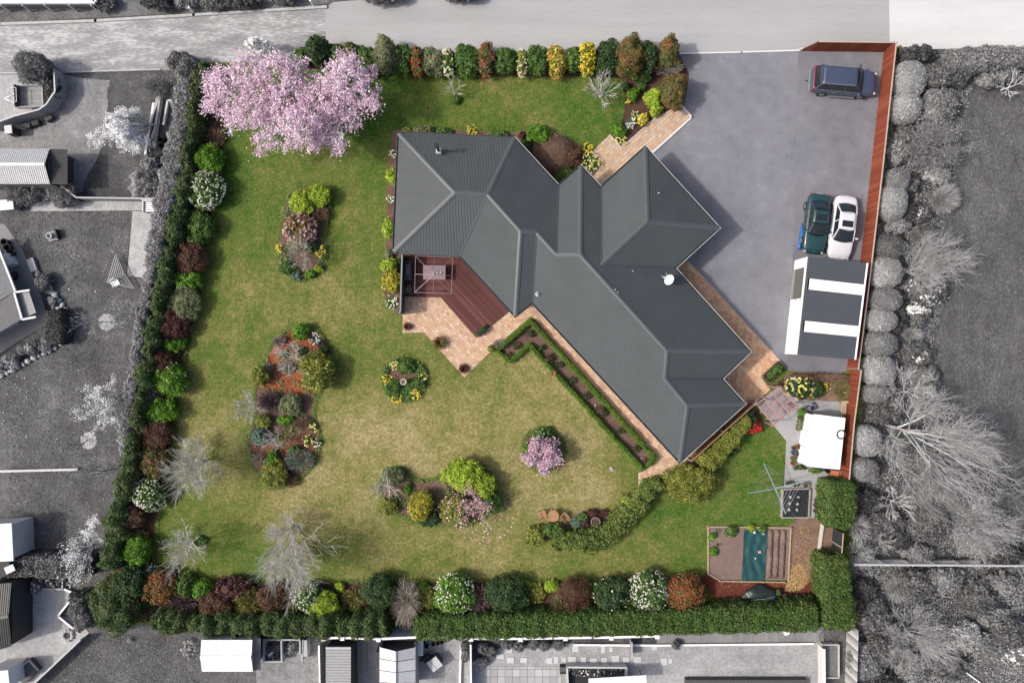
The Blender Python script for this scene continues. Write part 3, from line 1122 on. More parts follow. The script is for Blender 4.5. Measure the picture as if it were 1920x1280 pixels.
ISL1 = [(540, 365), (560, 348), (595, 345), (618, 360), (622, 400), (612, 425), (606, 445), (613, 470), (607, 500), (590, 520), (563, 527), (540, 515), (522, 490), (519, 460), (528, 420), (530, 390)]
_, r1_ = sheet('garden_bed', ISL1, 0.022, m_soil2, organic=ORG)
ISL2 = [(540, 615), (563, 608), (590, 613), (608, 632), (615, 655), (620, 690), (612, 720), (598, 740), (588, 762), (590, 790), (603, 815), (598, 850), (585, 880), (555, 900), (520, 918), (495, 905), (475, 880), (463, 840), (465, 805), (480, 780), (476, 755), (478, 725), (488, 690), (503, 660), (515, 635)]
_, r2_ = sheet('garden_bed', ISL2, 0.022, m_soil2, organic=ORG)
ISL2U = [(540, 618), (563, 611), (588, 616), (605, 634), (611, 657), (614, 690), (606, 718), (594, 738), (560, 744), (520, 732), (482, 728), (492, 692), (507, 662), (518, 638)]
_, r2u = sheet('bark_mulch', ISL2U, 0.027, m_mulch, organic=dict(step=0.4, amp=0.1, seed=8, smooth=2))
litter(r2u, 6000, 0.10, CHIPO, 0.03, 9, 'bark_chips', label='orange bark chips over the island bed')
litter(ring([(480, 830), (600, 800), (598, 850), (560, 870), (500, 900), (468, 850)]), 3200, 0.10, CHIPO + CHIP[:2], 0.026, 10, 'bark_chips', label='scattered brown and orange bark chips lower in the island bed')
CIR = [(759 + 43 * math.cos(a_), 710 + 42 * math.sin(a_)) for a_ in np.linspace(0, 6.28, 17)[:-1]]
_, rc_ = sheet('garden_bed', CIR, 0.022, m_soil2, organic=dict(step=0.3, amp=0.03, seed=5, smooth=1))
ISL3 = [(712, 892), (735, 874), (758, 878), (772, 896), (800, 903), (832, 890), (845, 868), (870, 862), (905, 872), (925, 898), (931, 930), (920, 962), (890, 985), (850, 984), (800, 985), (765, 972), (735, 957), (714, 935)]
_, r3_ = sheet('garden_bed', ISL3, 0.022, m_soil2, organic=ORG)
CIR2 = [(1019 + 40 * math.cos(a_), 842 + 41 * math.sin(a_)) for a_ in np.linspace(0, 6.28, 17)[:-1]]
_, r4_ = sheet('garden_bed', CIR2, 0.022, m_soil2, organic=dict(step=0.3, amp=0.03, seed=6, smooth=1))
sheet('garden_bed', [(1060, 985), (1080, 963), (1110, 955), (1142, 962), (1150, 972), (1215, 908), (1240, 900), (1245, 915), (1200, 940), (1160, 990), (1100, 1015), (1000, 1012), (1000, 998)], 0.022, m_soil2, organic=ORG)
underplant(r1_, 1500, 'mixed', .04, 301, 'low mixed plants filling the narrow island bed')
underplant(r2_, 1300, 'mixed', .04, 302, 'low mixed plants drifting through the large island bed')
underplant(r3_, 1300, 'mixed', .04, 303, 'low mixed plants in the kidney-shaped bed')
underplant(rc_, 1500, 'green', .04, 304, 'low green leaves filling the round birdbath bed')
underplant(r4_, 700, 'mixed', .04, 305, 'low plants under the pink blossom bush')
underplant(r_, 9000, 'mixed', .04, 306, 'low mixed plants along the border beds')
for r__, s_ in ((r1_, 21), (r3_, 22), (rc_, 23), (r4_, 24)):
 litter(r__, 700, 0.09, CHIP, 0.025, s_, 'leaf_litter', label={21: 'brown leaf litter in the narrow island bed', 22: 'brown leaf litter in the kidney-shaped bed', 23: 'brown leaf litter in the round birdbath bed', 24: 'brown leaf litter under the pink blossom bush'}[s_])
# beds against the house
sheet('garden_bed', [(728, 248), (764, 240), (960, 248), (985, 246), (1030, 246), (1060, 255), (1085, 272), (1112, 284), (1130, 306), (1112, 331), (1128, 350), (1050, 360), (960, 270), (750, 262), (748, 480), (756, 480), (756, 590), (738, 585), (722, 565), (714, 510), (724, 470)], 0.022, m_soil2, organic=dict(step=0.5, amp=0.03, seed=7, smooth=1))
sheet('garden_bed', [(936, 656), (994, 602), (1228, 860), (1204, 884), (992, 650), (957, 678)], 0.022, m_soil2)
# rough bed behind the carport
sheet('garden_bed', [(1462, 722), (1478, 698), (1560, 708), (1590, 712), (1582, 752), (1502, 748), (1470, 735)], 0.022, m_dirt, organic=dict(step=0.4, amp=0.05, seed=9, smooth=0))
# bed along the timber screen
sheet('garden_bed', [(1250, 898), (1300, 860), (1416, 760), (1428, 782), (1430, 808), (1395, 815), (1345, 868), (1290, 915)], 0.022, m_soil, organic=ORG)

# ------------------------------------------------ paving
PV = cset((240, 206, 174), (232, 194, 164), (246, 216, 188), (224, 184, 154), (238, 200, 166))
PV2 = [lin(c, 1.15) for c in ((236, 190, 154), (226, 176, 142), (240, 204, 168), (220, 170, 136), (232, 196, 152))]
m_joint = mat('paving_joint', lin((150, 116, 94)), 0.95, 0.2, 5)
A45 = math.radians(-47)

def paved(name, pxs, ang, L, W, cols, seed, label, base=0.006, top=0.03):
 o, _ = sheet(name, pxs, base, m_joint)
 bb = lay(ring(pxs), ang, L, W, 0.016, base, top, cols, seed)
 p = bb.build('pavers', M_PIECE, o)
 tag(p, label=label, kind='stuff')
 return o

PATIO = [(755, 556), (755, 624), (795, 623), (871, 707), (924, 655), (996, 592), (1233, 858), (1204, 884), (1197, 886), (1197, 917), (1222, 903), (1250, 890), (1300, 852), (1285, 830), (1010, 540), (900, 540)]
paved('patio', PATIO, A45, 0.26, 0.21, PV, 31, 'salmon rectangular pavers of the patio and house path')
paved('entry_path', [(1143, 252), (1165, 276), (1230, 219), (1276, 197), (1297, 220), (1222, 288), (1200, 305), (1130, 365), (1112, 332), (1130, 307), (1112, 283)], math.radians(41), 0.30, 0.24, cset((228, 196, 166), (222, 188, 158), (232, 204, 176), (224, 202, 182)), 32, 'large peach slabs of the entry path')
paved('side_path', [(1255, 500), (1287, 486), (1472, 687), (1428, 707), (1444, 730), (1414, 758), (1395, 762), (1330, 720), (1330, 660)], A45, 0.30, 0.21, PV2, 33, 'weathered brown pavers of the side path')
m_conc = mat_ground('pale_concrete', cset((164, 164, 164), (182, 182, 182), (192, 192, 192), (202, 202, 202)), big=0.4, mid=1.5, fine=10, contrast=0.25, bump=0.15)
sheet('concrete_yard', [(1416, 757), (1463, 722), (1500, 749), (1582, 753), (1585, 770), (1576, 880), (1580, 900), (1545, 898), (1540, 962), (1536, 972), (1468, 966), (1474, 826)], 0.010, m_conc)
PG_ = [(1419, 758), (1461, 727), (1492, 760), (1452, 794)]
bb = lay(ring(PG_), math.radians(38), 0.62, 0.62, 0.05, 0.012, 0.028, cset((176, 160, 160), (166, 150, 152), (186, 172, 170)), 34, 0.0)
tag(bb.build('pergola_paving', M_PIECE), kind='structure', label='mauve square slabs under the pergola')

# kerbs
m_white = mat('white_kerb', lin((250, 250, 250)), 0.7, 0.05, 4)

def strip(name, pxs, w, z0, z1, m, kind='structure', label=None):
 bb = MB()
 for p, q in zip(pxs[:-1], pxs[1:]):
  A, B_ = at(*p), at(*q)
  A.z = B_.z = (z0 + z1) / 2
  d = (B_ - A).normalized() * w * 0.5
  bb.beam(A - d * 0.98, B_ + d * 0.98, w, z1 - z0)
 return tag(bb.build(name, m), kind=kind, label=label)

strip('kerb', [(1277, 198), (1297, 220), (1224, 286)], 0.13, 0.0, 0.10, m_white)
strip('kerb', [(1144, 254), (1165, 277), (1232, 218)], 0.05, 0.0, 0.07, m_white)
strip('kerb', [(1276, 101), (1390, 98.5), (1501, 95)], 0.10, -0.03, 0.06, m_white)
strip('kerb', [(1287, 486), (1380, 587), (1472, 687)], 0.05, 0.0, 0.045, mat('edge_stone', lin((220, 205, 190)), 0.8))
strip('kerb', [(-1500, 88), (0, 46), (180, 40), (364, 29), (611, 14)], 0.2, -0.06, 0.10, mat('kerb_concrete', lin((205, 205, 205)), 0.85, 0.15, 3))
strip('kerb', [(-600, 142), (0, 138), (120, 136), (300, 131)], 0.08, -0.06, 0.07, mat('kerb_timber_grey', lin((215, 215, 215)), 0.8, 0.2, 4))

# vegetable plot and bark paths
sheet('dirt_path', [(1480, 985), (1498, 968), (1537, 972), (1532, 1000), (1533, 1080), (1533, 1115), (1478, 1090)], 0.010, m_dirt)
sheet('bark_path', [(1310, 1082), (1327, 1073), (1352, 1088), (1480, 1090), (1532, 1088), (1532, 1128), (1345, 1128)], 0.026, m_redbark)
sheet('dirt_path', [(1537, 970), (1566, 985), (1578, 1046), (1528, 1040)], 0.026, m_dirt)
sheet('vegetable_bed', [(1328, 987), (1481, 988), (1477, 1086), (1345, 1086), (1328, 1073)], 0.07, mat_ground('tilled_soil', cset((118, 98, 90), (140, 118, 110), (152, 130, 122), (164, 142, 132)), big=0.5, mid=2.5, fine=11, contrast=0.22), thick=0.06)
litter(ring([(1482, 990), (1520, 985), (1520, 1090), (1470, 1100), (1478, 1070)]), 900, 0.16, cset((214, 176, 120), (190, 146, 96), (228, 200, 150), (150, 112, 84)), 0.03, 41, 'straw', asp=0.15, label='loose straw strewn beside the vegetable plot')
litter(ring([(1485, 1060), (1505, 1055), (1515, 1090), (1500, 1105), (1470, 1108)]), 1200, 0.2, cset((214, 176, 120), (196, 156, 106), (228, 200, 150)), 0.05, 42, 'straw', asp=0.12, label='heap of golden straw at the corner of the vegetable plot')
litter(ring([(1345, 1090), (1530, 1090), (1530, 1126), (1350, 1126)]), 900, 0.08, cset((168, 110, 84), (110, 60, 48), (190, 140, 110)), 0.03, 43, 'bark_chips', label='red bark chips on the path below the vegetable plot')

# grey neighbours' ground
m_gyard = mat_ground('grey_yard_gravel', gset(128, 146, 160, 176, 196), big=0.3, mid=1.2, fine=5.5, w=(0.3, 0.3, 0.4), contrast=0.15, bump=0.6)
m_gpale = mat_ground('pale_yard_gravel', gset(170, 186, 198, 212, 226), big=0.3, mid=1.2, fine=5.5, w=(0.3, 0.3, 0.4), contrast=0.15, bump=0.6)
m_glawn = mat_ground('grey_lawn', gset(80, 98, 110, 124, 150), big=0.25, mid=1.2, fine=5.5, w=(0.45, 0.3, 0.25), contrast=0.13, bump=0.8)
m_glawnd = mat_ground('dark_grey_lawn', gset(70, 88, 100, 114, 138), big=0.3, mid=1.2, fine=5.5, w=(0.3, 0.3, 0.4), contrast=0.15, bump=0.8)
m_gconc = mat_ground('grey_concrete', gset(146, 158, 166, 176), big=0.3, mid=1.0, fine=9, contrast=0.3, bump=0.2)
m_gbed = mat_ground('grey_bed', gset(56, 74, 92, 112, 136), big=0.4, mid=1.8, fine=5.5, w=(0.3, 0.3, 0.4), contrast=0.15, bump=0.8)
GO = dict(step=0.6, amp=0.06, seed=11, smooth=1)
sheet('gravel_yard', [(-300, 139), (205, 135), (203, 200), (198, 250), (185, 290), (160, 335), (152, 366), (120, 345), (-300, 350)], -0.045, m_gyard, organic=GO)
sheet('gravel_yard', [(-300, 140), (112, 140), (118, 188), (90, 214), (0, 246), (-300, 300)], -0.040, m_gpale)
sheet('grass_plot', [(203, 137), (330, 133), (325, 170), (300, 200), (282, 250), (266, 330), (254, 372), (165, 372), (160, 340), (188, 285), (199, 240)], -0.042, m_glawnd, organic=GO)
sheet('neighbour_lawn', [(-300, 392), (250, 392), (242, 440), (235, 520), (300, 530), (275, 650), (255, 760), (235, 860), (212, 960), (190, 1040), (-300, 1040)], -0.046, m_glawn)
sheet('neighbour_path', [(60, 378), (300, 376), (300, 394), (55, 396)], -0.036, m_gpale)
sheet('neighbour_path', [(248, 396), (287, 396), (276, 522), (238, 516)], -0.036, m_gpale)
sheet('concrete_terrace', [(-300, 400), (8, 420), (42, 470), (62, 520), (78, 560), (92, 604), (0, 660), (-300, 800)], -0.038, m_gconc)
sheet('neighbour_bed', [(70, 515), (92, 540), (120, 570), (134, 605), (126, 640), (0, 712), (-120, 770), (-120, 720), (0, 664), (92, 604), (78, 560)], -0.030, m_gbed)
sheet('gravel_yard', [(18, 1085), (46, 1078), (110, 1105), (146, 1110), (112, 1152), (152, 1168), (166, 1186), (60, 1285), (-150, 1400), (-150, 1230)], -0.040, m_gpale, organic=dict(step=0.6, amp=0.03, seed=3, smooth=0))
sheet('neighbour_lawn', [(168, 1188), (380, 1190), (378, 1290), (480, 1290), (480, 1450), (-100, 1450), (62, 1285)], -0.044, m_glawn)
sheet('gravel_yard', [(480, 1196), (606, 1196), (606, 1450), (480, 1450)], -0.040, m_gyard)
sheet('gravel_yard', [(606, 1194), (1545, 1190), (1545, 1450), (606, 1450)], -0.040, mat_ground('stone_chip_yard', gset(150, 168, 182, 198, 216), big=0.25, mid=1.2, fine=5.5, w=(0.3, 0.3, 0.4), contrast=0.15, bump=0.6))
sheet('neighbour_bed', [(886, 1194), (1232, 1192), (1232, 1206), (950, 1208), (920, 1225), (886, 1240)], -0.034, m_gbed, organic=dict(step=0.5, amp=0.05, seed=12, smooth=0))
sheet('neighbour_bed', [(1232, 1183), (1545, 1180), (1545, 1205), (1232, 1206)], -0.034, mat_ground('raked_soil_grey', gset(120, 142, 156, 172, 186), big=0.4, mid=1.5, fine=9, contrast=0.2, stretch=(2.5, 0.6, 1)))
sheet('neighbour_garden', [(1676, 96), (3000, 80), (3000, 140), (1860, 145), (1815, 185), (1795, 260), (1780, 350), (1762, 420), (1780, 520), (1740, 690), (1790, 760), (1850, 850), (1880, 960), (1930, 1000), (3000, 1000), (3000, 1500), (1595, 1500), (1580, 1060), (1598, 900), (1612, 700), (1640, 430)], -0.040, m_gbed, organic=dict(step=0.8, amp=0.1, seed=13, smooth=1))
m_rlawn = mat_ground('mown_grey_lawn', gset(76, 98, 112, 128, 158), big=0.2, mid=0.9, fine=5.5, w=(0.3, 0.3, 0.4), contrast=0.15, bump=0.8, stretch=(1.5, 0.6, 1))
sheet('neighbour_lawn', [(1830, 150), (3000, 120), (3000, 1010), (1920, 1000), (1870, 920), (1800, 740), (1750, 680), (1790, 520), (1772, 420), (1790, 350), (1805, 260)], -0.034, m_rlawn, organic=dict(step=0.8, amp=0.12, seed=14, smooth=1))
sheet('neighbour_lawn', [(1780, 1300), (1830, 1240), (1900, 1215), (2100, 1205), (2100, 1450), (1780, 1450)], -0.032, m_glawnd, organic=GO)

litter(ring([(1640, 110), (1654, 110), (1612, 490), (1590, 690), (1575, 690), (1600, 480)]), 160, .08, cset((120, 96, 74), (92, 80, 60), (150, 120, 90)), .016, 44, 'fallen_leaves', asp=.5, label='dry leaves blown against the foot of the driveway fence')
litter(ring([(1280, 100), (1330, 100), (1345, 200), (1300, 215), (1282, 190)]), 110, .08, cset((120, 96, 74), (92, 80, 60), (150, 120, 90), (190, 170, 120)), .016, 45, 'fallen_leaves', asp=.5, label='dry leaves on the driveway below the bronze conifers')

GB = gset(88, 104, 118, 136, 160)
litter(ring([(0, 396), (245, 396), (232, 520), (270, 640), (250, 780), (215, 950), (190, 1030), (25, 1030), (0, 700), (130, 640), (135, 590), (70, 510)]), 12000, .15, GB, -.04, 46, 'grass_blades', asp=.22, label='grey tufted grass of the left lawn')
litter(ring([(170, 1192), (376, 1192), (376, 1285), (70, 1285)]), 4000, .15, GB, -.04, 47, 'grass_blades', asp=.22, label='grey tufted grass of the bottom left lawn')
litter(ring([(1835, 150), (1925, 150), (1925, 1000), (1870, 915), (1800, 740), (1752, 685), (1790, 520), (1775, 420), (1805, 260)]), 13000, .16, GB, -.03, 48, 'grass_blades', asp=.22, label='grey tufted grass of the right-hand field')

# ================================================================== house
EAVE = 2.62
SLOPE = 0.37
m_roof = mat('roof_steel', lin((95, 102, 104), 0.80), 0.55, 0.10, 0.6, spec=0.3, detail=8)
m_cap = mat('ridge_steel', lin((102, 109, 111), 0.84), 0.45, 0.06, 2.0, spec=0.4)
m_gut = mat('gutter_steel', lin((88, 94, 98)), 0.5, 0.05, 2.0)
m_lip = mat('gutter_lip', lin((226, 224, 220)), 0.5, 0.05, 2.0)
m_wall = mat('cream_brick', lin((206, 190, 168)), 0.85, 0.12, 8.0, bump=0.3)
m_glass = mat('window_glass', (0.02, 0.025, 0.03), 0.08, 0.0, spec=0.6)
m_frame = mat('window_frame', lin((225, 225, 225)), 0.5, 0.03)
RV = {'a1': (748, 250), 'a2': (964, 259.5), 'a3': (738.5, 471.5), 'a4': (862.5, 478.5), 'r1': (853, 361), 'r2': (914, 363.5), 'r3': (976.5, 433), 'r4': (1005.5, 434.5),
   'b2': (1047, 349.5), 'b1': (1089, 312), 'b3': (1127, 352.5), 'r5': (1043.5, 476.5), 'r6': (1087.5, 476.5), 'c1': (1210, 277), 'c2': (1347, 427), 'c3': (1264.5, 502.5), 'c0': (1214, 416),
   'v3': (1127.5, 496), 'm1': (1405.5, 659), 'm2': (1352.5, 710), 'm3': (1395, 757), 'm4': (1275, 865), 'r7': (1251, 657.5), 'r8': (1246.5, 709), 'r9': (1289, 760), 'v1': (998.5, 566), 'e1': (966.5, 591.5)}
# each plane: eave edge first (two corners), then the rest of the ring
RF = [['a3', 'a1', 'r1'], ['a1', 'a2', 'r2', 'r1'], ['a4', 'a3', 'r1', 'r2'], ['e1', 'a4', 'r2', 'r3'], ['v1', 'e1', 'r3', 'r4'],
   ['a2', 'b2', 'r5', 'r4', 'r3', 'r2'], ['b2', 'b1', 'r6', 'r5'], ['b3', 'c1', 'c0', 'v3'], ['c1', 'c2', 'c0'], ['c2', 'c3', 'v3', 'c0'],
   ['c3', 'm1', 'r7', 'r6', 'b1', 'b3', 'v3'], ['m1', 'm2', 'r8', 'r7'], ['m2', 'm3', 'r9', 'r8'], ['m3', 'm4', 'r9'], ['m4', 'v1', 'r4', 'r5', 'r6', 'r7', 'r8', 'r9']]
EAVES = {'a1', 'a2', 'a3', 'a4', 'b1', 'b2', 'b3', 'c1', 'c2', 'c3', 'm1', 'm2', 'm3', 'm4', 'v1', 'e1'}
CAMP = Vector((0, 0, CAM_H))

def roof_plane(f):
 A, B_ = at(*RV[f[0]], EAVE), at(*RV[f[1]], EAVE)
 e = (B_ - A).normalized()
 inn = Vector((e.y, -e.x, 0))
 cx = sum((at(*RV[k], EAVE) for k in f), Vector()) / len(f)
 if inn.dot(cx - A) < 0:
  inn = -inn
 up = (inn + Vector((0, 0, SLOPE))).normalized()
 nrm = e.cross(up).normalized()
 if nrm.z < 0:
  nrm = -nrm
 return A, e, up, nrm

zs = {}
for f in RF:
 A, e, up, nrm = roof_plane(f)
 for k in f:
  if k in EAVES:
   zs.setdefault(k, []).append(EAVE)
   continue
  ray = at(*RV[k], 0) - CAMP
  t = (A - CAMP).dot(nrm) / ray.dot(nrm)
  zs.setdefault(k, []).append((CAMP + ray * t).z)
VT = {k: at(*RV[k], sum(z) / len(z)) for k, z in zs.items()}
house = thing('house', 'large single-storey house with angled wings and a dark grey corrugated steel hip roof', 'house', (0, 0, 0))

def corrugated(f):
 A, e, up, nrm = roof_plane(f)
 P = [VT[k] for k in f]
 # least-squares plane through the real corners
 c = sum(P, Vector()) / len(P)
 M3 = np.array([[p.x - c.x, p.y - c.y, p.z - c.z] for p in P])
 n = np.linalg.svd(M3)[2][2]
 nrm = Vector(n) * (1 if n[2] > 0 else -1)
 up = (up - nrm * up.dot(nrm)).normalized()
 e = up.cross(nrm).normalized()
 uv = [((p - c).dot(e), (p - c).dot(up)) for p in P]
 us = [u for u, v in uv]
 per = 0.105
 q = sorted(set([round(min(us) + i * per / 4, 4) for i in range(int((max(us) - min(us)) / per * 4) + 1)] + [round(u, 4) for u in us]))
 q = [u for u in q if min(us) + 1e-4 < u < max(us) - 1e-4]
 q = [min(us) + 2e-4] + q + [max(us) - 2e-4]
 cols = []
 for u in q:
  vs = []
  for i in range(len(uv)):
   (u0, v0), (u1, v1) = uv[i], uv[(i + 1) % len(uv)]
   if (u0 <= u < u1) or (u1 <= u < u0):
    vs.append(v0 + (v1 - v0) * (u - u0) / (u1 - u0))
  if len(vs) >= 2:
   hgt = 0.011 * math.cos(2 * math.pi * u / per)
   cols.append([c + e * u + up * v + nrm * hgt for v in (min(vs), max(vs))])
 V, F = [], []
 for lo, hi in cols:
  V += [lo, hi]
 for i in range(len(cols) - 1):
  F.append((2 * i, 2 * i + 2, 2 * i + 3, 2 * i + 1))
 bb = MB()
 bb.add(V, F)
 return bb

for f in RF:
 corrugated(f).build('roof_plane', m_roof, house)

def cap(p, q, w=0.17, lift=0.03, m=m_cap, name='ridge_cap', drop=0.055):
 A, B_ = VT[p], VT[q]
 d = (B_ - A).normalized()
 s = d.cross(Vector((0, 0, 1))).normalized()
 up = Vector((0, 0, 1))
 bb = MB()
 vs = []
 for P in (A - d * 0.03, B_ + d * 0.03):
  vs += [P - s * w + up * (lift - drop), P - s * 0.03 + up * (lift + 0.015), P + s * 0.03 + up * (lift + 0.015), P + s * w + up * (lift - drop)]
 vs += [v - up * 0.02 for v in vs]
 fs = [(0, 1, 5, 4), (1, 2, 6, 5), (2, 3, 7, 6)]
 fs = [x[::-1] for x in fs] + [(0, 8, 9, 1), (1, 9, 10, 2), (2, 10, 11, 3), (4, 5, 13, 12), (5, 6, 14, 13), (6, 7, 15, 14), (0, 4, 12, 8), (3, 11, 15, 7)]
 bb.add(vs, fs)
 return bb.build(name, m, house)

for p, q in [('a1', 'r1'), ('a3', 'r1'), ('r1', 'r2'), ('a2', 'r2'), ('r2', 'r3'), ('r3', 'e1'), ('r3', 'r4'), ('r4', 'r5'), ('r5', 'r6'), ('b1', 'r6'), ('r6', 'r7'), ('c1', 'c0'), ('c0', 'c2'), ('c0', 'v3'), ('r7', 'm1'), ('r7', 'r8'), ('r8', 'r9'), ('r9', 'm3'), ('r9', 'm4')]:
 sl = abs(VT[p].z - VT[q].z) / max(0.1, (VT[p] - VT[q]).length)
 cap(p, q, drop=0.055 if sl < 0.05 else 0.03)
m_val = mat('valley_flashing', lin((70, 76, 82)), 0.6, 0.05)
for p, q in [('a4', 'r2'), ('v1', 'r4'), ('b2', 'r5'), ('b3', 'v3'), ('c3', 'v3'), ('m2', 'r8')]:
 cap(p, q, 0.06, 0.02, m_val, 'valley_flashing', drop=-0.012)

OUT = ['a1', 'a2', 'b2', 'b1', 'b3', 'c1', 'c2', 'c3', 'm1', 'm2', 'm3', 'm4', 'v1', 'e1', 'a4', 'a3']
op = [VT[k] for k in OUT]
n_ = len(op)

def offset(pts, d):
 r = []
 n = len(pts)
 for i in range(n):
  a, b_, c_ = pts[i - 1], pts[i], pts[(i + 1) % n]
  e1 = Vector((b_.x - a.x, b_.y - a.y)).normalized()
  e2 = Vector((c_.x - b_.x, c_.y - b_.y)).normalized()
  n1, n2 = Vector((e1.y, -e1.x)), Vector((e2.y, -e2.x))
  bis = (n1 + n2).normalized()
  k = d / max(0.35, bis.dot(n1))
  r.append((b_.x + bis.x * k, b_.y + bis.y * k))
 return r

# ring runs clockwise seen from above -> inside is at +offset
area = sum(op[i].x * op[(i + 1) % n_].y - op[(i + 1) % n_].x * op[i].y for i in range(n_))
SG = 1 if area < 0 else -1
inner = offset(op, 0.55 * SG)
for i in range(n_):
 a_, b_ = inner[i], inner[(i + 1) % n_]
 A, B_ = Vector((a_[0], a_[1], 0)), Vector((b_[0], b_[1], 0))
 d = (B_ - A).normalized()
 bb = MB()
 bb.beam(A + d * 0.101 + Vector((0, 0, 1.24)), B_ + d * 0.099 + Vector((0, 0, 1.24)), 0.2, 2.52)
 w = bb.build('wall', m_wall, house)
 L = (B_ - A).length
 outw = Vector((d.y, -d.x, 0)) * (-SG)
 if (at(1100, 520) - A).dot(outw) > 0 and False:
  outw = -outw
 k = max(1, int(L / 3.6))
 for j in range(k):
  if L < 2.2:
   continue
  cpt = A + d * L * (j + 0.5) / k + outw * 0.09
  garage = (OUT[i] == 'c1' and j == 0)
  W_, z0, z1 = (2.6, 0.05, 2.15) if garage else (1.5, 0.9, 2.1)
  f1 = MB()
  f1.beam(cpt - d * W_ / 2 + Vector((0, 0, (z0 + z1) / 2)), cpt + d * W_ / 2 + Vector((0, 0, (z0 + z1) / 2)), 0.10, z1 - z0)
  fr = f1.build('garage_door' if garage else 'window', m_frame, house)
  if not garage:
   g1 = MB()
   c2 = cpt + outw * 0.03
   g1.beam(c2 - d * (W_ / 2 - .07) + Vector((0, 0, (z0 + z1) / 2)), c2 + d * (W_ / 2 - .07) + Vector((0, 0, (z0 + z1) / 2)), 0.06, z1 - z0 - 0.14)
   g1.build('pane', m_glass, fr)
# soffit, fascia gutter
sv = [(p[0], p[1], EAVE - 0.12) for p in offset(op, 0.04 * SG)]
bb = MB()
bb.add(sv, [t for t in tri_ngon(sv)])
bb.build('soffit', mat('soffit_board', lin((215, 212, 205)), 0.8, 0.05), house)
ogut = offset(op, -0.11 * SG)
olip = offset(op, -0.14 * SG)
iin = offset(op, 0.03 * SG)
for i in range(n_):
 j = (i + 1) % n_
 bb = MB()
 z0, z1 = EAVE - 0.14, EAVE - 0.03
 V4 = []
 for p in (iin[i], ogut[i], iin[j], ogut[j]):
  V4 += [(p[0], p[1], z0), (p[0], p[1], z1)]
 # floor and outer face of the channel
 bb.add([V4[0], V4[2], V4[6], V4[4]], [(0, 1, 2, 3)])
 bb.add([V4[2], V4[3], V4[7], V4[6]], [(0, 1, 2, 3)])
 bb.add([V4[0], V4[1], V4[5], V4[4]], [(0, 1, 2, 3)])
 g = bb.build('gutter', m_gut, house)
 bb = MB()
 q = [ogut[i], olip[i], olip[j], ogut[j]]
 bb.prism(q, z0 - 0.01, z1 + 0.012, True)
 # white lip, its sunlit look put into the colour on east-facing eaves only
 pale = OUT[i] in ('a2', 'b1', 'c1', 'c2', 'c3', 'm1', 'm2', 'm3')
 bb.build('gutter_lip', m_lip if pale else m_gut, g)

# flue with its flashing
p = at(822.5, 283.5, 3.45)
bb = MB()
bb.box((p.x, p.y, p.z + 0.0), (0.42, 0.42, 0.22), 0, 0.8)
fl_ = bb.build('flue_flashing', mat('flue_galv', lin((225, 225, 222)), 0.4, 0.1, 6, metal=0.3), house, bevel=0.02)
bb = MB()
bb.tube((p.x, p.y, p.z), (p.x, p.y, p.z + 1.35), 0.10, n=14)
bb.tube((p.x, p.y, p.z + 1.25), (p.x, p.y, p.z + 1.32), 0.15, n=14)
bb.tube((p.x, p.y, p.z + 1.40), (p.x, p.y, p.z + 1.46), 0.19, 0.15, n=14)
for a_ in (0.5, 2.6, 4.7):
 bb.box((p.x + 0.12 * math.cos(a_), p.y + 0.12 * math.sin(a_), p.z + 1.36), (0.02, 0.02, 0.1), a_)
bb.build('flue_pipe', mat('flue_black', (0.012, 0.012, 0.013), 0.5, 0.1), house)
# roof vent
p = at(1007, 551.5, 2.95)
bb = MB()
bb.box((p.x, p.y, p.z), (0.24, 0.24, 0.05), math.radians(45))
vb = bb.build('vent_flashing', mat('vent_white', lin((245, 245, 245)), 0.5, 0.05), house)
bb = MB()
bb.tube((p.x, p.y, p.z), (p.x, p.y, p.z + 0.3), 0.05, n=10)
bb.build('vent_pipe', mat('flue_black', None), house)
# satellite dish
p = at(1252, 526, 3.15)
dishm = mat('dish_white', lin((236, 240, 240)), 0.4, 0.04)
dp = bb = MB()
nrm = Vector((-0.75, 0.25, 0.62)).normalized()
c = Vector((p.x, p.y, p.z + 0.55))
s = nrm.cross(Vector((0, 0, 1))).normalized()
u = s.cross(nrm).normalized()
vs, fs = [], []
R_, nr, na = 0.42, 4, 22
for i in range(nr + 1):
 for j in range(na):
  a_ = 2 * math.pi * j / na
  r = R_ * i / nr
  vs.append(c + (s * math.cos(a_) * 0.9 + u * math.sin(a_)) * r + nrm * (0.35 * r * r))
for i in range(nr):
 for j in range(na):
  k = (j + 1) % na
  fs.append((i * na + j, i * na + k, (i + 1) * na + k, (i + 1) * na + j))
bb.add(vs, fs)
dish = bb.build('satellite_dish', dishm, house, smooth=True)
md = dish.modifiers.new('solid', 'SOLIDIFY')
md.thickness = 0.02
bb = MB()
bb.tube(c - u * 0.38, c + nrm * 0.55 - u * 0.05, 0.016, n=6)
bb.box(c + nrm * 0.57 - u * 0.04, (0.16, 0.08, 0.08), 0.3)
bb.build('receiver_arm', dishm, dish)
bb = MB()
bb.tube((p.x, p.y, p.z - 0.1), c - nrm * 0.02, 0.03, n=8)
for q in ((-0.45, 0.35), (0.35, 0.42), (-0.1, 0.55)):
 bb.tube((p.x + q[0], p.y + q[1], p.z - 0.02 + 0.1 * q[0]), (p.x, p.y, p.z + 0.35), 0.016, n=6)
bb.build('dish_mount', dishm, dish)
# screw plates left on the roof sheets
for x, y, z in ((1107.5, 493, 4.0), (1153.5, 543, 4.3), (1158, 548, 4.3), (1186, 508.5, 3.6), (1235, 362, 3.4)):
 q = at(x, y, z)
 bb = MB()
 bb.box((q.x, q.y, q.z), (0.06, 0.06, 0.3))
 bb.build('roof_stud', dishm, house)

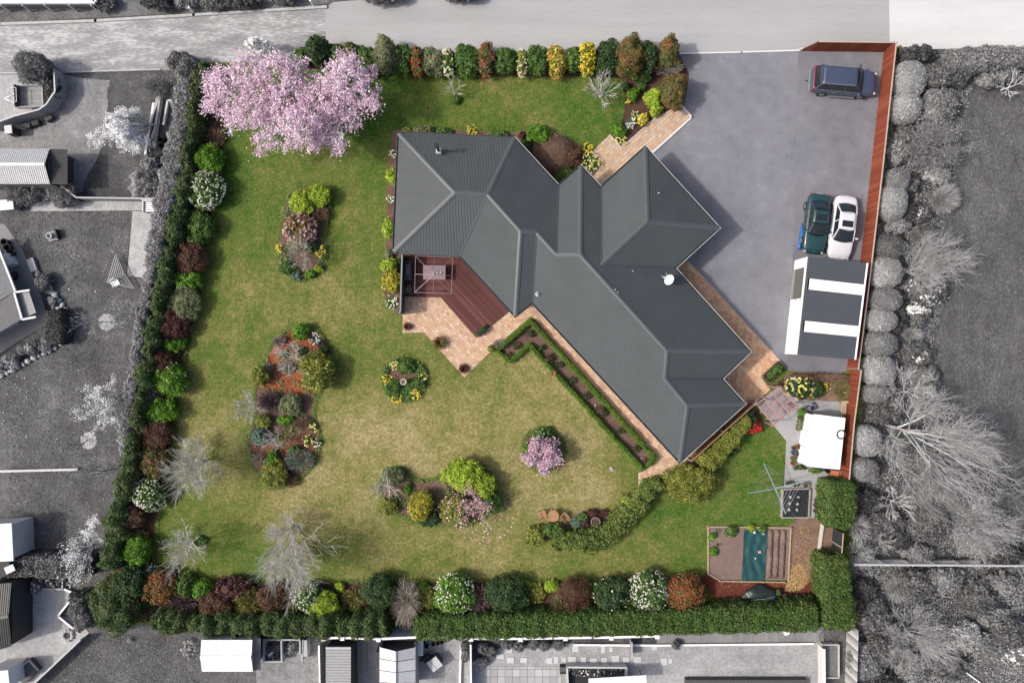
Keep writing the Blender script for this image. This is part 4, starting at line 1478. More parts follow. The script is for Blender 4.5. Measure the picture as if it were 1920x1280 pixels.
# ================================================================== built things on the property
def ribbed(p00, p10, p11, p01, n, amp, nrm=None, fine=4):
 """sheet with ribs running p00->p10, n ribs across"""
 p00, p10, p11, p01 = map(Vector, (p00, p10, p11, p01))
 nrm = nrm or (p10 - p00).cross(p01 - p00).normalized()
 if nrm.z < 0:
  nrm = -nrm
 V, F = [], []
 k = n * fine
 for i in range(k + 1):
  f = i / k
  h = amp * (1 if (i % fine) in (0, 1) else 0)
  V += [p00.lerp(p01, f) + nrm * h, p10.lerp(p11, f) + nrm * h]
 for i in range(k):
  F.append((2 * i, 2 * i + 1, 2 * i + 3, 2 * i + 2))
 return MB().add(V, F)

WOOD_RED = cset((156, 82, 60), (146, 74, 54), (166, 92, 70), (138, 70, 52))
m_railred = mat('red_timber_rail', lin((150, 78, 58)), 0.85, 0.15, 6)
m_capw = mat('fence_capping', lin((214, 190, 170)), 0.8, 0.1, 6)
m_postg = mat('grey_post', lin((170, 170, 170)), 0.7, 0.1, 4)
m_steel = mat('galvanised', lin((190, 196, 198)), 0.35, 0.08, 6, metal=0.6)
m_black = mat('black_plastic', (0.012, 0.012, 0.013), 0.5, 0.2, 6)
m_timber = mat('pale_timber', lin((206, 180, 150)), 0.85, 0.18, 5)
m_timberg = mat('weathered_timber', lin((176, 168, 160)), 0.85, 0.18, 5)
m_wht = mat('white_steel', lin((255, 255, 255), 1.3), 0.45, 0.03, 2)
m_concr = mat('stone_grey', lin((170, 168, 162)), 0.85, 0.15, 5)
m_dark = mat('dark_interior', (0.02, 0.02, 0.02), 0.9, 0.1)

def paling_fence(name, label, base, h, pitch=0.15, w=0.135, cols=WOOD_RED, rail=m_railred, capm=m_capw, face=1, cat='fence'):
 pts = [at(*p) for p in base]
 o = pts[0]
 t = thing(name, label, cat, o)
 protos = []
 rg = random.Random(len(base) * 7 + int(h * 100))
 for i in range(6):
  bb = MB()
  c = cols[i % len(cols)]
  k = rg.uniform(0.9, 1.1)
  bb.col = tuple(x * k for x in c)
  bb.box((0, 0, h / 2), (w, 0.022, h))
  protos.append(bb.mesh('paling', M_PIECE))
 for a_, b_ in zip(pts[:-1], pts[1:]):
  d = (b_ - a_)
  L = d.length
  d.normalize()
  ang = math.atan2(d.y, d.x)
  n = max(1, round(L / pitch))
  sd = Vector((d.y, -d.x, 0)) * face
  for i in range(n):
   p = a_ + d * (i + 0.5) * L / n - o
   q = link('paling', protos[rg.randrange(6)], t, (p.x + sd.x * rg.uniform(-.004, .004), p.y + sd.y * rg.uniform(-.004, .004), rg.uniform(-0.012, 0.004)), ang)
  for z in (0.35, h - 0.3):
   bb = MB()
   bb.beam(a_ - o - sd * 0.05 + Vector((0, 0, z)), b_ - o - sd * 0.05 + Vector((0, 0, z)), 0.05, 0.09)
   bb.build('rail', rail, t)
  if capm:
   bb = MB()
   bb.beam(a_ - o - sd * 0.03 + Vector((0, 0, h + 0.015)), b_ - o - sd * 0.03 + Vector((0, 0, h + 0.015)), 0.09, 0.03)
   bb.build('capping', capm, t)
  k = max(1, int(L / 2.4))
  for i in range(k + 1):
   p = a_ + d * L * i / k - o - sd * 0.11
   bb = MB()
   bb.box((p.x, p.y, (h - 0.05) / 2), (0.1, 0.1, h - 0.05), ang)
   bb.build('post', m_timberg, t)
 return t

paling_fence('paling_fence', 'long red-brown timber fence running down the right side of the driveway', [(1657, 97), (1632, 328), (1613, 490), (1588, 690)], 1.65, face=1)
paling_fence('paling_fence', 'red-brown timber fence behind the small white shed', [(1593, 692), (1580, 792), (1571, 894)], 1.65, face=1)
paling_fence('paling_fence', 'short red-brown timber fence between the driveway and the lane, behind the dark blue four-wheel drive', [(1518, 96.5), (1655, 98)], 1.6, face=1)
# raking end panel of the lane fence
t = thing('fence_wing', 'sloping red-brown end board of the lane fence beside the driveway mouth', 'fence', at(1503, 95))
o = at(1503, 95)
a_, b_ = at(1503, 95) - o, at(1517, 96.5) - o
bb = MB()
bb.add([a_ + Vector((0, 0, 0)), b_, b_ + Vector((0, 0, 1.6)), a_ + Vector((0, 0, 0.25)), a_ + Vector((0, .05, 0)), b_ + Vector((0, .05, 0)), b_ + Vector((0, .05, 1.6)), a_ + Vector((0, .05, 0.25))], [(0, 1, 2, 3), (7, 6, 5, 4), (3, 2, 6, 7), (0, 3, 7, 4)])
bb.build('board', m_railred, t)
bb = MB()
bb.box((a_.x - 0.12, a_.y, 0.2), (0.14, 0.14, 0.4))
bb.build('post', mat('cream_post', lin((226, 216, 204)), 0.8), t)

# ------------------------------------------------ carport / garage by the fence
cg = thing('garage', 'flat-roofed garage with white front and two pale skylight strips beside the parked sedans', 'garage', at(1540, 575))
O = at(1540, 575)
ZH, ZL = 2.55, 2.25
TL, TR, BR, BL = at(1518, 480.5, ZH) - O, at(1625, 493, ZL) - O, at(1602, 674, ZL) - O, at(1498, 664.5, ZH) - O
m_gr = mat('garage_roof_steel', lin((92, 96, 102)), 0.55, 0.05, 1.5)
m_sky = mat('skylight_sheet', lin((250, 248, 236), 1.55), 0.5, 0.04, 5)
cuts = [0, 0.225, 0.335, 0.655, 0.765, 1.0]
for i in range(5):
 f0, f1 = cuts[i], cuts[i + 1]
 L0, R0, L1, R1 = TL.lerp(BL, f0), TR.lerp(BR, f0), TL.lerp(BL, f1), TR.lerp(BR, f1)
 lift = Vector((0, 0, 0.03)) if i in (1, 3) else Vector()
 if i in (1, 3):
  L0 = L0.lerp(R0, 0.04); L1 = L1.lerp(R1, 0.04)
 ribbed(L0 + lift, R0 + lift, R1 + lift, L1 + lift, max(2, int((f1 - f0) * 36)), 0.025).build('skylight' if i in (1, 3) else 'roof_sheet', m_sky if i in (1, 3) else m_gr, cg)
# front wall with a roller door
wa, wb = TL + (TL - TR).normalized() * 0.02, BL + (BL - BR).normalized() * 0.02
wa.z = wb.z = 0
d = (wb - wa).normalized()
nrm = Vector((-d.y, d.x, 0))
if nrm.x > 0:
 nrm = -nrm
LW = (wb - wa).length

def wall_piece(f0, f1, z0, z1, name, m, dep=0.08, off=0.0):
 bb = MB()
 p, q = wa + d * LW * f0 - nrm * (dep / 2 - off), wa + d * LW * f1 - nrm * (dep / 2 - off)
 zc = Vector((0, 0, (z0 + z1) / 2))
 bb.beam(p + zc, q + zc, dep, z1 - z0)
 return bb.build(name, m, cg)

wall_piece(0, 0.10, 0, 2.5, 'front_wall', m_wht)
wall_piece(0.42, 1.0, 0, 2.5, 'front_wall', m_wht)
wall_piece(0.10, 0.42, 1.92, 2.5, 'front_wall', m_wht)
wall_piece(0.10, 0.42, 0.02, 1.92, 'roller_door', mat('grey_door', lin((118, 116, 112)), 0.6, 0.1, 4), 0.03, -0.10)
wall_piece(0.10, 0.42, 0.0, 0.08, 'door_sill', m_concr, 0.3, 0.06)
wall_piece(0.425, 0.435, 1.0, 1.12, 'door_handle', m_steel, 0.06, 0.06)
for p, q, zt in ((TL, TR, 2.2), (BL, BR, 2.2), (TR, BR, 2.15)):
 p, q = Vector((p.x, p.y, 0)), Vector((q.x, q.y, 0))
 ins = (Vector((0, 0, 0)) - (p + q) / 2).normalized() * 0.2
 bb = MB()
 bb.beam(p + ins + Vector((0, 0, zt / 2)), q + ins + Vector((0, 0, zt / 2)), 0.06, zt)
 bb.build('wall', m_gr, cg)
bb = MB()
bb.beam(TR + Vector((0.05, 0, -0.03)), BR + Vector((0.05, 0, -0.03)), 0.12, 0.12)
bb.build('gutter', m_wht, cg)
bb = MB()
bb.beam(TL + Vector((-0.02, 0, -0.02)), BL + Vector((-0.02, 0, -0.02)), 0.16, 0.1)
bb.build('front_flashing', m_gr, cg)
wp = BL.lerp(BR, 0.1)

# ------------------------------------------------ small white shed
SH = 1.8
sp = [(1526, 776), (1585, 783.5), (1574.5, 880), (1512, 874)]
O = at(1548, 828, 0)
sh = thing('shed', 'small white garden shed with pale flat roof and a black hoop on top', 'shed', O)
S4 = [at(*p, SH) - O for p in sp]
ribbed(S4[0], S4[1], S4[2], S4[3], 1, 0.0).build('roof', m_wht, sh)
ribbed(S4[0] + Vector((0, 0, .012)), S4[1] + Vector((0, 0, .012)), S4[2] + Vector((0, 0, .012)), S4[3] + Vector((0, 0, .012)), 24, 0.03).build('roof_sheet', m_wht, sh)
m_shg = mat('shed_grey', lin((150, 152, 156)), 0.6, 0.08)
for i, (p, q) in enumerate(zip(S4, S4[1:] + S4[:1])):
 c = sum(S4, Vector()) / 4
 pa, qa = p.lerp(c, 0.03), q.lerp(c, 0.03)
 if i == 3:                                   # west side: three white panels
  for f0, f1 in ((0.005, 0.325), (0.335, 0.655), (0.665, 0.995)):
   bb = MB()
   A, B_ = pa.lerp(qa, f0), pa.lerp(qa, f1)
   bb.beam(Vector((A.x, A.y, 0.88)), Vector((B_.x, B_.y, 0.88)), 0.05, 1.72)
   bb.build('panel', m_wht, sh)
  bb = MB()
  bb.beam(Vector((pa.x, pa.y, 0.85)), Vector((qa.x, qa.y, 0.85)), 0.02, 1.6)
  bb.build('panel_frame', m_shg, sh)
 else:
  bb = MB()
  bb.beam(Vector((pa.x, pa.y, 0.87)), Vector((qa.x, qa.y, 0.87)), 0.05, 1.74)
  bb.build('wall', m_shg if i == 0 else m_wht, sh)  # north wall grey: its shade is put into the wall colour
bb = MB()
bb.beam(S4[0] + Vector((0, 0, -.05)), S4[1] + Vector((0, 0, -.05)), 0.06, 0.08)
bb.build('roof_trim', m_shg, sh)
for x, y, r, m, nm, lb in ((1576.5, 814, 0.30, m_black, 'hoop', 'black rubber hoop lying on the white shed roof'), (1560, 867, 0.29, mat('pale_hoop', lin((236, 236, 236)), 0.5), 'hoop', 'faint white hoop on the shed roof')):
 p = at(x, y, SH)
 bb = MB()
 bb.torus((0, 0, 0.06), r, 0.045 if m is m_black else 0.02, 28, 6)
 o = bb.build(nm, m, None, True)
 o.location = p
 tag(o, lb, 'hoop')

# ------------------------------------------------ pergola over the mauve slabs
PZ = 2.2
W_, N_, E_, S_ = at(1420, 757, PZ), at(1461, 727, PZ), at(1495, 762, PZ), at(1451, 797, PZ)
pg = thing('pergola', 'open pinkish timber pergola grid beside the house corner', 'pergola', (W_ + E_) / 2 - Vector((0, 0, PZ)))
O = Vector(pg.location)
m_pg = mat('pink_timber', lin((196, 150, 146)), 0.8, 0.12, 5)
for i in range(4):
 f = i / 3
 for A, B_, z in ((W_.lerp(N_, f), S_.lerp(E_, f), 0.0), (W_.lerp(S_, f), N_.lerp(E_, f), -0.085)):
  d = (B_ - A).normalized() * 0.2
  bb = MB()
  bb.beam(A - d - O + Vector((0, 0, z)), B_ + d - O + Vector((0, 0, z)), 0.055, 0.08)
  bb.build('beam', m_pg, pg)
for P in (W_, N_, E_, S_):
 bb = MB()
 q = P - O
 bb.box((q.x, q.y, (PZ - 0.13) / 2), (0.09, 0.09, PZ - 0.13), 0.7)
 bb.build('post', m_pg, pg)

# timber screen along the house's south-east side
paling_fence('timber_screen', 'brown timber screen fence along the house behind the yellow-green hedge', [(1408, 752), (1288, 860)], 1.25, 0.16, 0.14, cset((120, 84, 62), (108, 74, 54), (132, 94, 70)), mat('brown_rail', lin((176, 138, 104)), 0.85, 0.15), mat('brown_cap', lin((190, 150, 112)), 0.85, 0.15), face=-1)

# ------------------------------------------------ deck
DZ = 0.16
dk = thing('deck', 'dark red-brown timber deck in the angle of the house', 'deck', (0, 0, 0))
DC = cset((120, 78, 74), (112, 72, 70), (130, 86, 82), (104, 66, 64))
lay(ring([(757, 474), (864, 478), (826.5, 558), (757, 556)]), 0.0, 9, 0.14, 0.012, DZ - 0.03, DZ, DC, 51, 0.0, 0.002, 0.1, each=('deck_board', dk))
lay(ring([(864, 478), (957, 581), (893, 633), (826.5, 558)]), A45, 9, 0.14, 0.012, DZ - 0.03, DZ + 0.002, DC, 52, 0.0, 0.002, 0.1, each=('deck_board', dk))
bb = MB()
bb.prism(ring([(757, 474), (864, 478), (957, 581), (893, 631.5), (827, 557), (757.5, 555)]), 0.035, DZ - 0.032)
bb.build('deck_frame', mat('deck_frame', lin((84, 48, 46)), 0.9, 0.1), dk)

# solid screen on the deck's west side
sc = thing('privacy_screen', 'pale grey screen wall on the left edge of the deck', 'screen', at(756, 530))
O = Vector(sc.location)
A, B_ = at(754, 476, 1.75), at(750.5, 586, 1.75)
A.z = B_.z = 0
m_scr = mat('screen_grey', lin((150, 156, 160)), 0.7, 0.06)
bb = MB()
bb.beam(A - O + Vector((0, 0, 0.87)), B_ - O + Vector((0, 0, 0.87)), 0.06, 1.72)
bb.build('panel', mat('screen_dark', lin((70, 70, 74)), 0.7, 0.08), sc)
bb = MB()
bb.beam(A - O + Vector((0, 0, 1.76)), B_ - O + Vector((0, 0, 1.76)), 0.11, 0.05)
bb.build('top_rail', m_scr, sc)
for f in (0.0, 0.5, 1.0):
 q = A.lerp(B_, f) - O
 bb = MB()
 bb.box((q.x - 0.06, q.y, 0.9), (0.1, 0.12, 1.84))
 bb.build('post', m_scr, sc)

# gazebo frame
GZ, GP = 2.1, 2.75
cs_ = [at(779, 480, GZ), at(848.5, 483, GZ), at(846.5, 550.5, GZ), at(777.5, 548, GZ)]
gz = thing('gazebo_frame', 'bare metal gazebo frame without its cover standing on the deck', 'gazebo', at(820, 515, 0) + Vector((0, 0, DZ)))
O = Vector(gz.location)
pk = at(813, 515, GP) - O
cs_ = [c - O for c in cs_]
m_gzf = mat('gazebo_metal', lin((176, 160, 158)), 0.45, 0.08, 4, metal=0.3)
for i in range(4):
 a_, b_ = cs_[i], cs_[(i + 1) % 4]
 for nm, p, q, w in (('rail', a_, b_, 0.026), ('rafter', a_, pk, 0.022), ('rafter', (a_ + b_) / 2, pk, 0.02), ('post', Vector((a_.x, a_.y, 0)), a_, 0.035)):
  bb = MB()
  bb.beam(p, q, w)
  bb.build(nm, m_gzf, gz)

# outdoor table with cloth and pots
tb = thing('outdoor_table', 'rectangular outdoor table with a mauve cloth under the gazebo frame', 'table', at(817, 513, 0) + Vector((0, 0, DZ)))
a_, b_ = at(796, 499, 0.9), at(838, 526, 0.9)
w, dpt = (b_.x - a_.x), (a_.y - b_.y)
bb = MB()
bb.box((0, 0, 0.73), (w, dpt, 0.05))
bb.build('table_top', mat('mauve_cloth', lin((160, 138, 146)), 0.9, 0.06, 8), tb, bevel=0.02)
for sx in (-1, 1):
 for sy in (-1, 1):
  bb = MB()
  bb.box((sx * (w / 2 - 0.12), sy * (dpt / 2 - 0.12), 0.35), (0.07, 0.07, 0.70))
  bb.build('leg', m_timberg, tb)
bb = MB()
bb.box((0, 0, 0.6), (w * 0.985, dpt * 0.985, 0.2))
bb.build('cloth_edge', mat('mauve_cloth', None), tb)
for i, (dx, nm) in enumerate(((-0.16, 'left of three on the deck table'), (0.1, 'in the middle of the deck table'), (0.36, 'right of three on the deck table'))):
 q = thing('table_pot', 'small pale pot ' + nm, 'pot', at(817, 511, 0.92) + Vector((dx, 0, 0)), 0, 'pots on the deck table')
 bb = MB()
 bb.lathe((0, 0, 0), [(0.05, 0), (0.075, 0.11), (0.06, 0.11), (0.055, 0.09)], 12)
 bb.build('pot', mat('pot_white', lin((214, 210, 200)), 0.6), q)
 link('leaves', blades_mesh(nseed(), 0.1, 0.16, 14, 0.03, PAL['greygreen']), q)

# covered barbecue
bq = thing('barbecue', 'covered dark grey barbecue against the deck screen', 'barbecue', at(766, 507.5, 0.5) * 1.0)
bq.location.z = DZ
bb = MB()
bb.box((0, 0, 0.42), (0.56, 1.45, 0.84))
bb.build('cover', mat('bbq_cover', lin((78, 78, 84)), 0.75, 0.12, 5), bq, bevel=0.05)
bb = MB()
vs = []
for y in (-0.42, 0.42):
 for k in range(7):
  a2 = math.pi * k / 6
  vs.append((0.27 * math.cos(a2), y * (1 if k not in (0, 6) else 1.05), 0.845 + 0.24 * math.sin(a2)))
fs = [(k, k + 1, 8 + k, 7 + k) for k in range(6)] + [tuple(range(6, -1, -1)), tuple(range(7, 14))]
bb.add(vs, fs)
bb.build('hood', mat('bbq_hood', lin((92, 92, 100)), 0.65, 0.08, 5), bq)

# low planter trough beside the deck
tr = thing('planter_trough', 'narrow trough of clipped green plants at the tip of the deck', 'planter', at(903, 620, 0.3) * 1)
tr.location.z = 0.03
bb = MB()
bb.box((0, 0, 0.16), (1.05, 0.34, 0.32), math.radians(43))
bb.build('trough', mat('trough_dark', lin((96, 84, 74)), 0.8), tr, bevel=0.02)
me, _ = foliage_mesh(nseed(), 0.52, 0.2, 0.4, PAL['dark'], 0.10)
link('foliage', me, tr, (0, 0, 0.2), math.radians(43))

# ------------------------------------------------ rotary clothesline
cl = thing('clothesline', 'rotary clothesline with four long grey arms on the lawn', 'clothesline', at(1434, 905))
O = Vector(cl.location)
ct = at(1453.5, 915.5, 2.05) - O
bb = MB()
bb.tube((0, 0, 0), ct, 0.03, 0.025, 8)
bb.build('pole', m_steel, cl)
tips_ = [at(1432, 868, 2.35) - O, at(1504, 903, 2.35) - O, at(1473, 963, 2.35) - O, at(1403, 924, 2.35) - O]
m_arm = mat('clothesline_arm', lin((170, 196, 200)), 0.4, 0.05, metal=0.2)
for q in tips_:
 bb = MB()
 bb.beam(ct, q, 0.06, 0.05)
 bb.tube(ct + Vector((0, 0, -0.35)), ct.lerp(q, 0.35), 0.014, n=5)
 bb.build('arm', m_arm, cl)
for f in (0.3, 0.44, 0.58, 0.72, 0.86, 0.98):
 bb = MB()
 for i in range(4):
  bb.tube(ct.lerp(tips_[i], f), ct.lerp(tips_[(i + 1) % 4], f), 0.006, n=3, cap=False)
 bb.build('line', m_steel, cl)

# ------------------------------------------------ black-covered raised bed
rb = thing('raised_bed', 'square raised bed lined with black weed mat below the clothesline', 'garden bed', at(1494, 943))
O = Vector(rb.location)
cr = [at(1468, 917, .25) - O, at(1519, 916, .25) - O, at(1516, 970, .25) - O, at(1466, 970, .25) - O]
for c in cr:
 c.z = 0
for p, q in zip(cr, cr[1:] + cr[:1]):
 bb = MB()
 bb.beam(p + Vector((0, 0, 0.14)), q + Vector((0, 0, 0.14)), 0.09, 0.28)
 bb.build('board', m_timberg, rb)
bb = MB()
rgr = random.Random(3)
K_ = 14
vs = []
for i in range(K_):
 for j in range(K_):
  p = (cr[0].lerp(cr[1], 0.03 + 0.94 * i / (K_ - 1))).lerp(cr[3].lerp(cr[2], 0.03 + 0.94 * i / (K_ - 1)), 0.03 + 0.94 * j / (K_ - 1))
  vs.append((p.x, p.y, 0.2 + rgr.uniform(-0.02, 0.03)))
bb.add(vs, [(i * K_ + j, i * K_ + j + 1, (i + 1) * K_ + j + 1, (i + 1) * K_ + j) for i in range(K_ - 1) for j in range(K_ - 1)])
bb.build('weed_mat', mat('weed_mat', lin((42, 42, 48)), 0.8, 0.2, 4), rb)
k = 0
for i in range(4):
 for j in range(4):
  px_, py_ = 1478 + i * 12 - j * 0.8 + rgr.uniform(-2, 2), 926 + j * 12 + rgr.uniform(-2, 2)
  tuft('seedling', f'{["leftmost", "second", "third", "rightmost"][i]} seedling in the {["top", "second", "third", "bottom"][j]} row of the black raised bed', px_, py_, 3.5, 0.4, 'green', 14, 0.035, group='seedlings in the black raised bed')
for i, (x, y) in enumerate(((1482, 931), (1497, 931), (1480.5, 943), (1495, 944), (1479.5, 955), (1494, 955))):
 q = thing('stone', 'white stone holding down the weed mat, ' + ['top left', 'top right', 'middle left', 'middle right', 'lower left', 'lower right'][i] + ' of six', 'stone', at(x, y, 0.2), 0.4 * i, 'white stones on the weed mat')
 me, _ = foliage_mesh(1, 0.1, 0.08, 0.1, P_((240, 240, 240)), 0.05, cover=0.0, core=1.0)
 link('rock', me, q)

# ------------------------------------------------ pots
POTC = {'terra': lin((176, 106, 78)), 'black': lin((58, 54, 52)), 'brown': lin((112, 76, 60)), 'green': lin((150, 164, 150)), 'blue': lin((40, 130, 190)), 'stone': lin((150, 146, 138))}

def pot(label, px, py, r, h, colr, plant=None, group=None, cat='pot'):
 loc, m = place(px, py, h, 0.9)
 q = thing('plant_pot', label, cat, loc, 0, group)
 R = r * m
 bb = MB()
 bb.lathe((0, 0, 0), [(R * 0.72, 0), (R, h), (R * 1.08, h), (R * 1.08, h - 0.05 * 0.5), (R * 0.9, h - 0.002), (R * 0.86, h - 0.06)], 16)
 bb.build('pot', mat('pot_' + colr, POTC[colr], 0.7, 0.12, 8), q)
 bb = MB()
 bb.lathe((0, 0, h - 0.075), [(R * 0.87, 0), (R * 0.87, 0.02), (0.01, 0.03)], 14)
 bb.build('soil', m_soil, q)
 if plant:
  pl, hh, k = plant
  me, _ = foliage_mesh(nseed(), R * k, R * k, hh, PAL[pl], 0.09, cover=1.6)
  link('foliage', me, q, (0, 0, h - 0.06))
 return q

pot('wide shallow stone bowl in the bed by the curved hedge', 1116.5, 978, 8.5, 0.55, 'stone')
pot('large pale-rimmed pot at the corner of the black raised bed', 1511, 909.5, 5.2, 0.45, 'green')
for i, (x, y) in enumerate(((1477, 906), (1483.5, 905), (1490, 908.5), (1497, 908))):
 pot('dark pot ' + ['leftmost', 'second', 'third', 'rightmost'][i] + ' in the row above the black raised bed', x, y, 3.4, 0.3, 'black' if i != 2 else 'brown', group='pots above the black raised bed')
PC_ = [(1541, 903), (1541, 913), (1534, 917), (1542, 920), (1540, 928), (1532, 938), (1540, 936), (1530, 947), (1539, 945), (1529.5, 958), (1538, 953), (1536, 962)]
for i, (x, y) in enumerate(PC_):
 pot('plant pot number %s from the top beside the tall clipped hedge block' % ['one', 'two', 'three', 'four', 'five', 'six', 'seven', 'eight', 'nine', 'ten', 'eleven', 'twelve'][i], x, y, 3.6 + (i % 3) * 0.4, 0.3, ['brown', 'black', 'terra', 'brown'][i % 4], group='pots beside the hedge block')
PS_ = [(1497, 837, 4.5, 'terra', 'top terracotta pot by the south end of the white shed'), (1489, 840, 4, 'brown', 'brown pot left of the top terracotta pot by the white shed'), (1488, 848, 4.6, 'blue', 'bright blue pot beside the white shed'), (1494, 851, 3.5, 'brown', 'brown pot between the blue pot and the white shed'), (1487, 859, 4.6, 'terra', 'terracotta pot with a plant just below the blue pot'), (1487, 868, 4.2, 'terra', 'lowest terracotta pot on the left of the white shed'), (1491, 877, 4, 'green', 'pale green pot below the terracotta pots'), (1500, 876, 4.5, 'black', 'black pot at the shed corner'), (1509, 875, 5, 'black', 'wide black tub at the shed corner')]
for i, (x, y, r, c_, lb) in enumerate(PS_):
 pot(lb, x, y, r, 0.32, c_, ('green', 0.2, 0.8) if i in (4, 6, 7) else None)
for i, (x, y) in enumerate(((1500, 782), (1499, 790), (1498, 798), (1497, 803))):
 pot(['top', 'second', 'third', 'bottom'][i] + ' potted succulent against the west wall of the white shed', x, y, 4.2, 0.25, 'brown', ('greygreen' if i else 'green', 0.25, 1.0), group='potted succulents by the shed')
PB_ = [(1459, 1110, 6), (1471, 1117, 5), (1481, 1119, 5), (1493, 1119, 5.4), (1506, 1118, 5.2), (1518, 1118, 5.6)]
for i, (x, y, r) in enumerate(PB_):
 pot(['large tub nearest the covered heap', 'second tub', 'third tub', 'fourth tub', 'fifth tub', 'last tub'][i] + ' in the row below the vegetable plot', x, y, r, 0.4, 'black', ('green', 0.2, 0.75) if i in (0, 5) else None, group='tubs below the vegetable plot')
pot('small round pot at the left end of the box hedge', 920, 653, 6, 0.3, 'stone', ('olive', 0.3, 1.0))

# ------------------------------------------------ vegetable plot
for p, q, lb in (((1327, 986), (1482, 988), 'top edge'), ((1327, 986), (1327, 1074), 'left edge'), ((1327, 1074), (1350, 1088), 'cut corner'), ((1350, 1088), (1470, 1090), 'bottom edge'), ((1482, 988), (1477, 1086), 'right edge')):
 A, B_ = at(*p), at(*q)
 t = thing('timber_edging', 'pale timber board along the ' + lb + ' of the vegetable plot', 'edging', (A + B_) / 2, 0, 'vegetable plot edging')
 O = Vector(t.location)
 bb = MB()
 bb.beam(A - O + Vector((0, 0, 0.07)), B_ - O + Vector((0, 0, 0.07)), 0.07, 0.17)
 bb.build('board', m_timber, t)
 k = max(2, int((B_ - A).length / 1.3))
 for i in range(k + 1):
  c = A.lerp(B_, (i + .02) / (k + .04)) - O
  bb = MB()
  bb.box((c.x, c.y, 0.1), (0.1, 0.1, 0.2))
  bb.build('peg', m_timber, t)
# soil ridges
RID = cset((104, 86, 78), (128, 108, 100), (86, 70, 62))
m_ridge = mat_ground('ridge_soil', cset((104, 86, 78), (128, 108, 98), (146, 124, 114), (158, 136, 124)), big=0.6, mid=2.5, fine=12, contrast=0.2)
for i, x in enumerate((1444, 1456, 1468)):
 A, B_ = at(x + 1, 991), at(x - 3, 1083)
 bb = MB()
 rgr = random.Random(60 + i)
 vs, fs = [], []
 for k in range(24):
  c = A.lerp(B_, k / 23)
  for j in range(7):
   f = j / 6 - 0.5
   vs.append((c.x + f * 0.42 + rgr.uniform(-.02, .02), c.y, 0.068 + max(0, 0.17 * math.cos(math.pi * f) + rgr.uniform(-0.03, 0.03)) * (0 if k in (0, 23) else 1)))
 for k in range(23):
  for j in range(6):
   fs.append((k * 7 + j, (k + 1) * 7 + j, (k + 1) * 7 + j + 1, k * 7 + j + 1))
 bb.add(vs, fs)
 tag(bb.build('soil_ridge', m_ridge), kind='structure')
# green ground cover sheet
A, B_, C_, D2 = at(1394, 993), at(1438, 993), at(1433, 1087), at(1390, 1087)
bb = MB()
rgr = random.Random(8)
nu, nv = 18, 36
ph = [rgr.uniform(0, 6) for _ in range(6)]
vs = []
for i in range(nu):
 for j in range(nv):
  u, v = i / (nu - 1), j / (nv - 1)
  p = A.lerp(B_, u).lerp(D2.lerp(C_, u), v)
  wr = 0.02 * math.sin(u * 17 + ph[0] + 2.2 * math.sin(v * 5 + ph[1])) + 0.015 * math.sin(v * 23 + ph[2] + 3 * math.sin(u * 6)) + 0.012 * math.sin((u * 9 - v * 14) + ph[3])
  vs.append((p.x + 0.04 * math.sin(v * 9 + ph[4]) * (u - 0.5), p.y, 0.115 + wr))
bb.add(vs, [(i * nv + j + 1, i * nv + j, (i + 1) * nv + j, (i + 1) * nv + j + 1)[::-1] for i in range(nu - 1) for j in range(nv - 1)])
o = bb.build('ground_sheet', mat('green_sheet', lin((40, 86, 88)), 0.45, 0.12, 5), None, True)
tag(o, 'dark teal plastic sheet laid over the vegetable plot', 'sheet')
for lb, x, y, s, c in (('pale pink brick lying in the middle of the teal sheet', 1423, 1033, (0.23, 0.2, 0.1), (222, 178, 160)), ('white stone at the top edge of the teal sheet, left one', 1413, 996, (0.16, 0.2, 0.12), (240, 236, 230)), ('white stone at the top right corner of the teal sheet', 1430, 999, (0.2, 0.13, 0.1), (236, 224, 214)), ('small white chip on the teal sheet below the brick', 1415, 1045, (0.1, 0.13, 0.06), (240, 240, 236))):
 bb = MB()
 bb.box((0, 0, s[2] / 2), s, 0.2, 0.85)
 o = bb.build('brick' if 'brick' in lb else 'stone', mat('stone_%d' % x, lin(c), 0.85, 0.1, 8), None, bevel=0.015)
 o.location = at(x, y) + Vector((0, 0, 0.125))
 tag(o, lb, 'brick' if 'brick' in lb else 'stone')

# tarpaulin-covered heap
hp = thing('covered_heap', 'heap under a crumpled black-green tarpaulin tied with white straps', 'tarpaulin', at(1426, 1114, 0.4) * 1)
hp.location.z = 0.02
rg_ = np.random.default_rng(7)
lm_ = lumps(rg_, 26, 0.28, 14)
Vc, Fc = core_mesh(lm_, 1.25, 0.52, 0.75, 1.0, 0.9, 40, 16)
link('tarpaulin', np_mesh('tarpaulin', Vc, Fc, mat('tarp', lin((50, 62, 58)), 0.38, 0.3, 5), None, False), hp)
for k in range(5):
 y0 = -0.42 + 0.1 * k
 bb = MB()
 prev = None
 for i in range(9):
  x = -0.75 + 1.7 * i / 8
  p = Vector((x, y0 + (0.25 if k % 2 else -0.05) * i / 8, 0.58 + 0.22 * math.cos((x - 0.1) * 1.6) - 0.02 * k))
  if prev:
   bb.tube(prev, p, 0.014, n=5)
  prev = p
 bb.build('strap', m_frame, hp)
sb = thing('white_sack', 'crumpled white sack at the left end of the tarpaulin heap', 'sack', at(1398, 1118, 0.2) * 1)
sb.location.z = 0.03
Vc, Fc = core_mesh(lumps(np.random.default_rng(4), 20, 0.4, 12), 0.22, 0.16, 0.3, 1.0, 1.0)
link('sack', np_mesh('sack', Vc, Fc, m_frame), sb)

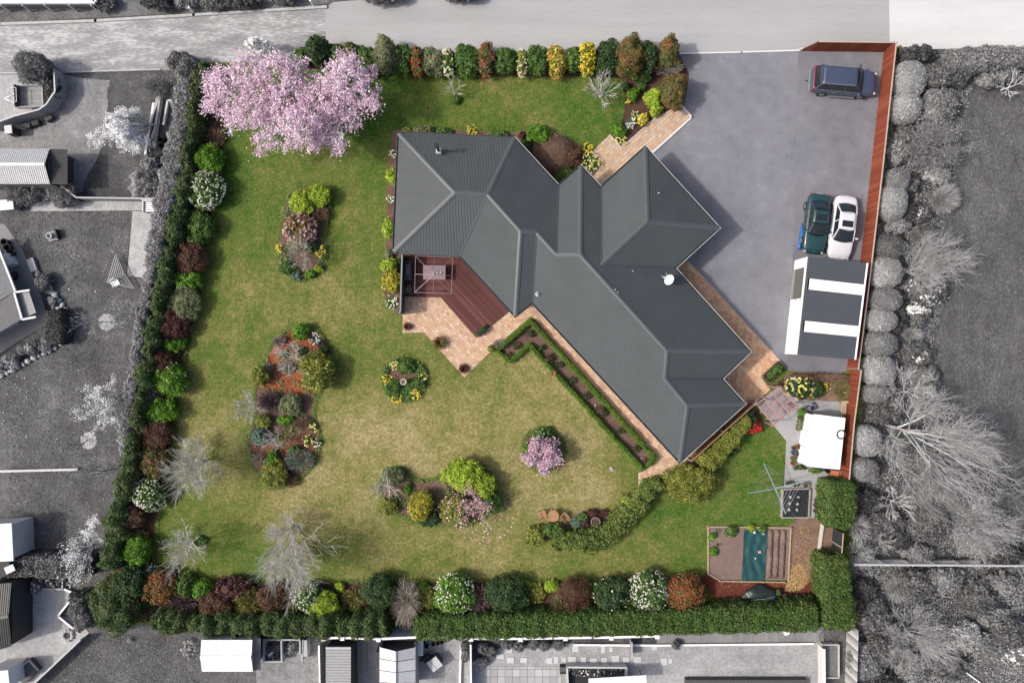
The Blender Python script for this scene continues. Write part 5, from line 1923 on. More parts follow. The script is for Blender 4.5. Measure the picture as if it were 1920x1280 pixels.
# plank edges by the hedge on the right
for p, q, w, lb in (((1543, 966), (1534, 1034), 0.22, 'pale plank edging beside the tall hedge block'), ((1531, 1040), (1529, 1124), 0.07, 'thin timber edging at the foot of the corner hedge')):
 A, B_ = at(*p), at(*q)
 bb = MB()
 O = (A + B_) / 2
 bb.beam(A - O + Vector((0, 0, 0.08)), B_ - O + Vector((0, 0, 0.08)), w, 0.16)
 o = bb.build('plank', mat('plank_pale', lin((228, 222, 210)), 0.8, 0.12, 5))
 o.location = O
 tag(o, lb, 'plank')
# dark screen fence between the hedge blocks
t = thing('panel_fence', 'short black panel fence between the two hedge blocks on the right', 'fence', at(1563, 1015))
O = Vector(t.location)
A, B_ = at(1562, 988) - O, at(1558, 1040) - O
for f0, f1 in ((0.0, 0.49), (0.51, 1.0)):
 bb = MB()
 bb.beam(A.lerp(B_, f0) + Vector((0, 0, 0.8)), A.lerp(B_, f1) + Vector((0, 0, 0.8)), 0.04, 1.6)
 bb.build('panel', mat('panel_dark', lin((52, 58, 66)), 0.6, 0.08), t)
bb = MB()
bb.beam(A + Vector((0, 0, 1.62)), B_ + Vector((0, 0, 1.62)), 0.07, 0.04)
bb.build('top_rail', m_timber, t)
bb = MB()
bb.box(A.lerp(B_, 0.5) + Vector((-.03, 0, 0.82)), (0.05, 0.07, 1.66))
bb.build('post', m_timber, t)

# planter at the side path
t = thing('planter_box', 'timber planter box of low green plants at the end of the side path', 'planter', at(1451, 697, 0.2) * 1)
t.location.z = 0.03
bb = MB()
for s_ in (-1, 1):
 bb = MB(); bb.box((0, s_ * 0.34, 0.17), (1.62, 0.05, 0.34)); bb.build('side_board', mat('planter_dark', lin((86, 76, 66)), 0.85, 0.15), t)
 bb = MB(); bb.box((s_ * 0.79, 0, 0.17), (0.05, 0.63, 0.335)); bb.build('end_board', mat('planter_dark', None), t)
me, _ = foliage_mesh(nseed(), 0.74, 0.28, 0.36, PAL['green'], 0.11, sq=0.6)
link('foliage', me, t, (0, 0, 0.12))
t.rotation_euler.z = math.radians(43)

# birdbath
t = thing('birdbath', 'pale stone birdbath in the middle of the round daffodil bed', 'birdbath', at(757.5, 715, 0.4) * 1)
t.location.z = 0.02
bb = MB()
bb.lathe((0, 0, 0), [(0.18, 0), (0.18, 0.06), (0.08, 0.12), (0.07, 0.55), (0.12, 0.62)], 16)
bb.build('pedestal', mat('bath_stone', lin((206, 196, 184)), 0.85, 0.1, 8), t, True)
bb = MB()
bb.lathe((0, 0, 0.6), [(0.1, 0), (0.24, 0.10), (0.25, 0.14), (0.21, 0.14), (0.18, 0.09), (0.02, 0.07)], 20)
bw = bb.build('bowl', mat('bath_stone', None), t, True)
bb = MB()
bb.lathe((0, 0, 0.68), [(0.17, 0), (0.17, 0.008), (0.01, 0.01)], 16)
bb.build('water', mat('bath_water', lin((120, 104, 96)), 0.1, 0.0), bw)

# wooden seats and table on the lawn
m_oak = mat('warm_timber', lin((196, 146, 106)), 0.7, 0.12, 6)

def wooden_chair(label, px, py, rz):
 t = thing('wooden_chair', label, 'chair', at(px, py, 0.45) * 1, rz, 'wooden garden chairs')
 t.location.z = 0
 for i in range(5):
  bb = MB(); bb.box((0, -0.2 + 0.1 * i, 0.43), (0.46, 0.085, 0.025)); bb.build('seat_slat', m_oak, t)
 for sx in (-1, 1):
  for sy in (-1, 1):
   bb = MB(); bb.box((sx * 0.22, sy * 0.22, 0.21 if sy < 0 else 0.42), (0.045, 0.045, 0.42 if sy < 0 else 0.84)); bb.build('leg', m_oak, t)
 for i in range(3):
  bb = MB(); bb.box((0, 0.245, 0.56 + 0.11 * i), (0.46, 0.025, 0.08)); bb.build('back_slat', m_oak, t)
 for sx in (-1, 1):
  bb = MB(); bb.box((sx * 0.24, -0.02, 0.63), (0.05, 0.44, 0.03)); bb.build('armrest', m_oak, t)
 return t

wooden_chair('wooden garden chair left of the small round table on the lawn', 1017.5, 964, math.radians(200))
wooden_chair('wooden garden chair right of the small round table on the lawn', 1058.5, 967.5, math.radians(135))
t = thing('round_table', 'small round wooden table between two chairs on the lawn', 'table', at(1037.5, 967, 0.6) * 1)
t.location.z = 0
for i in range(7):
 y = -0.33 + 0.11 * i
 hw = math.sqrt(max(0.02, 0.41 ** 2 - y * y))
 bb = MB(); bb.box((0, y, 0.6), (2 * hw, 0.1, 0.025)); bb.build('slat', m_oak, t)
bb = MB(); bb.torus((0, 0, 0.6), 0.40, 0.022, 28, 6); bb.build('rim', m_oak, t)
for a_ in (0.8, 2.4, 3.9, 5.5):
 bb = MB(); bb.beam((0.28 * math.cos(a_), 0.28 * math.sin(a_), 0.0), (0.2 * math.cos(a_), 0.2 * math.sin(a_), 0.58), 0.04); bb.build('leg', m_oak, t)

# small white box lamp on the lawn
t = thing('ground_box', 'small white square utility box set in the lawn', 'utility box', at(1146.5, 878.5), math.radians(40))
bb = MB(); bb.box((0, 0, 0.06), (0.22, 0.3, 0.12), 0, 0.92); bb.build('case', m_frame, t, bevel=0.01)
bb = MB(); bb.box((0, 0, 0.125), (0.1, 0.15, 0.012)); bb.build('lid', mat('lid_grey', lin((120, 124, 130)), 0.6), t)

# wooden slatted chair and terracotta pot by the shed's south-east corner
t = thing('slatted_stool', 'pale slatted wooden stool by the fence below the white shed', 'stool', at(1577, 888, 0.4) * 1, math.radians(-8))
t.location.z = 0.01
for i in range(4):
 bb = MB(); bb.box((0, -0.18 + 0.12 * i, 0.42), (0.4, 0.09, 0.03)); bb.build('slat', m_timber, t)
for sx in (-1, 1):
 for sy in (-1, 1):
  bb = MB(); bb.box((sx * 0.18, sy * 0.2, 0.2), (0.045, 0.045, 0.40)); bb.build('leg', m_timber, t)
t = thing('terracotta_hood', 'sloping terracotta box beside the slatted stool', 'garden box', at(1562.5, 886, 0.25) * 1, math.radians(-10))
t.location.z = 0.01
bb = MB()
bb.add([(-.28, -.24, 0), (.28, -.24, 0), (.28, .24, 0), (-.28, .24, 0), (-.2, -.18, .4), (.28, -.24, .6), (.28, .24, .6), (-.2, .18, .4)], [(4, 5, 6, 7), (0, 1, 5, 4), (1, 2, 6, 5), (2, 3, 7, 6), (3, 0, 4, 7)])
bb.build('case', mat('terra_case', lin((196, 112, 80)), 0.8, 0.1, 5), t, bevel=0.02)
t = thing('rubbish_bucket', 'black bucket at the south wall of the white shed', 'bucket', at(1552, 882.5, 0.3) * 1)
t.location.z = 0.01
bb = MB(); bb.lathe((0, 0, 0), [(0.13, 0), (0.17, 0.34), (0.15, 0.34), (0.12, 0.05)], 14); bb.build('bucket', m_black, t)
bb = MB(); bb.torus((0, 0, 0.34), 0.17, 0.012, 20, 5); bb.build('rim', m_black, t)
# wire hoops leaning on the fence
for i, (x, y, r) in enumerate(((1586, 838, 0.34), (1585, 848, 0.32), (1584, 858, 0.33), (1583, 868, 0.28))):
 bb = MB(); bb.torus((0, 0, r), r, 0.012, 26, 5, 'Y')
 o = bb.build('wire_hoop', m_steel, None, True)
 o.location = at(x, y, 0.4) * 1
 o.location.z = 0.02
 o.rotation_euler = (0.5, 0.3, 0.9 - 0.2 * i)
 tag(o, ['uppermost', 'second', 'third', 'lowest'][i] + ' wire hoop leaning on the fence behind the white shed', 'hoop', 'wire hoops by the fence')
# timber bench by the fence north of the shed
t = thing('potting_bench', 'narrow pale timber bench against the fence above the white shed', 'bench', at(1580.5, 766, 0.4) * 1, math.radians(-5))
t.location.z = 0.01
for x in (-0.14, 0.0, 0.14):
 bb = MB(); bb.box((x, 0, 0.5), (0.11, 0.85, 0.04)); bb.build('slat', m_timber, t)
for sy in (-0.35, 0.35):
 bb = MB(); bb.box((0, sy, 0.24), (0.36, 0.06, 0.47)); bb.build('leg', m_timber, t)
bb = MB(); bb.box((0.05, 0.5, 0.5), (0.5, 0.2, 0.06), 0.2); bb.build('ledge', m_timber, t)
# hand mower-like machine near the shed
t = thing('lawn_mower', 'small grey and black lawn mower parked above the white shed', 'lawn mower', at(1524, 764, 0.3) * 1, 0.5)
t.location.z = 0.01
bb = MB(); bb.box((0, 0, 0.22), (0.6, 0.42, 0.16), 0, 0.9); bb.build('deck', mat('mower_grey', lin((130, 136, 150)), 0.5, 0.1), t, bevel=0.04)
bb = MB(); bb.box((-0.05, 0, 0.36), (0.28, 0.26, 0.16), 0, 0.8); bb.build('engine', m_black, t, bevel=0.03)
for sx in (-0.27, 0.27):
 for sy in (-0.22, 0.22):
  bb = MB(); bb.tube((sx, sy - 0.03, 0.11), (sx, sy + 0.03, 0.11), 0.11, n=14); bb.build('wheel', m_black, t)
bb = MB()
for sy in (-0.16, 0.16):
 bb.tube((0.25, sy, 0.25), (0.62, sy, 0.85), 0.014, n=6)
bb.tube((0.62, -0.16, 0.85), (0.62, 0.16, 0.85), 0.016, n=6)
bb.build('handle', m_steel, t)

# blue-grey steel boundary fence along the bottom
m_blue = mat('blue_steel', lin((176, 192, 206)), 0.5, 0.04, 2)
FZ = 1.75
fx = [607, 642, 710, 791, 883, 976, 1060, 1146, 1232]
fy = [1195.5, 1194.5, 1197, 1193.5, 1196, 1196.5, 1195, 1194, 1191.5]
t = thing('steel_fence', 'pale blue steel boundary fence with white top rail behind the bottom hedge', 'fence', at(920, 1175))
O = Vector(t.location)
P = [at(x, y, FZ) for x, y in zip(fx, fy)]
for i in range(len(P) - 1):
 a_, b_ = P[i] - O, P[i + 1] - O
 a0, b0 = Vector((a_.x, a_.y, 0)), Vector((b_.x, b_.y, 0))
 d = (b0 - a0).normalized()
 bb = MB(); bb.beam(a0 + d * 0.06 + Vector((0, 0, FZ / 2 - 0.03)), b0 - d * 0.06 + Vector((0, 0, FZ / 2 - 0.03)), 0.04, FZ - 0.06); bb.build('panel', m_blue, t)
 bb = MB(); bb.beam(a0 + d * 0.07 + Vector((0, 0, FZ)), b0 - d * 0.07 + Vector((0, 0, FZ)), 0.16, 0.06); bb.build('top_rail', m_wht, t)
for p in P:
 q = p - O
 bb = MB(); bb.box((q.x, q.y, (FZ + 0.06) / 2), (0.13, 0.13, FZ + 0.06)); ps = bb.build('post', m_blue, t)
 bb = MB(); bb.box((q.x, q.y - 0.05, FZ + 0.08), (0.3, 0.26, 0.04)); bb.build('post_cap', m_wht, ps)

# ================================================================== vehicles
m_tyre = mat('tyre', (0.015, 0.015, 0.016), 0.85, 0.1)
m_rim = mat('alloy', lin((200, 200, 204)), 0.3, 0.05, metal=0.7)
m_cglass = mat('car_glass', (0.012, 0.016, 0.018), 0.06, 0.0, spec=0.6)
m_tail = mat('tail_lamp', lin((190, 30, 36)), 0.25, 0.0, coat=0.5)
m_head = mat('head_lamp', lin((236, 238, 240)), 0.15, 0.0, coat=0.5)
m_amber = mat('amber_lamp', lin((220, 120, 50)), 0.25, 0.0)
m_trim = mat('car_trim', (0.02, 0.02, 0.022), 0.5, 0.0)
m_chrome = mat('chrome', lin((230, 230, 232)), 0.2, 0.0, metal=0.8)
m_seat = mat('seat_leather', lin((190, 176, 140)), 0.7, 0.08)

def loft(stations, m, name, parent, sub=2):
 """stations: (x, half width, z low, z top, crown) from tail to nose"""
 V, F = [], []
 k = None
 for x, hw, zb, zt, cr in stations:
  sec = [(-hw * 0.82, zb), (-hw, zb + 0.12), (-hw * 1.0, zb + (zt - zb) * 0.55), (-hw * 0.965, zt - 0.06), (-hw * 0.80, zt), (-hw * 0.3, zt + cr), (hw * 0.3, zt + cr), (hw * 0.80, zt), (hw * 0.965, zt - 0.06), (hw, zb + (zt - zb) * 0.55), (hw, zb + 0.12), (hw * 0.82, zb)]
  k = len(sec)
  V += [(x, y, z) for y, z in sec]
 n = len(stations)
 for i in range(n - 1):
  for j in range(k):
   jj = (j + 1) % k
   F.append((i * k + j, i * k + jj, (i + 1) * k + jj, (i + 1) * k + j))
 F.append(tuple(range(k))[::-1])
 F.append(tuple(range((n - 1) * k, n * k)))
 bb = MB()
 bb.add(V, [f[::-1] for f in F])
 o = bb.build(name, m, parent, True)
 s = o.modifiers.new('sub', 'SUBSURF')
 s.levels = s.render_levels = sub
 return o

def panel(pts, m, name, parent, thick=0.02, sub=0):
 """curved-looking panel from a ring of points, thickened inwards"""
 bb = MB()
 bb.add(pts, [tuple(range(len(pts)))])
 o = bb.build(name, m, parent)
 s = o.modifiers.new('solid', 'SOLIDIFY')
 s.thickness = thick
 s.offset = 0
 return o

def grid_panel(A, B_, C_, D2, bulge, m, name, parent, nu=10, nv=6, fwd=0.0):
 """four corners and a bulge along the normal"""
 A, B_, C_, D2 = map(Vector, (A, B_, C_, D2))
 nrm = (B_ - A).cross(D2 - A).normalized()
 if nrm.z < 0:
  nrm = -nrm
 V, F = [], []
 for i in range(nu + 1):
  for j in range(nv + 1):
   u, v = i / nu, j / nv
   p = A.lerp(B_, u).lerp(D2.lerp(C_, u), v)
   V.append(p + nrm * bulge * (1 - (2 * u - 1) ** 2) * (1 - 0.3 * (2 * v - 1) ** 2) + Vector((fwd, 0, 0)) * (1 - (2 * u - 1) ** 2) * (1 - 0.55 * v))
 for i in range(nu):
  for j in range(nv):
   F.append((i * (nv + 1) + j, (i + 1) * (nv + 1) + j, (i + 1) * (nv + 1) + j + 1, i * (nv + 1) + j + 1))
 bb = MB()
 bb.add(V, F)
 o = bb.build(name, m, parent, True)
 s = o.modifiers.new('solid', 'SOLIDIFY')
 s.thickness = 0.02
 s.offset = 0
 return o

def wheels(car, xs, hw, r):
 for x in xs:
  for sy in (-1, 1):
   bb = MB()
   y0, y1 = sy * (hw - 0.2), sy * (hw + 0.005)
   bb.tube((x, y0, r), (x, y1, r), r, n=22)
   w = bb.build('wheel', m_tyre, car)
   bb = MB()
   bb.tube((x, y1 - sy * 0.02, r), (x, y1 + sy * 0.012, r), r * 0.62, r * 0.5, n=18)
   bb.build('rim', m_rim, w)

def sedan(label, paint, px, py, rz, L=4.6, hw=0.88, coupe=False, roofz=1.38, group=None, seats=True, dark_top=False):
 c = thing('parked_car', label, 'car', at(px, py, 0.75) * 1, rz, group)
 c.location.z = 0.012
 h = L / 2
 st = [(-h, hw * 0.48, 0.42, 0.70, 0.01), (-h + 0.04, hw * 0.70, 0.36, 0.78, 0.012), (-h + 0.16, hw * 0.87, 0.30, 0.87, 0.015), (-h + 0.6, hw * 0.96, 0.22, 0.93, 0.025), (-h + 1.3, hw, 0.2, 0.93, 0.02), (0, hw, 0.2, 0.92, 0.02), (h - 1.55, hw, 0.2, 0.90, 0.03), (h - 0.9, hw * 0.985, 0.22, 0.84, 0.045), (h - 0.42, hw * 0.93, 0.28, 0.76, 0.045), (h - 0.18, hw * 0.81, 0.32, 0.68, 0.035), (h - 0.05, hw * 0.62, 0.36, 0.61, 0.02), (h, hw * 0.42, 0.42, 0.55, 0.01)]
 loft(st, paint, 'body', c)
 # cabin: belt line and roof corners
 xb0, xb1 = -h + 0.72, h - 1.42       # rear glass foot, windscreen foot
 xr0, xr1 = xb0 + 0.62, xb1 - 0.72    # roof rear, roof front
 wb, wr = hw * 0.90, hw * 0.66
 zb = 0.93
 B0l, B0r, B1l, B1r = (xb0, wb * 0.86, zb), (xb0, -wb * 0.86, zb), (xb1, wb * 0.93, zb - 0.02), (xb1, -wb * 0.93, zb - 0.02)
 R0l, R0r, R1l, R1r = (xr0, wr * 0.97, roofz - 0.03), (xr0, -wr * 0.97, roofz - 0.03), (xr1, wr, roofz - 0.02), (xr1, -wr, roofz - 0.02)
 grid_panel(R0r, R1r, R1l, R0l, 0.045, paint, 'roof', c)
 grid_panel(B1r, B1l, R1l, R1r, 0.03, m_cglass, 'windscreen', c, fwd=0.16)
 grid_panel(B0l, B0r, R0r, R0l, 0.03, m_cglass, 'rear_window', c, fwd=-0.12)
 for sgn, (a_, b_, c_, d_) in ((1, (B0l, B1l, R1l, R0l)), (-1, (B0r, B1r, R1r, R0r))):
  panel([a_, b_, c_, d_], m_cglass, 'side_window', c, 0.02)
  V3 = [Vector(x) for x in (a_, b_, c_, d_)]
  mid = ((V3[0].lerp(V3[1], 0.50)), (V3[3].lerp(V3[2], 0.46)))
  for p, q, w in ((V3[0], V3[3], 0.10), (V3[1], V3[2], 0.07), (mid[0], mid[1], 0.05)):
   bb = MB(); bb.beam(p + Vector((0, sgn * 0.012, 0)), q + Vector((0, sgn * 0.012, 0.005)), w, 0.035); bb.build('pillar', paint, c)
  bb = MB(); bb.beam(V3[0] + Vector((0, sgn * 0.02, 0)), V3[1] + Vector((0, sgn * 0.02, 0)), 0.03, 0.03); bb.build('window_trim', m_chrome, c)
  bb = MB(); bb.beam(V3[3] + Vector((0, sgn * 0.01, -0.005)), V3[2] + Vector((0, sgn * 0.01, -0.005)), 0.05, 0.04); bb.build('roof_rail', paint, c)
  bb = MB(); bb.box((xb1 - 0.22, sgn * (hw + 0.08), 0.95), (0.12, 0.22, 0.12)); bb.build('mirror', paint, c, bevel=0.03)
  bb = MB(); bb.box((h - 0.17, sgn * hw * 0.66, 0.585), (0.10, 0.30, 0.10), -sgn * 0.5); bb.build('headlight', m_head, c, bevel=0.02)
  bb = MB(); bb.box((-h + 0.10, sgn * hw * 0.72, 0.70), (0.09, 0.26, 0.11), sgn * 0.4); bb.build('tail_light', m_tail, c, bevel=0.02)
  for xd in (0.15, -0.75) if not coupe else (-0.25,):
   bb = MB(); bb.box((xd, sgn * (hw * 1.0), 0.76), (0.16, 0.03, 0.03)); bb.build('door_handle', m_chrome, c)
 mx = (xr0 + xr1) / 2
 bb = MB(); bb.box((xr1 - 0.42, 0, roofz + 0.034), (0.46, 0.80, 0.03)); bb.build('sunroof', m_cglass, c, bevel=0.008)
 bb = MB(); bb.beam((xb1 + 0.02, -wb * 0.85, zb - 0.0), (xb1 + 0.02, wb * 0.85, zb - 0.0), 0.10, 0.02); bb.build('cowl', m_trim, c)
 bb = MB(); bb.box((h - 0.02, 0, 0.46), (0.08, 0.8, 0.10)); bb.build('grille', m_trim, c)
 bb = MB(); bb.tube((h - 0.16, 0, 0.685), (h - 0.16, 0, 0.70), 0.045, n=14); bb.build('badge', m_chrome, c)
 bb = MB(); bb.box((-h + 0.0, 0, 0.62), (0.05, 0.5, 0.12)); bb.build('number_plate', m_frame, c)
 # cabin floor and seats behind the glass
 bb = MB(); bb.box(((xb0 + xb1) / 2, 0, 0.90), (xb1 - xb0 - 0.1, wb * 1.7, 0.03)); bb.build('parcel_shelf', m_trim, c)
 wheels(c, (-h + 0.95, h - 0.92), hw, 0.31)
 return c

p_green = mat('dark_green_paint', lin((44, 80, 84), 0.9), 0.3, 0.0, spec=0.5, coat=0.6)
p_white = mat('white_paint', lin((246, 246, 250)), 0.35, 0.0, spec=0.5, coat=0.4)
p_blue = mat('dark_blue_paint', lin((78, 88, 114), 0.95), 0.35, 0.0, spec=0.5, coat=0.6)
sedan('dark green sedan parked beside the white coupe', p_green, 1532, 419, math.atan2(-110, -12), 4.45, 0.86)
sedan('white two-door coupe parked next to the red-brown fence', p_white, 1581, 427, math.atan2(-119, -15), 4.75, 0.90, True, 1.36)

# four-wheel drive
c = thing('parked_car', 'dark blue four-wheel drive with roof rails parked near the lane fence', 'car', at(1584, 152, 0.9) * 1, math.radians(-4.5))
c.location.z = 0.012
h, hw = 2.4, 0.95
loft([(-h, hw * 0.66, 0.5, 0.95, 0.0), (-h + 0.05, hw * 0.85, 0.42, 1.03, 0.0), (-h + 0.16, hw * 0.95, 0.35, 1.09, 0.0), (-h + 0.5, hw, 0.3, 1.12, 0.0), (0, hw, 0.3, 1.12, 0.0), (0.75, hw, 0.3, 1.11, 0.01), (1.15, hw, 0.3, 1.09, 0.05), (1.8, hw * 0.97, 0.32, 1.03, 0.06), (h - 0.32, hw * 0.91, 0.38, 0.96, 0.05), (h - 0.12, hw * 0.78, 0.42, 0.88, 0.03), (h - 0.03, hw * 0.6, 0.45, 0.8, 0.01), (h, hw * 0.45, 0.48, 0.72, 0.0)], p_blue, 'body', c)
zb, zr = 1.12, 1.74
B0, B1, R0, R1 = -h + 0.14, 1.12, -h + 0.42, 0.62
wb, wr = hw * 0.93, hw * 0.73
grid_panel((R0, -wr, zr - .02), (R1, -wr, zr - .03), (R1, wr, zr - .03), (R0, wr, zr - .02), 0.05, p_blue, 'roof', c)
grid_panel((B1, -wb, zb), (B1, wb, zb), (R1, wr, zr - .02), (R1, -wr, zr - .02), 0.04, m_cglass, 'windscreen', c, fwd=0.12)
grid_panel((B0, wb * .92, zb), (B0, -wb * .92, zb), (R0, -wr, zr - .03), (R0, wr, zr - .03), 0.04, m_cglass, 'rear_window', c)
for s_ in (-1, 1):
 V3 = [Vector(x) for x in ((B0, s_ * wb * .94, zb), (B1, s_ * wb, zb), (R1, s_ * wr, zr - .03), (R0, s_ * wr, zr - .03))]
 panel(V3, m_cglass, 'side_window', c)
 for f, w in ((0.0, 0.08), (0.36, 0.06), (0.66, 0.06), (1.0, 0.08)):
  bb = MB(); bb.beam(V3[0].lerp(V3[1], f) + Vector((0, s_ * .012, 0)), V3[3].lerp(V3[2], f) + Vector((0, s_ * .012, 0)), w, 0.03); bb.build('pillar', p_blue, c)
 bb = MB(); bb.beam(V3[0] + Vector((0, s_ * .025, 0)), V3[1] + Vector((0, s_ * .025, 0)), 0.025, 0.03); bb.build('window_trim', m_chrome, c)
 bb = MB(); bb.beam((R0 + 0.25, s_ * wr * 0.94, zr + 0.06), (R1 - 0.2, s_ * wr * 0.94, zr + 0.06), 0.05, 0.04); bb.build('roof_rail', m_chrome, c)
 bb = MB(); bb.box((0.95, s_ * (hw + 0.12), 1.18), (0.14, 0.26, 0.18)); bb.build('mirror', p_blue, c, bevel=0.04)
 bb = MB(); bb.box((h - 0.17, s_ * hw * 0.70, 0.80), (0.12, 0.28, 0.12), -s_ * 0.5); bb.build('headlight', m_head, c, bevel=0.02)
 bb = MB(); bb.box((-h + 0.12, s_ * hw * 0.84, 0.98), (0.12, 0.14, 0.38), s_ * .4); bb.build('tail_light', m_tail, c, bevel=0.02)
 for xd in (0.25, -0.75):
  bb = MB(); bb.box((xd, s_ * (hw + 0.005), 0.98), (0.20, 0.04, 0.05)); bb.build('door_handle', m_chrome, c)
 bb = MB(); bb.beam((-1.0, s_ * (hw + 0.06), 0.38), (1.0, s_ * (hw + 0.06), 0.38), 0.12, 0.05); bb.build('side_step', m_rim, c)
for i in range(6):
 y = -wr * 0.62 + wr * 1.24 * i / 5
 bb = MB(); bb.beam((R0 + 0.25, y, zr + 0.038 - 0.02 * abs(i - 2.5) / 2.5), (R1 - 0.15, y, zr + 0.035 - 0.02 * abs(i - 2.5) / 2.5), 0.03, 0.012); bb.build('roof_rib', p_blue, c)
bb = MB(); bb.box((R0 - 0.05, 0, zr - 0.01), (0.22, wr * 1.7, 0.04)); bb.build('spoiler', p_blue, c, bevel=0.015)
bb = MB(); bb.box((-h - 0.04, 0, 0.5), (0.14, hw * 1.7, 0.16)); bb.build('rear_bumper', m_rim, c, bevel=0.03)
bb = MB(); bb.box((-h - 0.2, 0, 0.4), (0.2, 0.06, 0.06)); bb.build('tow_bar', m_trim, c)
bb = MB(); bb.beam((-h + 0.09, -hw * .7, 1.1), (-h + 0.09, hw * .7, 1.1), 0.04, 0.05); bb.build('tailgate_trim', m_tail, c)
bb = MB(); bb.beam((B1 + 0.03, -wb * .9, zb - 0.0), (B1 + 0.03, wb * .9, zb - 0.0), 0.10, 0.03); bb.build('cowl', m_trim, c)
bb = MB(); bb.box((h - 0.03, 0, 0.66), (0.06, 0.9, 0.14)); bb.build('grille', m_trim, c)
wheels(c, (-1.42, 1.42), hw, 0.38)

# blue plastic sheets by the green sedan's front wheels
m_bluep = mat('blue_plastic', lin((40, 110, 190)), 0.35, 0.15, 5)
for x, y, rx_, ry_, lb in ((1502.5, 446, 0.2, 0.8, 'crumpled blue plastic sheet on the left of the green sedan'), (1554, 450, 0.14, 0.55, 'blue plastic sheet between the green sedan and the white coupe')):
 t = thing('plastic_sheet', lb, 'plastic sheet', at(x, y), -0.12, 'blue plastic sheets')
 Vc, Fc = core_mesh(lumps(np.random.default_rng(int(x)), 22, 0.5, 12), rx_, ry_, 0.28, 1.0, 1.0)
 link('sheet', np_mesh('sheet', Vc, Fc, m_bluep), t)

# ================================================================== planting on the property
# ------------------------------------------------ big magnolia
mg = thing('magnolia_tree', 'large spreading tree covered in pink blossom in the top left corner of the lawn', 'tree', at(560, 205))
O = np.array(mg.location)
LOB = [(425, 165, 46), (470, 135, 40), (520, 138, 42), (480, 205, 46), (540, 185, 50), (560, 240, 40), (600, 185, 46), (612, 238, 38), (648, 150, 42), (684, 180, 32), (640, 208, 38), (624, 268, 22), (498, 262, 26), (402, 195, 26), (440, 222, 30), (648, 118, 28), (392, 155, 20), (560, 135, 30), (590, 262, 26), (690, 145, 22), (700, 190, 16), (660, 225, 20), (545, 268, 18), (485, 285, 10), (630, 285, 8)]
rg = np.random.default_rng(11)
lobes = []
for x, y, r in LOB:
 z = 3.6 + rg.uniform(-0.5, 0.7) + (0.5 if r > 38 else -0.4)
 p = at(x, y, z)
 lobes.append((p.x - O[0], p.y - O[1], z, r * (CAM_H - z) / FPX))
# branches to every lobe
PT, RD, tips = [], [], []
base = np.array([0, 0, 0.9])
for (x, y, z, r) in lobes:
 end = np.array([x, y, z - 0.3])
 mid = base + (end - base) * 0.45 + np.array([rg.normal(0, .25), rg.normal(0, .25), 0.55])
 ts = np.linspace(0, 1, 7)[:, None]
 cur = (1 - ts) ** 2 * base + 2 * ts * (1 - ts) * mid + ts ** 2 * end
 for a_, b_ in ((0, 3), (2, 5), (4, 7)):
  pass
 pts5 = np.stack([cur[i] for i in (0, 1, 3, 5, 6)])
 PT.append(pts5); RD.append(np.array([.15, .13, .10, .06, .035]))
 for k in range(12):
  d = unit(rg.normal(size=3) + np.array([0, 0, 0.5]))
  s0 = cur[rg.integers(3, 7)]
  p, q, _ = limb(s0, d, r * rg.uniform(.6, 1.15), .03, .012, rg, 0.02, 0.15)
  PT.append(p); RD.append(q)
  for kk in range(4):
   d2 = side_dir(unit(p[-1] - p[0]), rg.uniform(.4, 1.0), rg)
   q2, r2, _ = limb(p[rg.integers(1, 4)], d2, r * .45, .016, .008, rg, 0.02, 0.15)
   PT.append(q2); RD.append(r2)
link('branches', tubes(np.array(PT), np.array(RD), PAL['tw_mid'], rg, 'branches', 4), mg)
link('trunk', tubes(np.array([[[0, 0, 0], [0.02, 0, .3], [0, .03, .6], [0, 0, .9], [0, 0, 1.2]]]), np.array([[.3, .24, .2, .18, .15]]), PAL['tw_mid'], rg, 'trunk', 8), mg)
Ps = []
for (x, y, z, r) in lobes:
 n = int(820 * r * r)
 nc = max(6, int(20 * r * r))
 D = unit(rg.normal(size=(nc, 3)))
 D[:, 2] = np.abs(D[:, 2]) * 0.9 - 0.15
 cc = np.array([x, y, z]) + D * np.array([r, r, r * 0.62]) * rg.uniform(0.45, 1.0, (nc, 1))
 k = rg.integers(0, nc, n)
 Ps.append(cc[k] + rg.normal(0, 0.155, (n, 3)) * rg.choice([.7, 1.0, 1.5], (n, 1)))
P = np.concatenate(Ps)
V = leaf_verts(P, np.tile([0, 0, 1.0], (len(P), 1)), 0.12, 0.7, rg, 0.5)
C = np.repeat(pick(FL['magnolia'], len(P), rg, P, 0.8, 0.14), 4, 0)
fl_link(np_mesh('blossom', V, quads(len(P)), M_LEAF, C), mg)
litter(ring([(385, 235), (460, 255), (520, 290), (640, 290), (715, 230), (725, 180), (700, 120)]), 240, 0.09, FL['magnolia'], 0.01, 71, 'fallen_petals', asp=0.7, label='pink petals fallen on the grass under the blossom tree')

# ------------------------------------------------ top hedge row, left to right
S = shrub
TW = twiggy
S('shrub', 'low green shrub at the left end of the lane hedge row behind the pink tree', 566, 108, 16, 16, 1.4, 'green')
S('shrub', 'tall dark green shrub rising behind the pink blossom tree', 598, 98, 24, 22, 2.4, 'dark', lump=0.3)
S('shrub', 'green hedge shrub right of the tall dark one behind the pink tree', 632, 105, 18, 20, 1.7, 'green', sq=.8)
S('flowering_shrub', 'small russet-leaved shrub peeping over the pink blossom tree', 660, 96, 14, 13, 1.9, 'redgreen')
S('shrub', 'green hedge shrub at the right end of the pink blossom tree', 690, 114, 18, 26, 1.7, 'green', sq=.8)
S('shrub', 'tall grey-green shrub in the lane hedge row', 724, 105, 22, 34, 2.6, 'greygreen', lump=0.22, leaf=0.12)
S('shrub', 'block of green hedge just right of the tall grey-green shrub', 753, 115, 20, 25, 1.8, 'green', sq=.75)
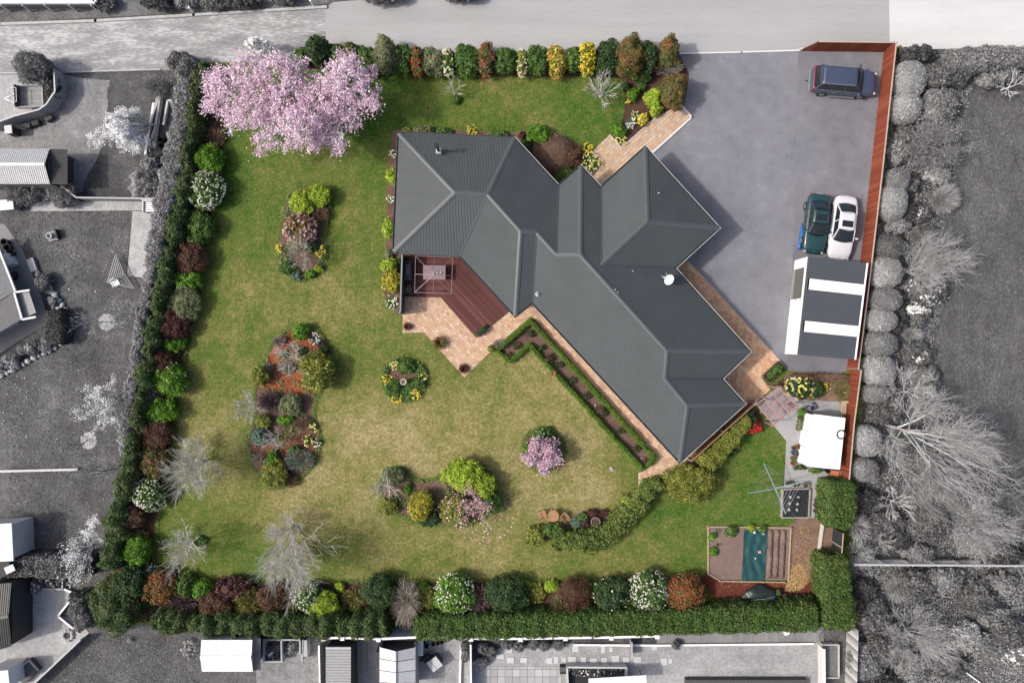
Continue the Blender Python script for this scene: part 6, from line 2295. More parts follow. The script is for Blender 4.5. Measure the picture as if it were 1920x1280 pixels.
S('flowering_shrub', 'narrow shrub with orange-red leaves in the lane hedge row', 782, 116, 11, 28, 1.8, 'redgreen', ('orange', 60, .10), sq=.8)
S('shrub', 'greyish green hedge block right of the orange-red shrub', 813, 117, 21, 24, 1.7, 'greygreen', sq=.75)
S('flowering_shrub', 'narrow shrub dotted with cream flowers in the lane hedge row', 841, 118, 11, 24, 1.7, 'green', ('cream', 80, .12), sq=.8)
S('shrub', 'large round green hedge block in the middle of the lane row', 876, 114, 24, 27, 1.9, 'green', sq=.75)
S('flowering_shrub', 'shrub with pink and dark red flowers in the lane hedge row', 910, 113, 15, 31, 2.0, 'redgreen', ('pinkred', 45, .12))
S('shrub', 'green hedge block right of the pink and red shrub', 946, 116, 21, 24, 1.7, 'green', sq=.75)
S('flowering_shrub', 'thin strip of cream-flowered shrub between two green hedge blocks', 979, 119, 10, 25, 1.6, 'olive', ('cream', 45, .12), sq=.8)
S('shrub', 'twig-flecked green hedge block left of the peach-flowered shrub', 1006, 115, 21, 27, 1.8, 'green', sq=.75)
S('flowering_shrub', 'shrub covered in yellow and peach flowers in the lane hedge row', 1044, 115, 18, 28, 1.9, 'yellow', ('peach', 90, .12))
S('shrub', 'slim green hedge block between the two yellow-flowered shrubs', 1075, 114, 13, 24, 1.7, 'green', sq=.75)
S('flowering_shrub', 'shrub smothered in bright yellow flowers in the lane hedge row', 1101, 112, 16, 30, 1.9, 'yellow', ('yellow', 130, .11))
S('shrub', 'wide dark green hedge block right of the bright yellow shrub', 1137, 111, 21, 30, 1.9, 'dark', sq=.8)
S('conifer_shrub', 'big egg-shaped bronze-tipped conifer in the lane hedge row', 1181, 107, 26, 38, 2.8, 'redgreen', lump=0.28, nl=30, sharp=26, leaf=0.12)
S('shrub', 'dark green shrub right of the big bronze-tipped conifer', 1214, 106, 16, 28, 2.0, 'dark')
S('conifer_shrub', 'russet and green conifer at the driveway end of the lane row', 1253, 97, 19, 26, 2.6, 'redgreen', lump=0.25, nl=26, sharp=22, leaf=0.12)
TW('twiggy_shrub', 'bare grey twigs between the two bronze conifers by the driveway', 1252, 127, 32, 16, 1.5, 'tw_grey', 260)
S('conifer_shrub', 'bronze-green conifer overhanging the driveway beside the entry path', 1262, 171, 22, 31, 2.6, 'redgreen', lump=0.28, nl=26, sharp=22, leaf=0.12)
S('shrub', 'lime-green shrub beside the entry path', 1226, 184, 17, 17, 1.0, 'lime')
S('shrub', 'small lime-green shrub touching the end of the entry path', 1231, 205, 12, 12, 0.8, 'lime')
S('shrub', 'green shrub below the big bronze conifer', 1204, 145, 15, 11, 0.9, 'green')
S('shrub', 'small green bush in the bed beside the entry path, upper one', 1172, 163, 8, 9, 0.6, 'dark')
S('shrub', 'small green bush in the bed beside the entry path, middle one', 1203, 163, 8, 8, 0.6, 'green')
S('shrub', 'leafy green bush on the lawn edge of the entry bed', 1186, 178, 11, 12, 0.7, 'bright')
tuft('daffodils', 'few yellow daffodils at the lawn edge of the entry bed', 1176, 193, 5, 0.4, 'green', 40, .03, fl=('yellow', 15, .085))
tuft('daffodils', 'clump of white and yellow flowers at the lower end of the entry bed', 1164, 263, 11, 0.4, 'green', 110, .04, fl=('paleyellow', 44, .085))
S('shrub', 'rounded deep green bush at the tip of the entry bed', 1160, 245, 15, 13, 0.7, 'bright')
tuft('flower_clump', 'bluish leaves with white flowers in the entry bed', 1181, 233, 12, 0.45, 'bluegreen', 110, .05, fl=('white', 28, .085))
tuft('flower_clump', 'green leaves with cream flowers beside the yellow bush in the entry bed', 1190, 219, 11, 0.45, 'green', 90, .05, fl=('cream', 20, .085))
S('flowering_shrub', 'small bright yellow bush in the entry bed', 1205, 223, 9, 9, 0.6, 'yellow', ('yellow', 60, .1))

# lawn trees near the top
bare_tree('bare_tree', 'small white-stemmed bare tree on the top lawn near the middle', 850, 166, 17, 2.2, 'tw_pale', (7, 4, 3), .04, twig=.012)
S('shrub', 'green tuft at the foot of the small bare tree on the top lawn', 854, 188, 9, 7, 0.4, 'green')
bare_tree('bare_tree', 'pale bare tree spreading on the top lawn near the hedge', 1130, 168, 34, 2.8, 'tw_pale', (13, 5, 4), .05, twig=.013, el=(12, 60))

# ------------------------------------------------ beds against the house
tuft('flower_clump', 'white-flowered plants along the west wall of the house, upper clump', 738, 290, 8, .5, 'greygreen', 90, .04, fl=('white', 18, .085))
S('shrub', 'bushy lime-green shrub against the west wall, upper of two', 735, 330, 9, 17, 0.9, 'lime', lump=.3, sharp=20, nl=20)
tuft('flower_clump', 'thin green and white plants midway along the west wall', 733, 375, 8, .5, 'greygreen', 100, .04, fl=('white', 15, .085))
S('shrub', 'bushy lime-green shrub against the west wall, lower of two', 728, 429, 12, 18, 0.9, 'lime', lump=.3, sharp=20, nl=20)
S('shrub', 'grey-green plant under the south-west corner of the roof', 729, 477, 7, 11, 0.6, 'greygreen')
S('shrub', 'lime-green shrub left of the deck screen', 729, 499, 15, 15, 1.0, 'lime', lump=.3, sharp=20, nl=20)
S('flowering_shrub', 'golden yellow shrub left of the deck screen', 735, 527, 19, 21, 1.1, 'yellow', lump=.22, sharp=18, nl=20)
S('shrub', 'small dark shrub between the house corner and the deck screen', 747, 492, 7, 8, 0.6, 'dark')
tuft('flower_clump', 'white flowers at the bottom of the bed left of the deck screen', 735, 566, 14, .4, 'green', 110, .05, fl=('white', 28, .085))
S('shrub', 'olive shrub on the north wall of the house near the corner', 762, 245, 10, 5, 0.5, 'olive')
S('shrub', 'mottled green shrub on the north wall left of the flue', 795, 243, 17, 8, 0.8, 'greygreen')
S('shrub', 'dark green low plants on the north wall in line with the flue', 832, 246, 18, 7, 0.5, 'green')
tuft('flower_clump', 'pale yellow flowers on the north wall right of the flue', 885, 247, 11, .4, 'olive', 60, .04, fl=('yellow', 33, .085))
S('shrub', 'low green plants on the north wall near the wing corner', 935, 252, 22, 6, 0.5, 'green')
S('shrub', 'dark purple plant at the corner bed of the house wing', 981, 255, 9, 7, .6, 'maroon')
S('shrub', 'bright green shrub above the brown bush in the house corner bed', 1010, 253, 23, 18, 1.1, 'bright', lump=.25, sharp=18, nl=20)
S('shrub', 'deep green plants left of the brown bush against the wing', 984, 277, 13, 14, .7, 'dark')
tuft('daffodils', 'cream daffodils above the brown bush in the house corner bed', 1037, 258, 9, .4, 'green', 40, .03, fl=('paleyellow', 15, .085))
S('shrub', 'large domed brown leafless bush in the bed by the house entry', 1037, 290, 39, 37, 1.1, 'tw_brown', leaf=.12, asp=.2, lump=.06, clump=False)
S('shrub', 'dark brown-green shrub right of the domed brown bush', 1076, 293, 16, 22, .9, 'brown', leaf=.12)
tuft('daffodils', 'yellow daffodils at the left edge of the entry path', 1101, 279, 10, .45, 'green', 100, .04, fl=('yellow', 39, .085))
tuft('daffodils', 'large clump of yellow daffodils beside the entry path', 1104, 306, 20, .5, 'green', 260, .04, fl=('paleyellow', 97, .085))
S('shrub', 'green shrub tucked between the two roof wings', 1058, 326, 20, 15, .8, 'green')
S('shrub', 'yellow-green plant in the corner between the two roof wings', 1046, 338, 11, 9, .6, 'olive')

# ------------------------------------------------ narrow island bed
S('shrub', 'lime-yellow shrub in the narrow island bed, left of the pair', 566, 379, 24, 23, 1.3, 'lime', lump=.2, nl=20, sharp=16)
S('shrub', 'lime-green shrub in the narrow island bed, right of the pair', 598, 366, 21, 20, 1.3, 'lime', lump=.2, nl=20, sharp=16)
TW('twiggy_shrub', 'brown grassy tussock in the narrow island bed', 601, 402, 18, 17, .9, 'tw_brown', 420, .014)
S('flowering_shrub', 'shrub covered in pink and cream flowers in the narrow island bed', 564, 429, 32, 25, 1.4, 'redgreen', ('pink', 170, .14))
bare_tree('bare_tree', 'bare tree with pale twigs in the narrow island bed', 564, 480, 29, 2.8, 'tw_mid', (10, 6, 5, 2), .04, twig=.008)
S('shrub', 'dark green bush under the bare tree of the narrow island bed', 583, 462, 14, 12, .7, 'dark')
tuft('daffodils', 'yellow daffodil clump on the right of the narrow island bed', 603, 473, 12, .5, 'bluegreen', 140, .04, fl=('yellow', 39, .085))
tuft('daffodils', 'yellow flowers on the left tip of the narrow island bed', 525, 466, 8, .4, 'olive', 50, .03, fl=('yellow', 23, .085))
S('shrub', 'bright green plants at the lower left of the narrow island bed', 540, 503, 15, 13, .6, 'green')
S('shrub', 'blue-green plant at the bottom of the narrow island bed', 556, 518, 10, 8, .5, 'bluegreen')
S('shrub', 'small green plant at the bottom right of the narrow island bed', 582, 514, 9, 8, .5, 'bright')
S('shrub', 'small lime plant on the right edge of the narrow island bed', 597, 503, 8, 7, .5, 'lime')

# ------------------------------------------------ large two-part island bed
S('shrub', 'bright green rounded shrub at the top of the large island bed', 564, 623, 15, 15, 1.0, 'bright')
tuft('flower_clump', 'white-flowered clump at the top right of the large island bed', 590, 634, 12, .5, 'bluegreen', 110, .04, fl=('white', 26, .085))
TW('twiggy_shrub', 'grey wiry shrub at the top left of the orange mulch', 523, 639, 14, 12, .8, 'tw_grey', 320, .014)
bare_tree('bare_tree', 'pale bare tree standing in the orange mulch', 549, 674, 40, 3.2, 'tw_pale', (8, 5, 4, 2), .06, twig=.011, el=(10, 50))
S('shrub', 'low green plant under the bare tree in the orange mulch', 566, 658, 9, 7, .4, 'dark')
S('shrub', 'low olive plant in the orange mulch left of the bare tree', 532, 664, 10, 7, .4, 'olive')
S('shrub', 'deep green plant right of the bare tree near the mulch edge', 608, 654, 10, 8, .5, 'dark')
TW('twiggy_shrub', 'purple-grey wiry shrub right of the bare tree in the mulch', 600, 643, 11, 9, .6, 'tw_purple', 200)
S('shrub', 'large olive-leaved shrub on the right of the large island bed', 597, 697, 30, 37, 1.9, 'olive', lump=.22, nl=24, sharp=16, leaf=.17)
S('shrub', 'olive-green shrub on the left of the large island bed', 487, 704, 18, 17, 1.2, 'olive', lump=.25)
TW('twiggy_shrub', 'grey bare twigs at the centre of the orange mulch', 537, 690, 17, 12, .8, 'tw_grey', 260)
TW('twiggy_shrub', 'mulch-coloured bare shrub left in the orange bed', 504, 690, 10, 10, .7, 'tw_grey', 150)
bare_tree('bare_tree', 'starburst pale bare tree overhanging the left edge of the large island bed', 464, 763, 32, 3.0, 'tw_pale', (12, 5, 4, 2), .05, twig=.010, el=(12, 60))
TW('twiggy_shrub', 'large purple-brown twiggy shrub in the middle of the large island bed', 505, 752, 24, 20, 1.2, 'tw_purple', 700, .014)
S('shrub', 'grey-green leafy shrub in the middle of the large island bed', 545, 756, 22, 20, 1.1, 'greygreen', leaf=.11, cover=1.4)
S('shrub', 'bright green bush below the grey-green shrub in the large island bed', 538, 787, 17, 9, .7, 'bright')
S('shrub', 'olive bush beneath the starburst tree in the large island bed', 495, 790, 15, 13, .7, 'olive')
S('shrub', 'blue-green shrub on the left of the lower island bed', 488, 818, 17, 16, .9, 'bluegreen')
bare_tree('bare_tree', 'small pale bare tree in the lower part of the large island bed', 513, 821, 22, 2.2, 'tw_pale', (8, 5, 4, 2), .04, twig=.010)
TW('twiggy_shrub', 'brown wiry shrub on the right of the lower island bed', 566, 793, 22, 16, .7, 'tw_brown', 420, .012)
tuft('daffodils', 'cream daffodils on the right edge of the large island bed, upper clump', 588, 801, 10, .5, 'green', 110, .04, fl=('paleyellow', 18, .085))
tuft('daffodils', 'cream daffodils on the right edge of the large island bed, middle clump', 579, 825, 12, .5, 'green', 120, .04, fl=('paleyellow', 23, .085))
tuft('daffodils', 'white daffodils on the rightmost tip of the large island bed', 597, 829, 9, .5, 'green', 100, .04, fl=('white', 10, .085))
S('shrub', 'dark green bush near the lower right edge of the large island bed', 554, 845, 13, 10, .6, 'green')
S('shrub', 'upright bright green bush at the foot of the lower island bed', 512, 862, 12, 18, .8, 'bright')
TW('twiggy_shrub', 'grey lichened bare shrub at the lower right of the large island bed', 561, 863, 30, 22, 1.1, 'tw_grey', 520, .014, leaves=('bluegreen', .5))
TW('twiggy_shrub', 'small bare shrub on the lower left of the large island bed', 484, 862, 16, 14, .7, 'tw_grey', 200)
S('shrub', 'large olive-green shrub at the bottom of the large island bed', 515, 888, 24, 25, 1.3, 'olive', lump=.22, nl=20)
TW('twiggy_shrub', 'brown bare bush at the bottom right of the large island bed', 545, 903, 16, 13, .8, 'tw_brown', 300)

# ------------------------------------------------ round birdbath bed
S('shrub', 'lush green clump at the top of the round birdbath bed', 761, 687, 17, 14, .6, 'green', leaf=.12)
S('shrub', 'lush green clump on the lower left of the round birdbath bed', 737, 729, 15, 17, .6, 'green', leaf=.12)
S('shrub', 'lush green clump on the right of the round birdbath bed', 785, 718, 13, 12, .6, 'green', leaf=.12)
for x, y, r, n, lb, c in ((740, 685, 9, 22, 'cream daffodils on the upper left of the round birdbath bed', 'paleyellow'), (726, 711, 11, 22, 'yellow daffodils on the left of the round birdbath bed', 'yellow'), (745, 747, 11, 26, 'yellow daffodils at the bottom of the round birdbath bed', 'yellow'), (780, 739, 10, 30, 'bright yellow daffodils at the lower right of the round birdbath bed', 'yellow'), (794, 707, 9, 14, 'pale yellow daffodils on the right of the round birdbath bed', 'paleyellow')):
 tuft('daffodils', lb, x, y, r, .42, 'green', 80, .035, fl=(c, int(n * 1.3), .09))

# ------------------------------------------------ kidney-shaped bed
S('shrub', 'dull green shrub at the top left of the kidney-shaped bed', 741, 891, 21, 16, 1.0, 'greygreen', leaf=.12)
bare_tree('bare_tree', 'white-twigged bare tree at the left end of the kidney-shaped bed', 721, 915, 33, 2.8, 'tw_pale', (12, 5, 4), .05, twig=.012, el=(8, 55))
S('shrub', 'yellow-green shrub at the lower left of the kidney-shaped bed', 727, 948, 18, 16, 1.0, 'yellowgreen')
S('flowering_shrub', 'golden and green egg-shaped shrub in the kidney-shaped bed', 790, 945, 23, 28, 1.5, 'yellow', lump=.18)
S('shrub', 'dark green low shrub under the golden shrub in the kidney-shaped bed', 806, 973, 19, 14, .7, 'dark')
S('shrub', 'small bright green plant left of the golden shrub', 765, 915, 6, 9, .5, 'bright')
S('shrub', 'large bright lime-green shrub at the top right of the kidney-shaped bed', 872, 891, 35, 30, 1.7, 'lime', lump=.2, nl=24, sharp=14, leaf=.17)
S('shrub', 'smaller lime-green shrub joined to the right of the large lime one', 909, 908, 22, 22, 1.5, 'lime', lump=.2, nl=20, leaf=.17)
S('flowering_shrub', 'yellow-green shrub dotted with pink blossom in the kidney-shaped bed', 853, 955, 26, 30, 1.3, 'olive', ('pink', 40, .15))
bare_tree('magnolia_tree', 'bare tree with a few pink flowers at the right of the kidney-shaped bed', 893, 945, 40, 3.0, 'tw_mid', (10, 6, 4), .05, twig=.012, fl=('pink', 1, .13), el=(10, 60))
S('shrub', 'dark green shrub on the right rim of the kidney-shaped bed', 927, 942, 16, 21, 1.1, 'green')
litter(ring([(850, 985), (920, 985), (960, 920), (965, 985), (925, 1025), (880, 1020)]), 90, .1, FL['pink'], .01, 72, 'fallen_petals', asp=.8, label='pale petals scattered on the grass below the kidney-shaped bed')

# ------------------------------------------------ round pink bed
bare_tree('blossom_bush', 'round bush covered in pink blossom in the small round bed', 1022, 846, 36, 1.7, 'tw_mid', (12, 6, 5), .04, fl=('blossom', 11, .12), el=(8, 70), trunk=.15)
S('shrub', 'leafy green plant at the top of the small round bed', 1018, 814, 18, 13, .9, 'green', ('white', 14, .08))
S('shrub', 'small bright green plant on the left of the small round bed', 987, 841, 9, 10, .6, 'bright')
tuft('daffodils', 'yellow daffodils at the lower left of the small round bed', 985, 858, 8, .4, 'green', 60, .03, fl=('paleyellow', 20, .085))
tuft('daffodils', 'few yellow daffodils at the bottom of the small round bed', 1023, 881, 5, .4, 'green', 30, .03, fl=('yellow', 10, .085))

# ------------------------------------------------ patio plants
tuft('grass_tussock', 'dark brown grass tussock on the left edge of the patio', 764, 612, 10, .6, 'brown', 170, .03)
tuft('flax', 'spiky dark flax with striped leaves on the patio edge', 824, 642, 17, 1.0, 'redgreen', 90, .07, arch=.35)
tuft('grass_tussock', 'dark maroon round tussock at the bottom corner of the patio', 870, 691, 12, .6, 'maroon', 200, .03)
S('shrub', 'small dark leafy plant in the shade on the deck below the barbecue', 763, 543, 9, 8, .8, 'greygreen')
TW('twiggy_shrub', 'grey wispy plants at the left corner of the box hedge', 938, 644, 16, 11, .6, 'tw_grey', 300, .012)
# box hedging
hedge('box_hedge', 'outer low clipped box hedge along the house path', [(934, 655), (995, 601), (1229, 859), (1213, 874)], 9, .55, 'box', leaf=.09, amp=.05, cover=2.4, k=.8)
hedge('box_hedge', 'inner low clipped box hedge on the lawn side of the rose bed', [(935, 659), (957, 677), (992.5, 646), (1207, 881)], 8.5, .5, 'box', leaf=.09, amp=.05, cover=2.4, k=.8)
RO = [(994, 626), (968, 648), (1014, 651), (1033, 674), (1049, 684), (1073, 713), (1100, 741), (1133, 773), (1165, 807), (1194, 842)]
nm_ = ['at the top corner', 'in the short left arm', 'second down the long arm', 'third down the long arm', 'fourth down the long arm', 'fifth down the long arm', 'sixth down the long arm', 'seventh down the long arm', 'eighth down the long arm', 'last down the long arm']
for (x, y), lb in zip(RO, nm_):
 TW('rose_bush', 'pruned dark green rose bush ' + lb + ' of the hedged rose bed', x, y, 8, 7, .5, 'tw_brown', 40, .014, group='pruned roses in the hedged bed', leaves=('dark', .9))
TW('rose_bush', 'brown bare standard rose near the top of the hedged rose bed', 1026, 669, 10, 9, 1.0, 'tw_brown', 130, .012)
TW('rose_bush', 'brown bare standard rose halfway down the hedged rose bed', 1123, 766, 11, 9, 1.0, 'tw_brown', 130, .012)
TW('rose_bush', 'brown bare bush in the left tip of the hedged rose bed', 952, 666, 8, 7, .6, 'tw_brown', 120)
TW('rose_bush', 'pale brown dry bush at the lower opening of the rose bed', 1207, 868, 9, 11, .5, 'tw_brown', 140)
for x, y, lb in ((1117, 761, 'white rock in the rose bed halfway along'), (1203.5, 860, 'white rock at the lower end of the rose bed')):
 q = thing('rock', lb, 'rock', at(x, y))
 me, _ = foliage_mesh(2, .1, .12, .12, P_((236, 228, 214)), .05, cover=0.0, core=1.0)
 link('stone', me, q)
q = thing('terracotta_pot', 'terracotta dish on the inner box hedge', 'pot', at(1038, 700, .5) * 1)
q.location.z = 0.45
bb = MB(); bb.lathe((0, 0, 0), [(.1, 0), (.17, .12), (.15, .12), (.1, .04)], 14); bb.build('dish', mat('pot_terra', None), q)

# ------------------------------------------------ curved hedge by the garden seats
hedge('hedge', 'curved olive-green hedge sweeping below the garden seats', [(1038, 1012), (1070, 1012), (1105, 1014), (1135, 1003), (1158, 982), (1178, 962), (1198, 938), (1216, 920), (1238, 902)], 36, 1.3, 'olivegreen', amp=.22, leaf=.15, widths=[36, 40, 44, 44, 42, 42, 42, 40, 28], power=.6)
S('shrub', 'golden-green shrub at the left end of the curved hedge', 1004, 1006, 20, 18, 1.0, 'yellowgreen', lump=.2)
S('shrub', 'darker green shrub behind the garden seats at the curved hedge', 1036, 993, 22, 12, 1.1, 'green')
S('shrub', 'lime-tipped shrub on the lawn side of the curved hedge', 1178, 941, 11, 11, 1.1, 'lime')
S('shrub', 'silver-green plant left of the stone bowl', 1080, 981, 10, 10, .5, 'bluegreen')
S('shrub', 'small green plant above the silver-green one near the stone bowl', 1092, 968, 11, 8, .5, 'green')
S('shrub', 'dark maroon plant above the stone bowl', 1110, 962, 12, 7, .5, 'maroon')
TW('twiggy_shrub', 'reddish wiry plant right of the stone bowl', 1130, 962, 12, 8, .5, 'tw_brown', 200, .012, leaves=('maroon', .6))
S('shrub', 'deep maroon low plant left of the stone bowl', 1097, 979, 8, 8, .4, 'maroon')
S('flowering_shrub', 'tiny red and yellow flowers at the left end of the curved hedge', 1007, 989, 14, 5, .5, 'green', ('peach', 12, .12))
S('shrub', 'dark twiggy shrub at the end of the house path', 1226, 906, 12, 6, .8, 'brown')
S('shrub', 'large yellow-green feathery shrub at the end of the house path', 1294, 905, 48, 33, 1.7, 'yellowgreen', lump=.3, nl=26, sharp=14, leaf=.17, asp=.3)
hedge('hedge', 'yellow-green feathery hedge along the timber screen', [(1318, 872), (1345, 848), (1368, 822), (1392, 797), (1402, 785)], 30, 1.5, 'yellowgreen', amp=.2, leaf=.16, asp=.3, widths=[48, 34, 32, 28, 20], power=.6)
S('shrub', 'dark green leafy plants on the lawn side of the yellow-green hedge', 1360, 846, 20, 10, .8, 'dark')
S('shrub', 'dark green shrub with white specks by the pergola', 1402, 788, 15, 20, 1.1, 'dark', ('white', 8, .08))
S('flowering_shrub', 'camellia with bright red flowers below the pergola', 1412, 801, 13, 11, 1.0, 'dark', ('red', 26, .2))
S('flowering_shrub', 'russet-flowered low plant left of the red camellia', 1390, 808, 14, 9, .7, 'green', ('orange', 14, .13))

# rough bed behind the garage
TW('brush_hedge', 'long dry brown brush hedge behind the garage', 1535, 708, 62, 9, .8, 'tw_brown', 1300, .014, cat='hedge')
TW('brush_hedge', 'dry brown brush at the right end of the rough bed by the fence', 1580, 733, 22, 22, .8, 'tw_olive', 520, .014, cat='hedge')
TW('brush_hedge', 'dry brown brush at the left end of the rough bed by the pergola', 1470, 719, 16, 10, .7, 'tw_brown', 260, .014, cat='hedge')
S('flowering_shrub', 'bush with yellow and white flowers in the rough bed behind the garage', 1502, 727, 24, 17, 1.0, 'dark', ('paleyellow', 60, .17))
S('shrub', 'dark green spiky leaves right of the yellow and white bush', 1528, 729, 15, 15, .8, 'dark', leaf=.2, asp=.2)
tuft('daffodils', 'thin yellow flowers right of the dark spiky leaves', 1546, 725, 9, .5, 'olive', 60, .03, fl=('yellow', 13, .085))
S('shrub', 'small green plant beside the corner of the white shed', 1503, 772, 6, 7, .6, 'bright')
S('shrub', 'green plants along the south wall of the white shed', 1531, 881, 14, 5, .5, 'green')

# vegetable plot greens
for x, y, r, p_, lb in ((1371, 995, 11, 'green', 'large leafy green plant at the top of the vegetable plot'), (1335, 1006, 7, 'bright', 'leafy plant at the upper left of the vegetable plot'), (1337, 1034, 8, 'bright', 'leafy plant on the left edge of the vegetable plot'), (1409, 989, 7, 'lime', 'bright lettuce at the top edge of the teal sheet'), (1431, 991, 7, 'green', 'dark leafy plant at the top right of the teal sheet')):
 S('vegetable', lb, x, y, r, r, .45, p_, cat='vegetable')
for x, y, lb in ((1345, 995, 'thin onion-like clump near the top of the vegetable plot'), (1346, 1021, 'pale leek clump in the left of the vegetable plot')):
 tuft('leeks', lb, x, y, 6, .5, 'greygreen', 26, .04, cat='vegetable')

# ------------------------------------------------ hedge blocks bottom right
hedge('hedge', 'tall clipped dark green hedge block beside the pots', [(1568, 899), (1568, 940), (1562, 985)], 55, 2.2, 'clip', amp=.05, widths=[54, 57, 46], power=.3)
hedge('hedge', 'clipped green hedge running down the right side of the vegetable garden', [(1556, 1036), (1558, 1090), (1566, 1140), (1562, 1172)], 55, 2.2, 'clip', amp=.07, widths=[52, 54, 62, 58], power=.3)
hedge('hedge', 'long clipped green hedge along the bottom boundary, right section', [(1528, 1150), (1440, 1152), (1300, 1157), (1180, 1160), (1050, 1164), (900, 1168), (778, 1170)], 48, 2.0, 'clip', amp=.09, widths=[54, 50, 48, 46, 44, 46, 44], power=.3)
hedge('hedge', 'dark loose hedge along the bottom boundary, left section', [(728, 1168), (660, 1170), (560, 1168), (470, 1166), (380, 1164), (290, 1160)], 42, 2.0, 'hedge', amp=.3, widths=[46, 48, 44, 40, 38, 36], power=.6)

# ------------------------------------------------ left boundary hedge
hedge('hedge', 'dark green hedge down the left boundary behind the shrub border', [(388, 122), (374, 180), (366, 240), (356, 310), (345, 380), (330, 445), (315, 515), (302, 580), (290, 640), (278, 700), (265, 780), (253, 850), (237, 920), (222, 985), (212, 1060)], 30, 1.9, 'hedge', amp=.34, widths=[30, 28, 26, 26, 28, 28, 28, 28, 28, 28, 28, 30, 34, 40, 44], power=.7)
S('conifer_shrub', 'large loose dark green conifer in the bottom left corner of the garden', 218, 1130, 46, 52, 2.4, 'hedge', lump=.3, nl=40, sharp=14, leaf=.2, asp=.28)
S('conifer_shrub', 'dark green shrub above the corner conifer', 250, 1090, 26, 30, 2.2, 'dark', lump=.25)

# left border shrubs, top to bottom
S('shrub', 'reddish shrub at the top of the left border under the pink tree', 377, 165, 16, 23, 1.5, 'redgreen')
TW('twiggy_shrub', 'brown leafless shrub below the left edge of the pink tree', 402, 258, 21, 23, 1.0, 'tw_brown', 380, .013)
S('shrub', 'bright green ball-shaped shrub at the top of the left border', 391, 299, 29, 29, 1.5, 'bright', leaf=.12, lump=.08)
S('flowering_shrub', 'round shrub covered in white flowers, topmost in the left border', 386, 355, 31, 35, 1.7, 'green', ('white', 323, .09))
S('shrub', 'round olive-green shrub below the topmost white-flowered one', 378, 425, 25, 29, 1.4, 'green')
S('shrub', 'large round red-brown shrub in the left border', 356, 484, 32, 30, 1.5, 'brown', leaf=.1, lump=.1)
S('shrub', 'bright green flattened shrub below the red-brown one', 350, 527, 30, 20, 1.2, 'bright')
S('shrub', 'grey-green fine-leaved round shrub in the left border', 345, 567, 31, 30, 1.3, 'greygreen', leaf=.1)
S('shrub', 'large dark maroon round shrub in the left border', 322, 609, 35, 30, 1.5, 'maroon', leaf=.1, lump=.1)
S('shrub', 'bright green shrub just below the dark maroon one', 327, 643, 25, 15, 1.0, 'bright')
S('shrub', 'brown and grey mottled shrub in the left border', 302, 677, 23, 30, 1.4, 'brown', leaf=.1)
TW('twiggy_shrub', 'dark brown wiry bush right of the mottled shrub', 322, 676, 14, 16, .8, 'tw_brown', 200)
S('flowering_shrub', 'glossy green shrub with a few white flowers in the left border', 319, 709, 32, 31, 1.5, 'bright', ('white', 34, .09))
TW('twiggy_shrub', 'pale grey bare shrub against the left hedge', 283, 742, 25, 22, 1.5, 'tw_grey', 420)
S('shrub', 'bright green shrub above the broad brown one in the left border', 304, 770, 30, 23, 1.3, 'bright')
S('shrub', 'broad red-brown shrub in the lower half of the left border', 291, 812, 34, 29, 1.4, 'brown', leaf=.1, lump=.1)
S('shrub', 'olive and red mixed shrub under the broad brown one', 290, 862, 24, 34, 1.3, 'redgreen')
TW('twiggy_shrub', 'pale bare shrub leaning on the lower left hedge', 252, 897, 16, 25, 1.6, 'tw_pale', 220)
S('flowering_shrub', 'round shrub dense with white flowers in the lower left border', 278, 927, 31, 29, 1.5, 'green', ('white', 255, .09))
S('shrub', 'grey-brown round shrub below the lower white-flowered one', 252, 966, 23, 25, 1.3, 'brown', leaf=.1)
TW('twiggy_shrub', 'olive wispy shrub above the bright green egg-shaped one', 263, 1004, 19, 14, .9, 'tw_olive', 260)
S('shrub', 'bright green egg-shaped shrub near the bottom of the left border', 258, 1033, 25, 30, 1.5, 'bright', leaf=.12, lump=.08)
S('flowering_shrub', 'small blue-green shrub with white flowers near the bottom left corner', 282, 1073, 16, 16, .8, 'bluegreen', ('white', 61, .09))
S('shrub', 'red and green photinia-like shrub in the bottom left corner bed', 303, 1100, 32, 31, 1.6, 'red')
S('shrub', 'dark green low shrub beside the red and green one in the corner bed', 269, 1120, 18, 15, 1.0, 'dark')
S('shrub', 'dull green shrub right of the red and green one in the corner bed', 350, 1097, 21, 21, 1.2, 'green')
S('shrub', 'vivid green shrub on the lawn edge of the bottom left bed', 382, 1105, 19, 21, 1.2, 'bright')
TW('twiggy_shrub', 'purple-grey bare shrub in the bottom left bed', 341, 1131, 34, 25, 1.4, 'tw_purple', 700)
S('shrub', 'brown round shrub in the bottom left bed', 403, 1133, 32, 27, 1.5, 'brown', leaf=.1)
S('shrub', 'dark purple-green shrub on the lawn edge left of the grey tree', 440, 1100, 32, 20, 1.1, 'maroon')
TW('twiggy_shrub', 'olive-grey wispy shrub left of the big bare tree in the bottom bed', 468, 1128, 27, 30, 1.6, 'tw_olive', 600, leaves=('olive', .4))

# lawn bare trees at the left
bare_tree('bare_tree', 'bare grey tree on the left lawn beside the border', 363, 872, 56, 4.2, 'tw_pale', (16, 8, 6, 3), .06, twig=.008, el=(18, 75), trunk=.12)
bare_tree('bare_tree', 'bare pinkish-grey tree on the lower left lawn', 340, 1030, 44, 4.0, 'tw_pale', (13, 6, 5, 2), .055, twig=.009, el=(15, 70), base=(366, 1012), trunk=.1)
bare_tree('bare_tree', 'big fan-shaped bare grey tree on the bottom lawn', 540, 1043, 58, 5.0, 'tw_pale', (22, 8, 6, 3), .06, twig=.0075, el=(22, 78), base=(547, 985), trunk=.08)
S('shrub', 'green grass ring around the foot of the lower left bare tree', 376, 1014, 11, 11, .3, 'green', leaf=.1)

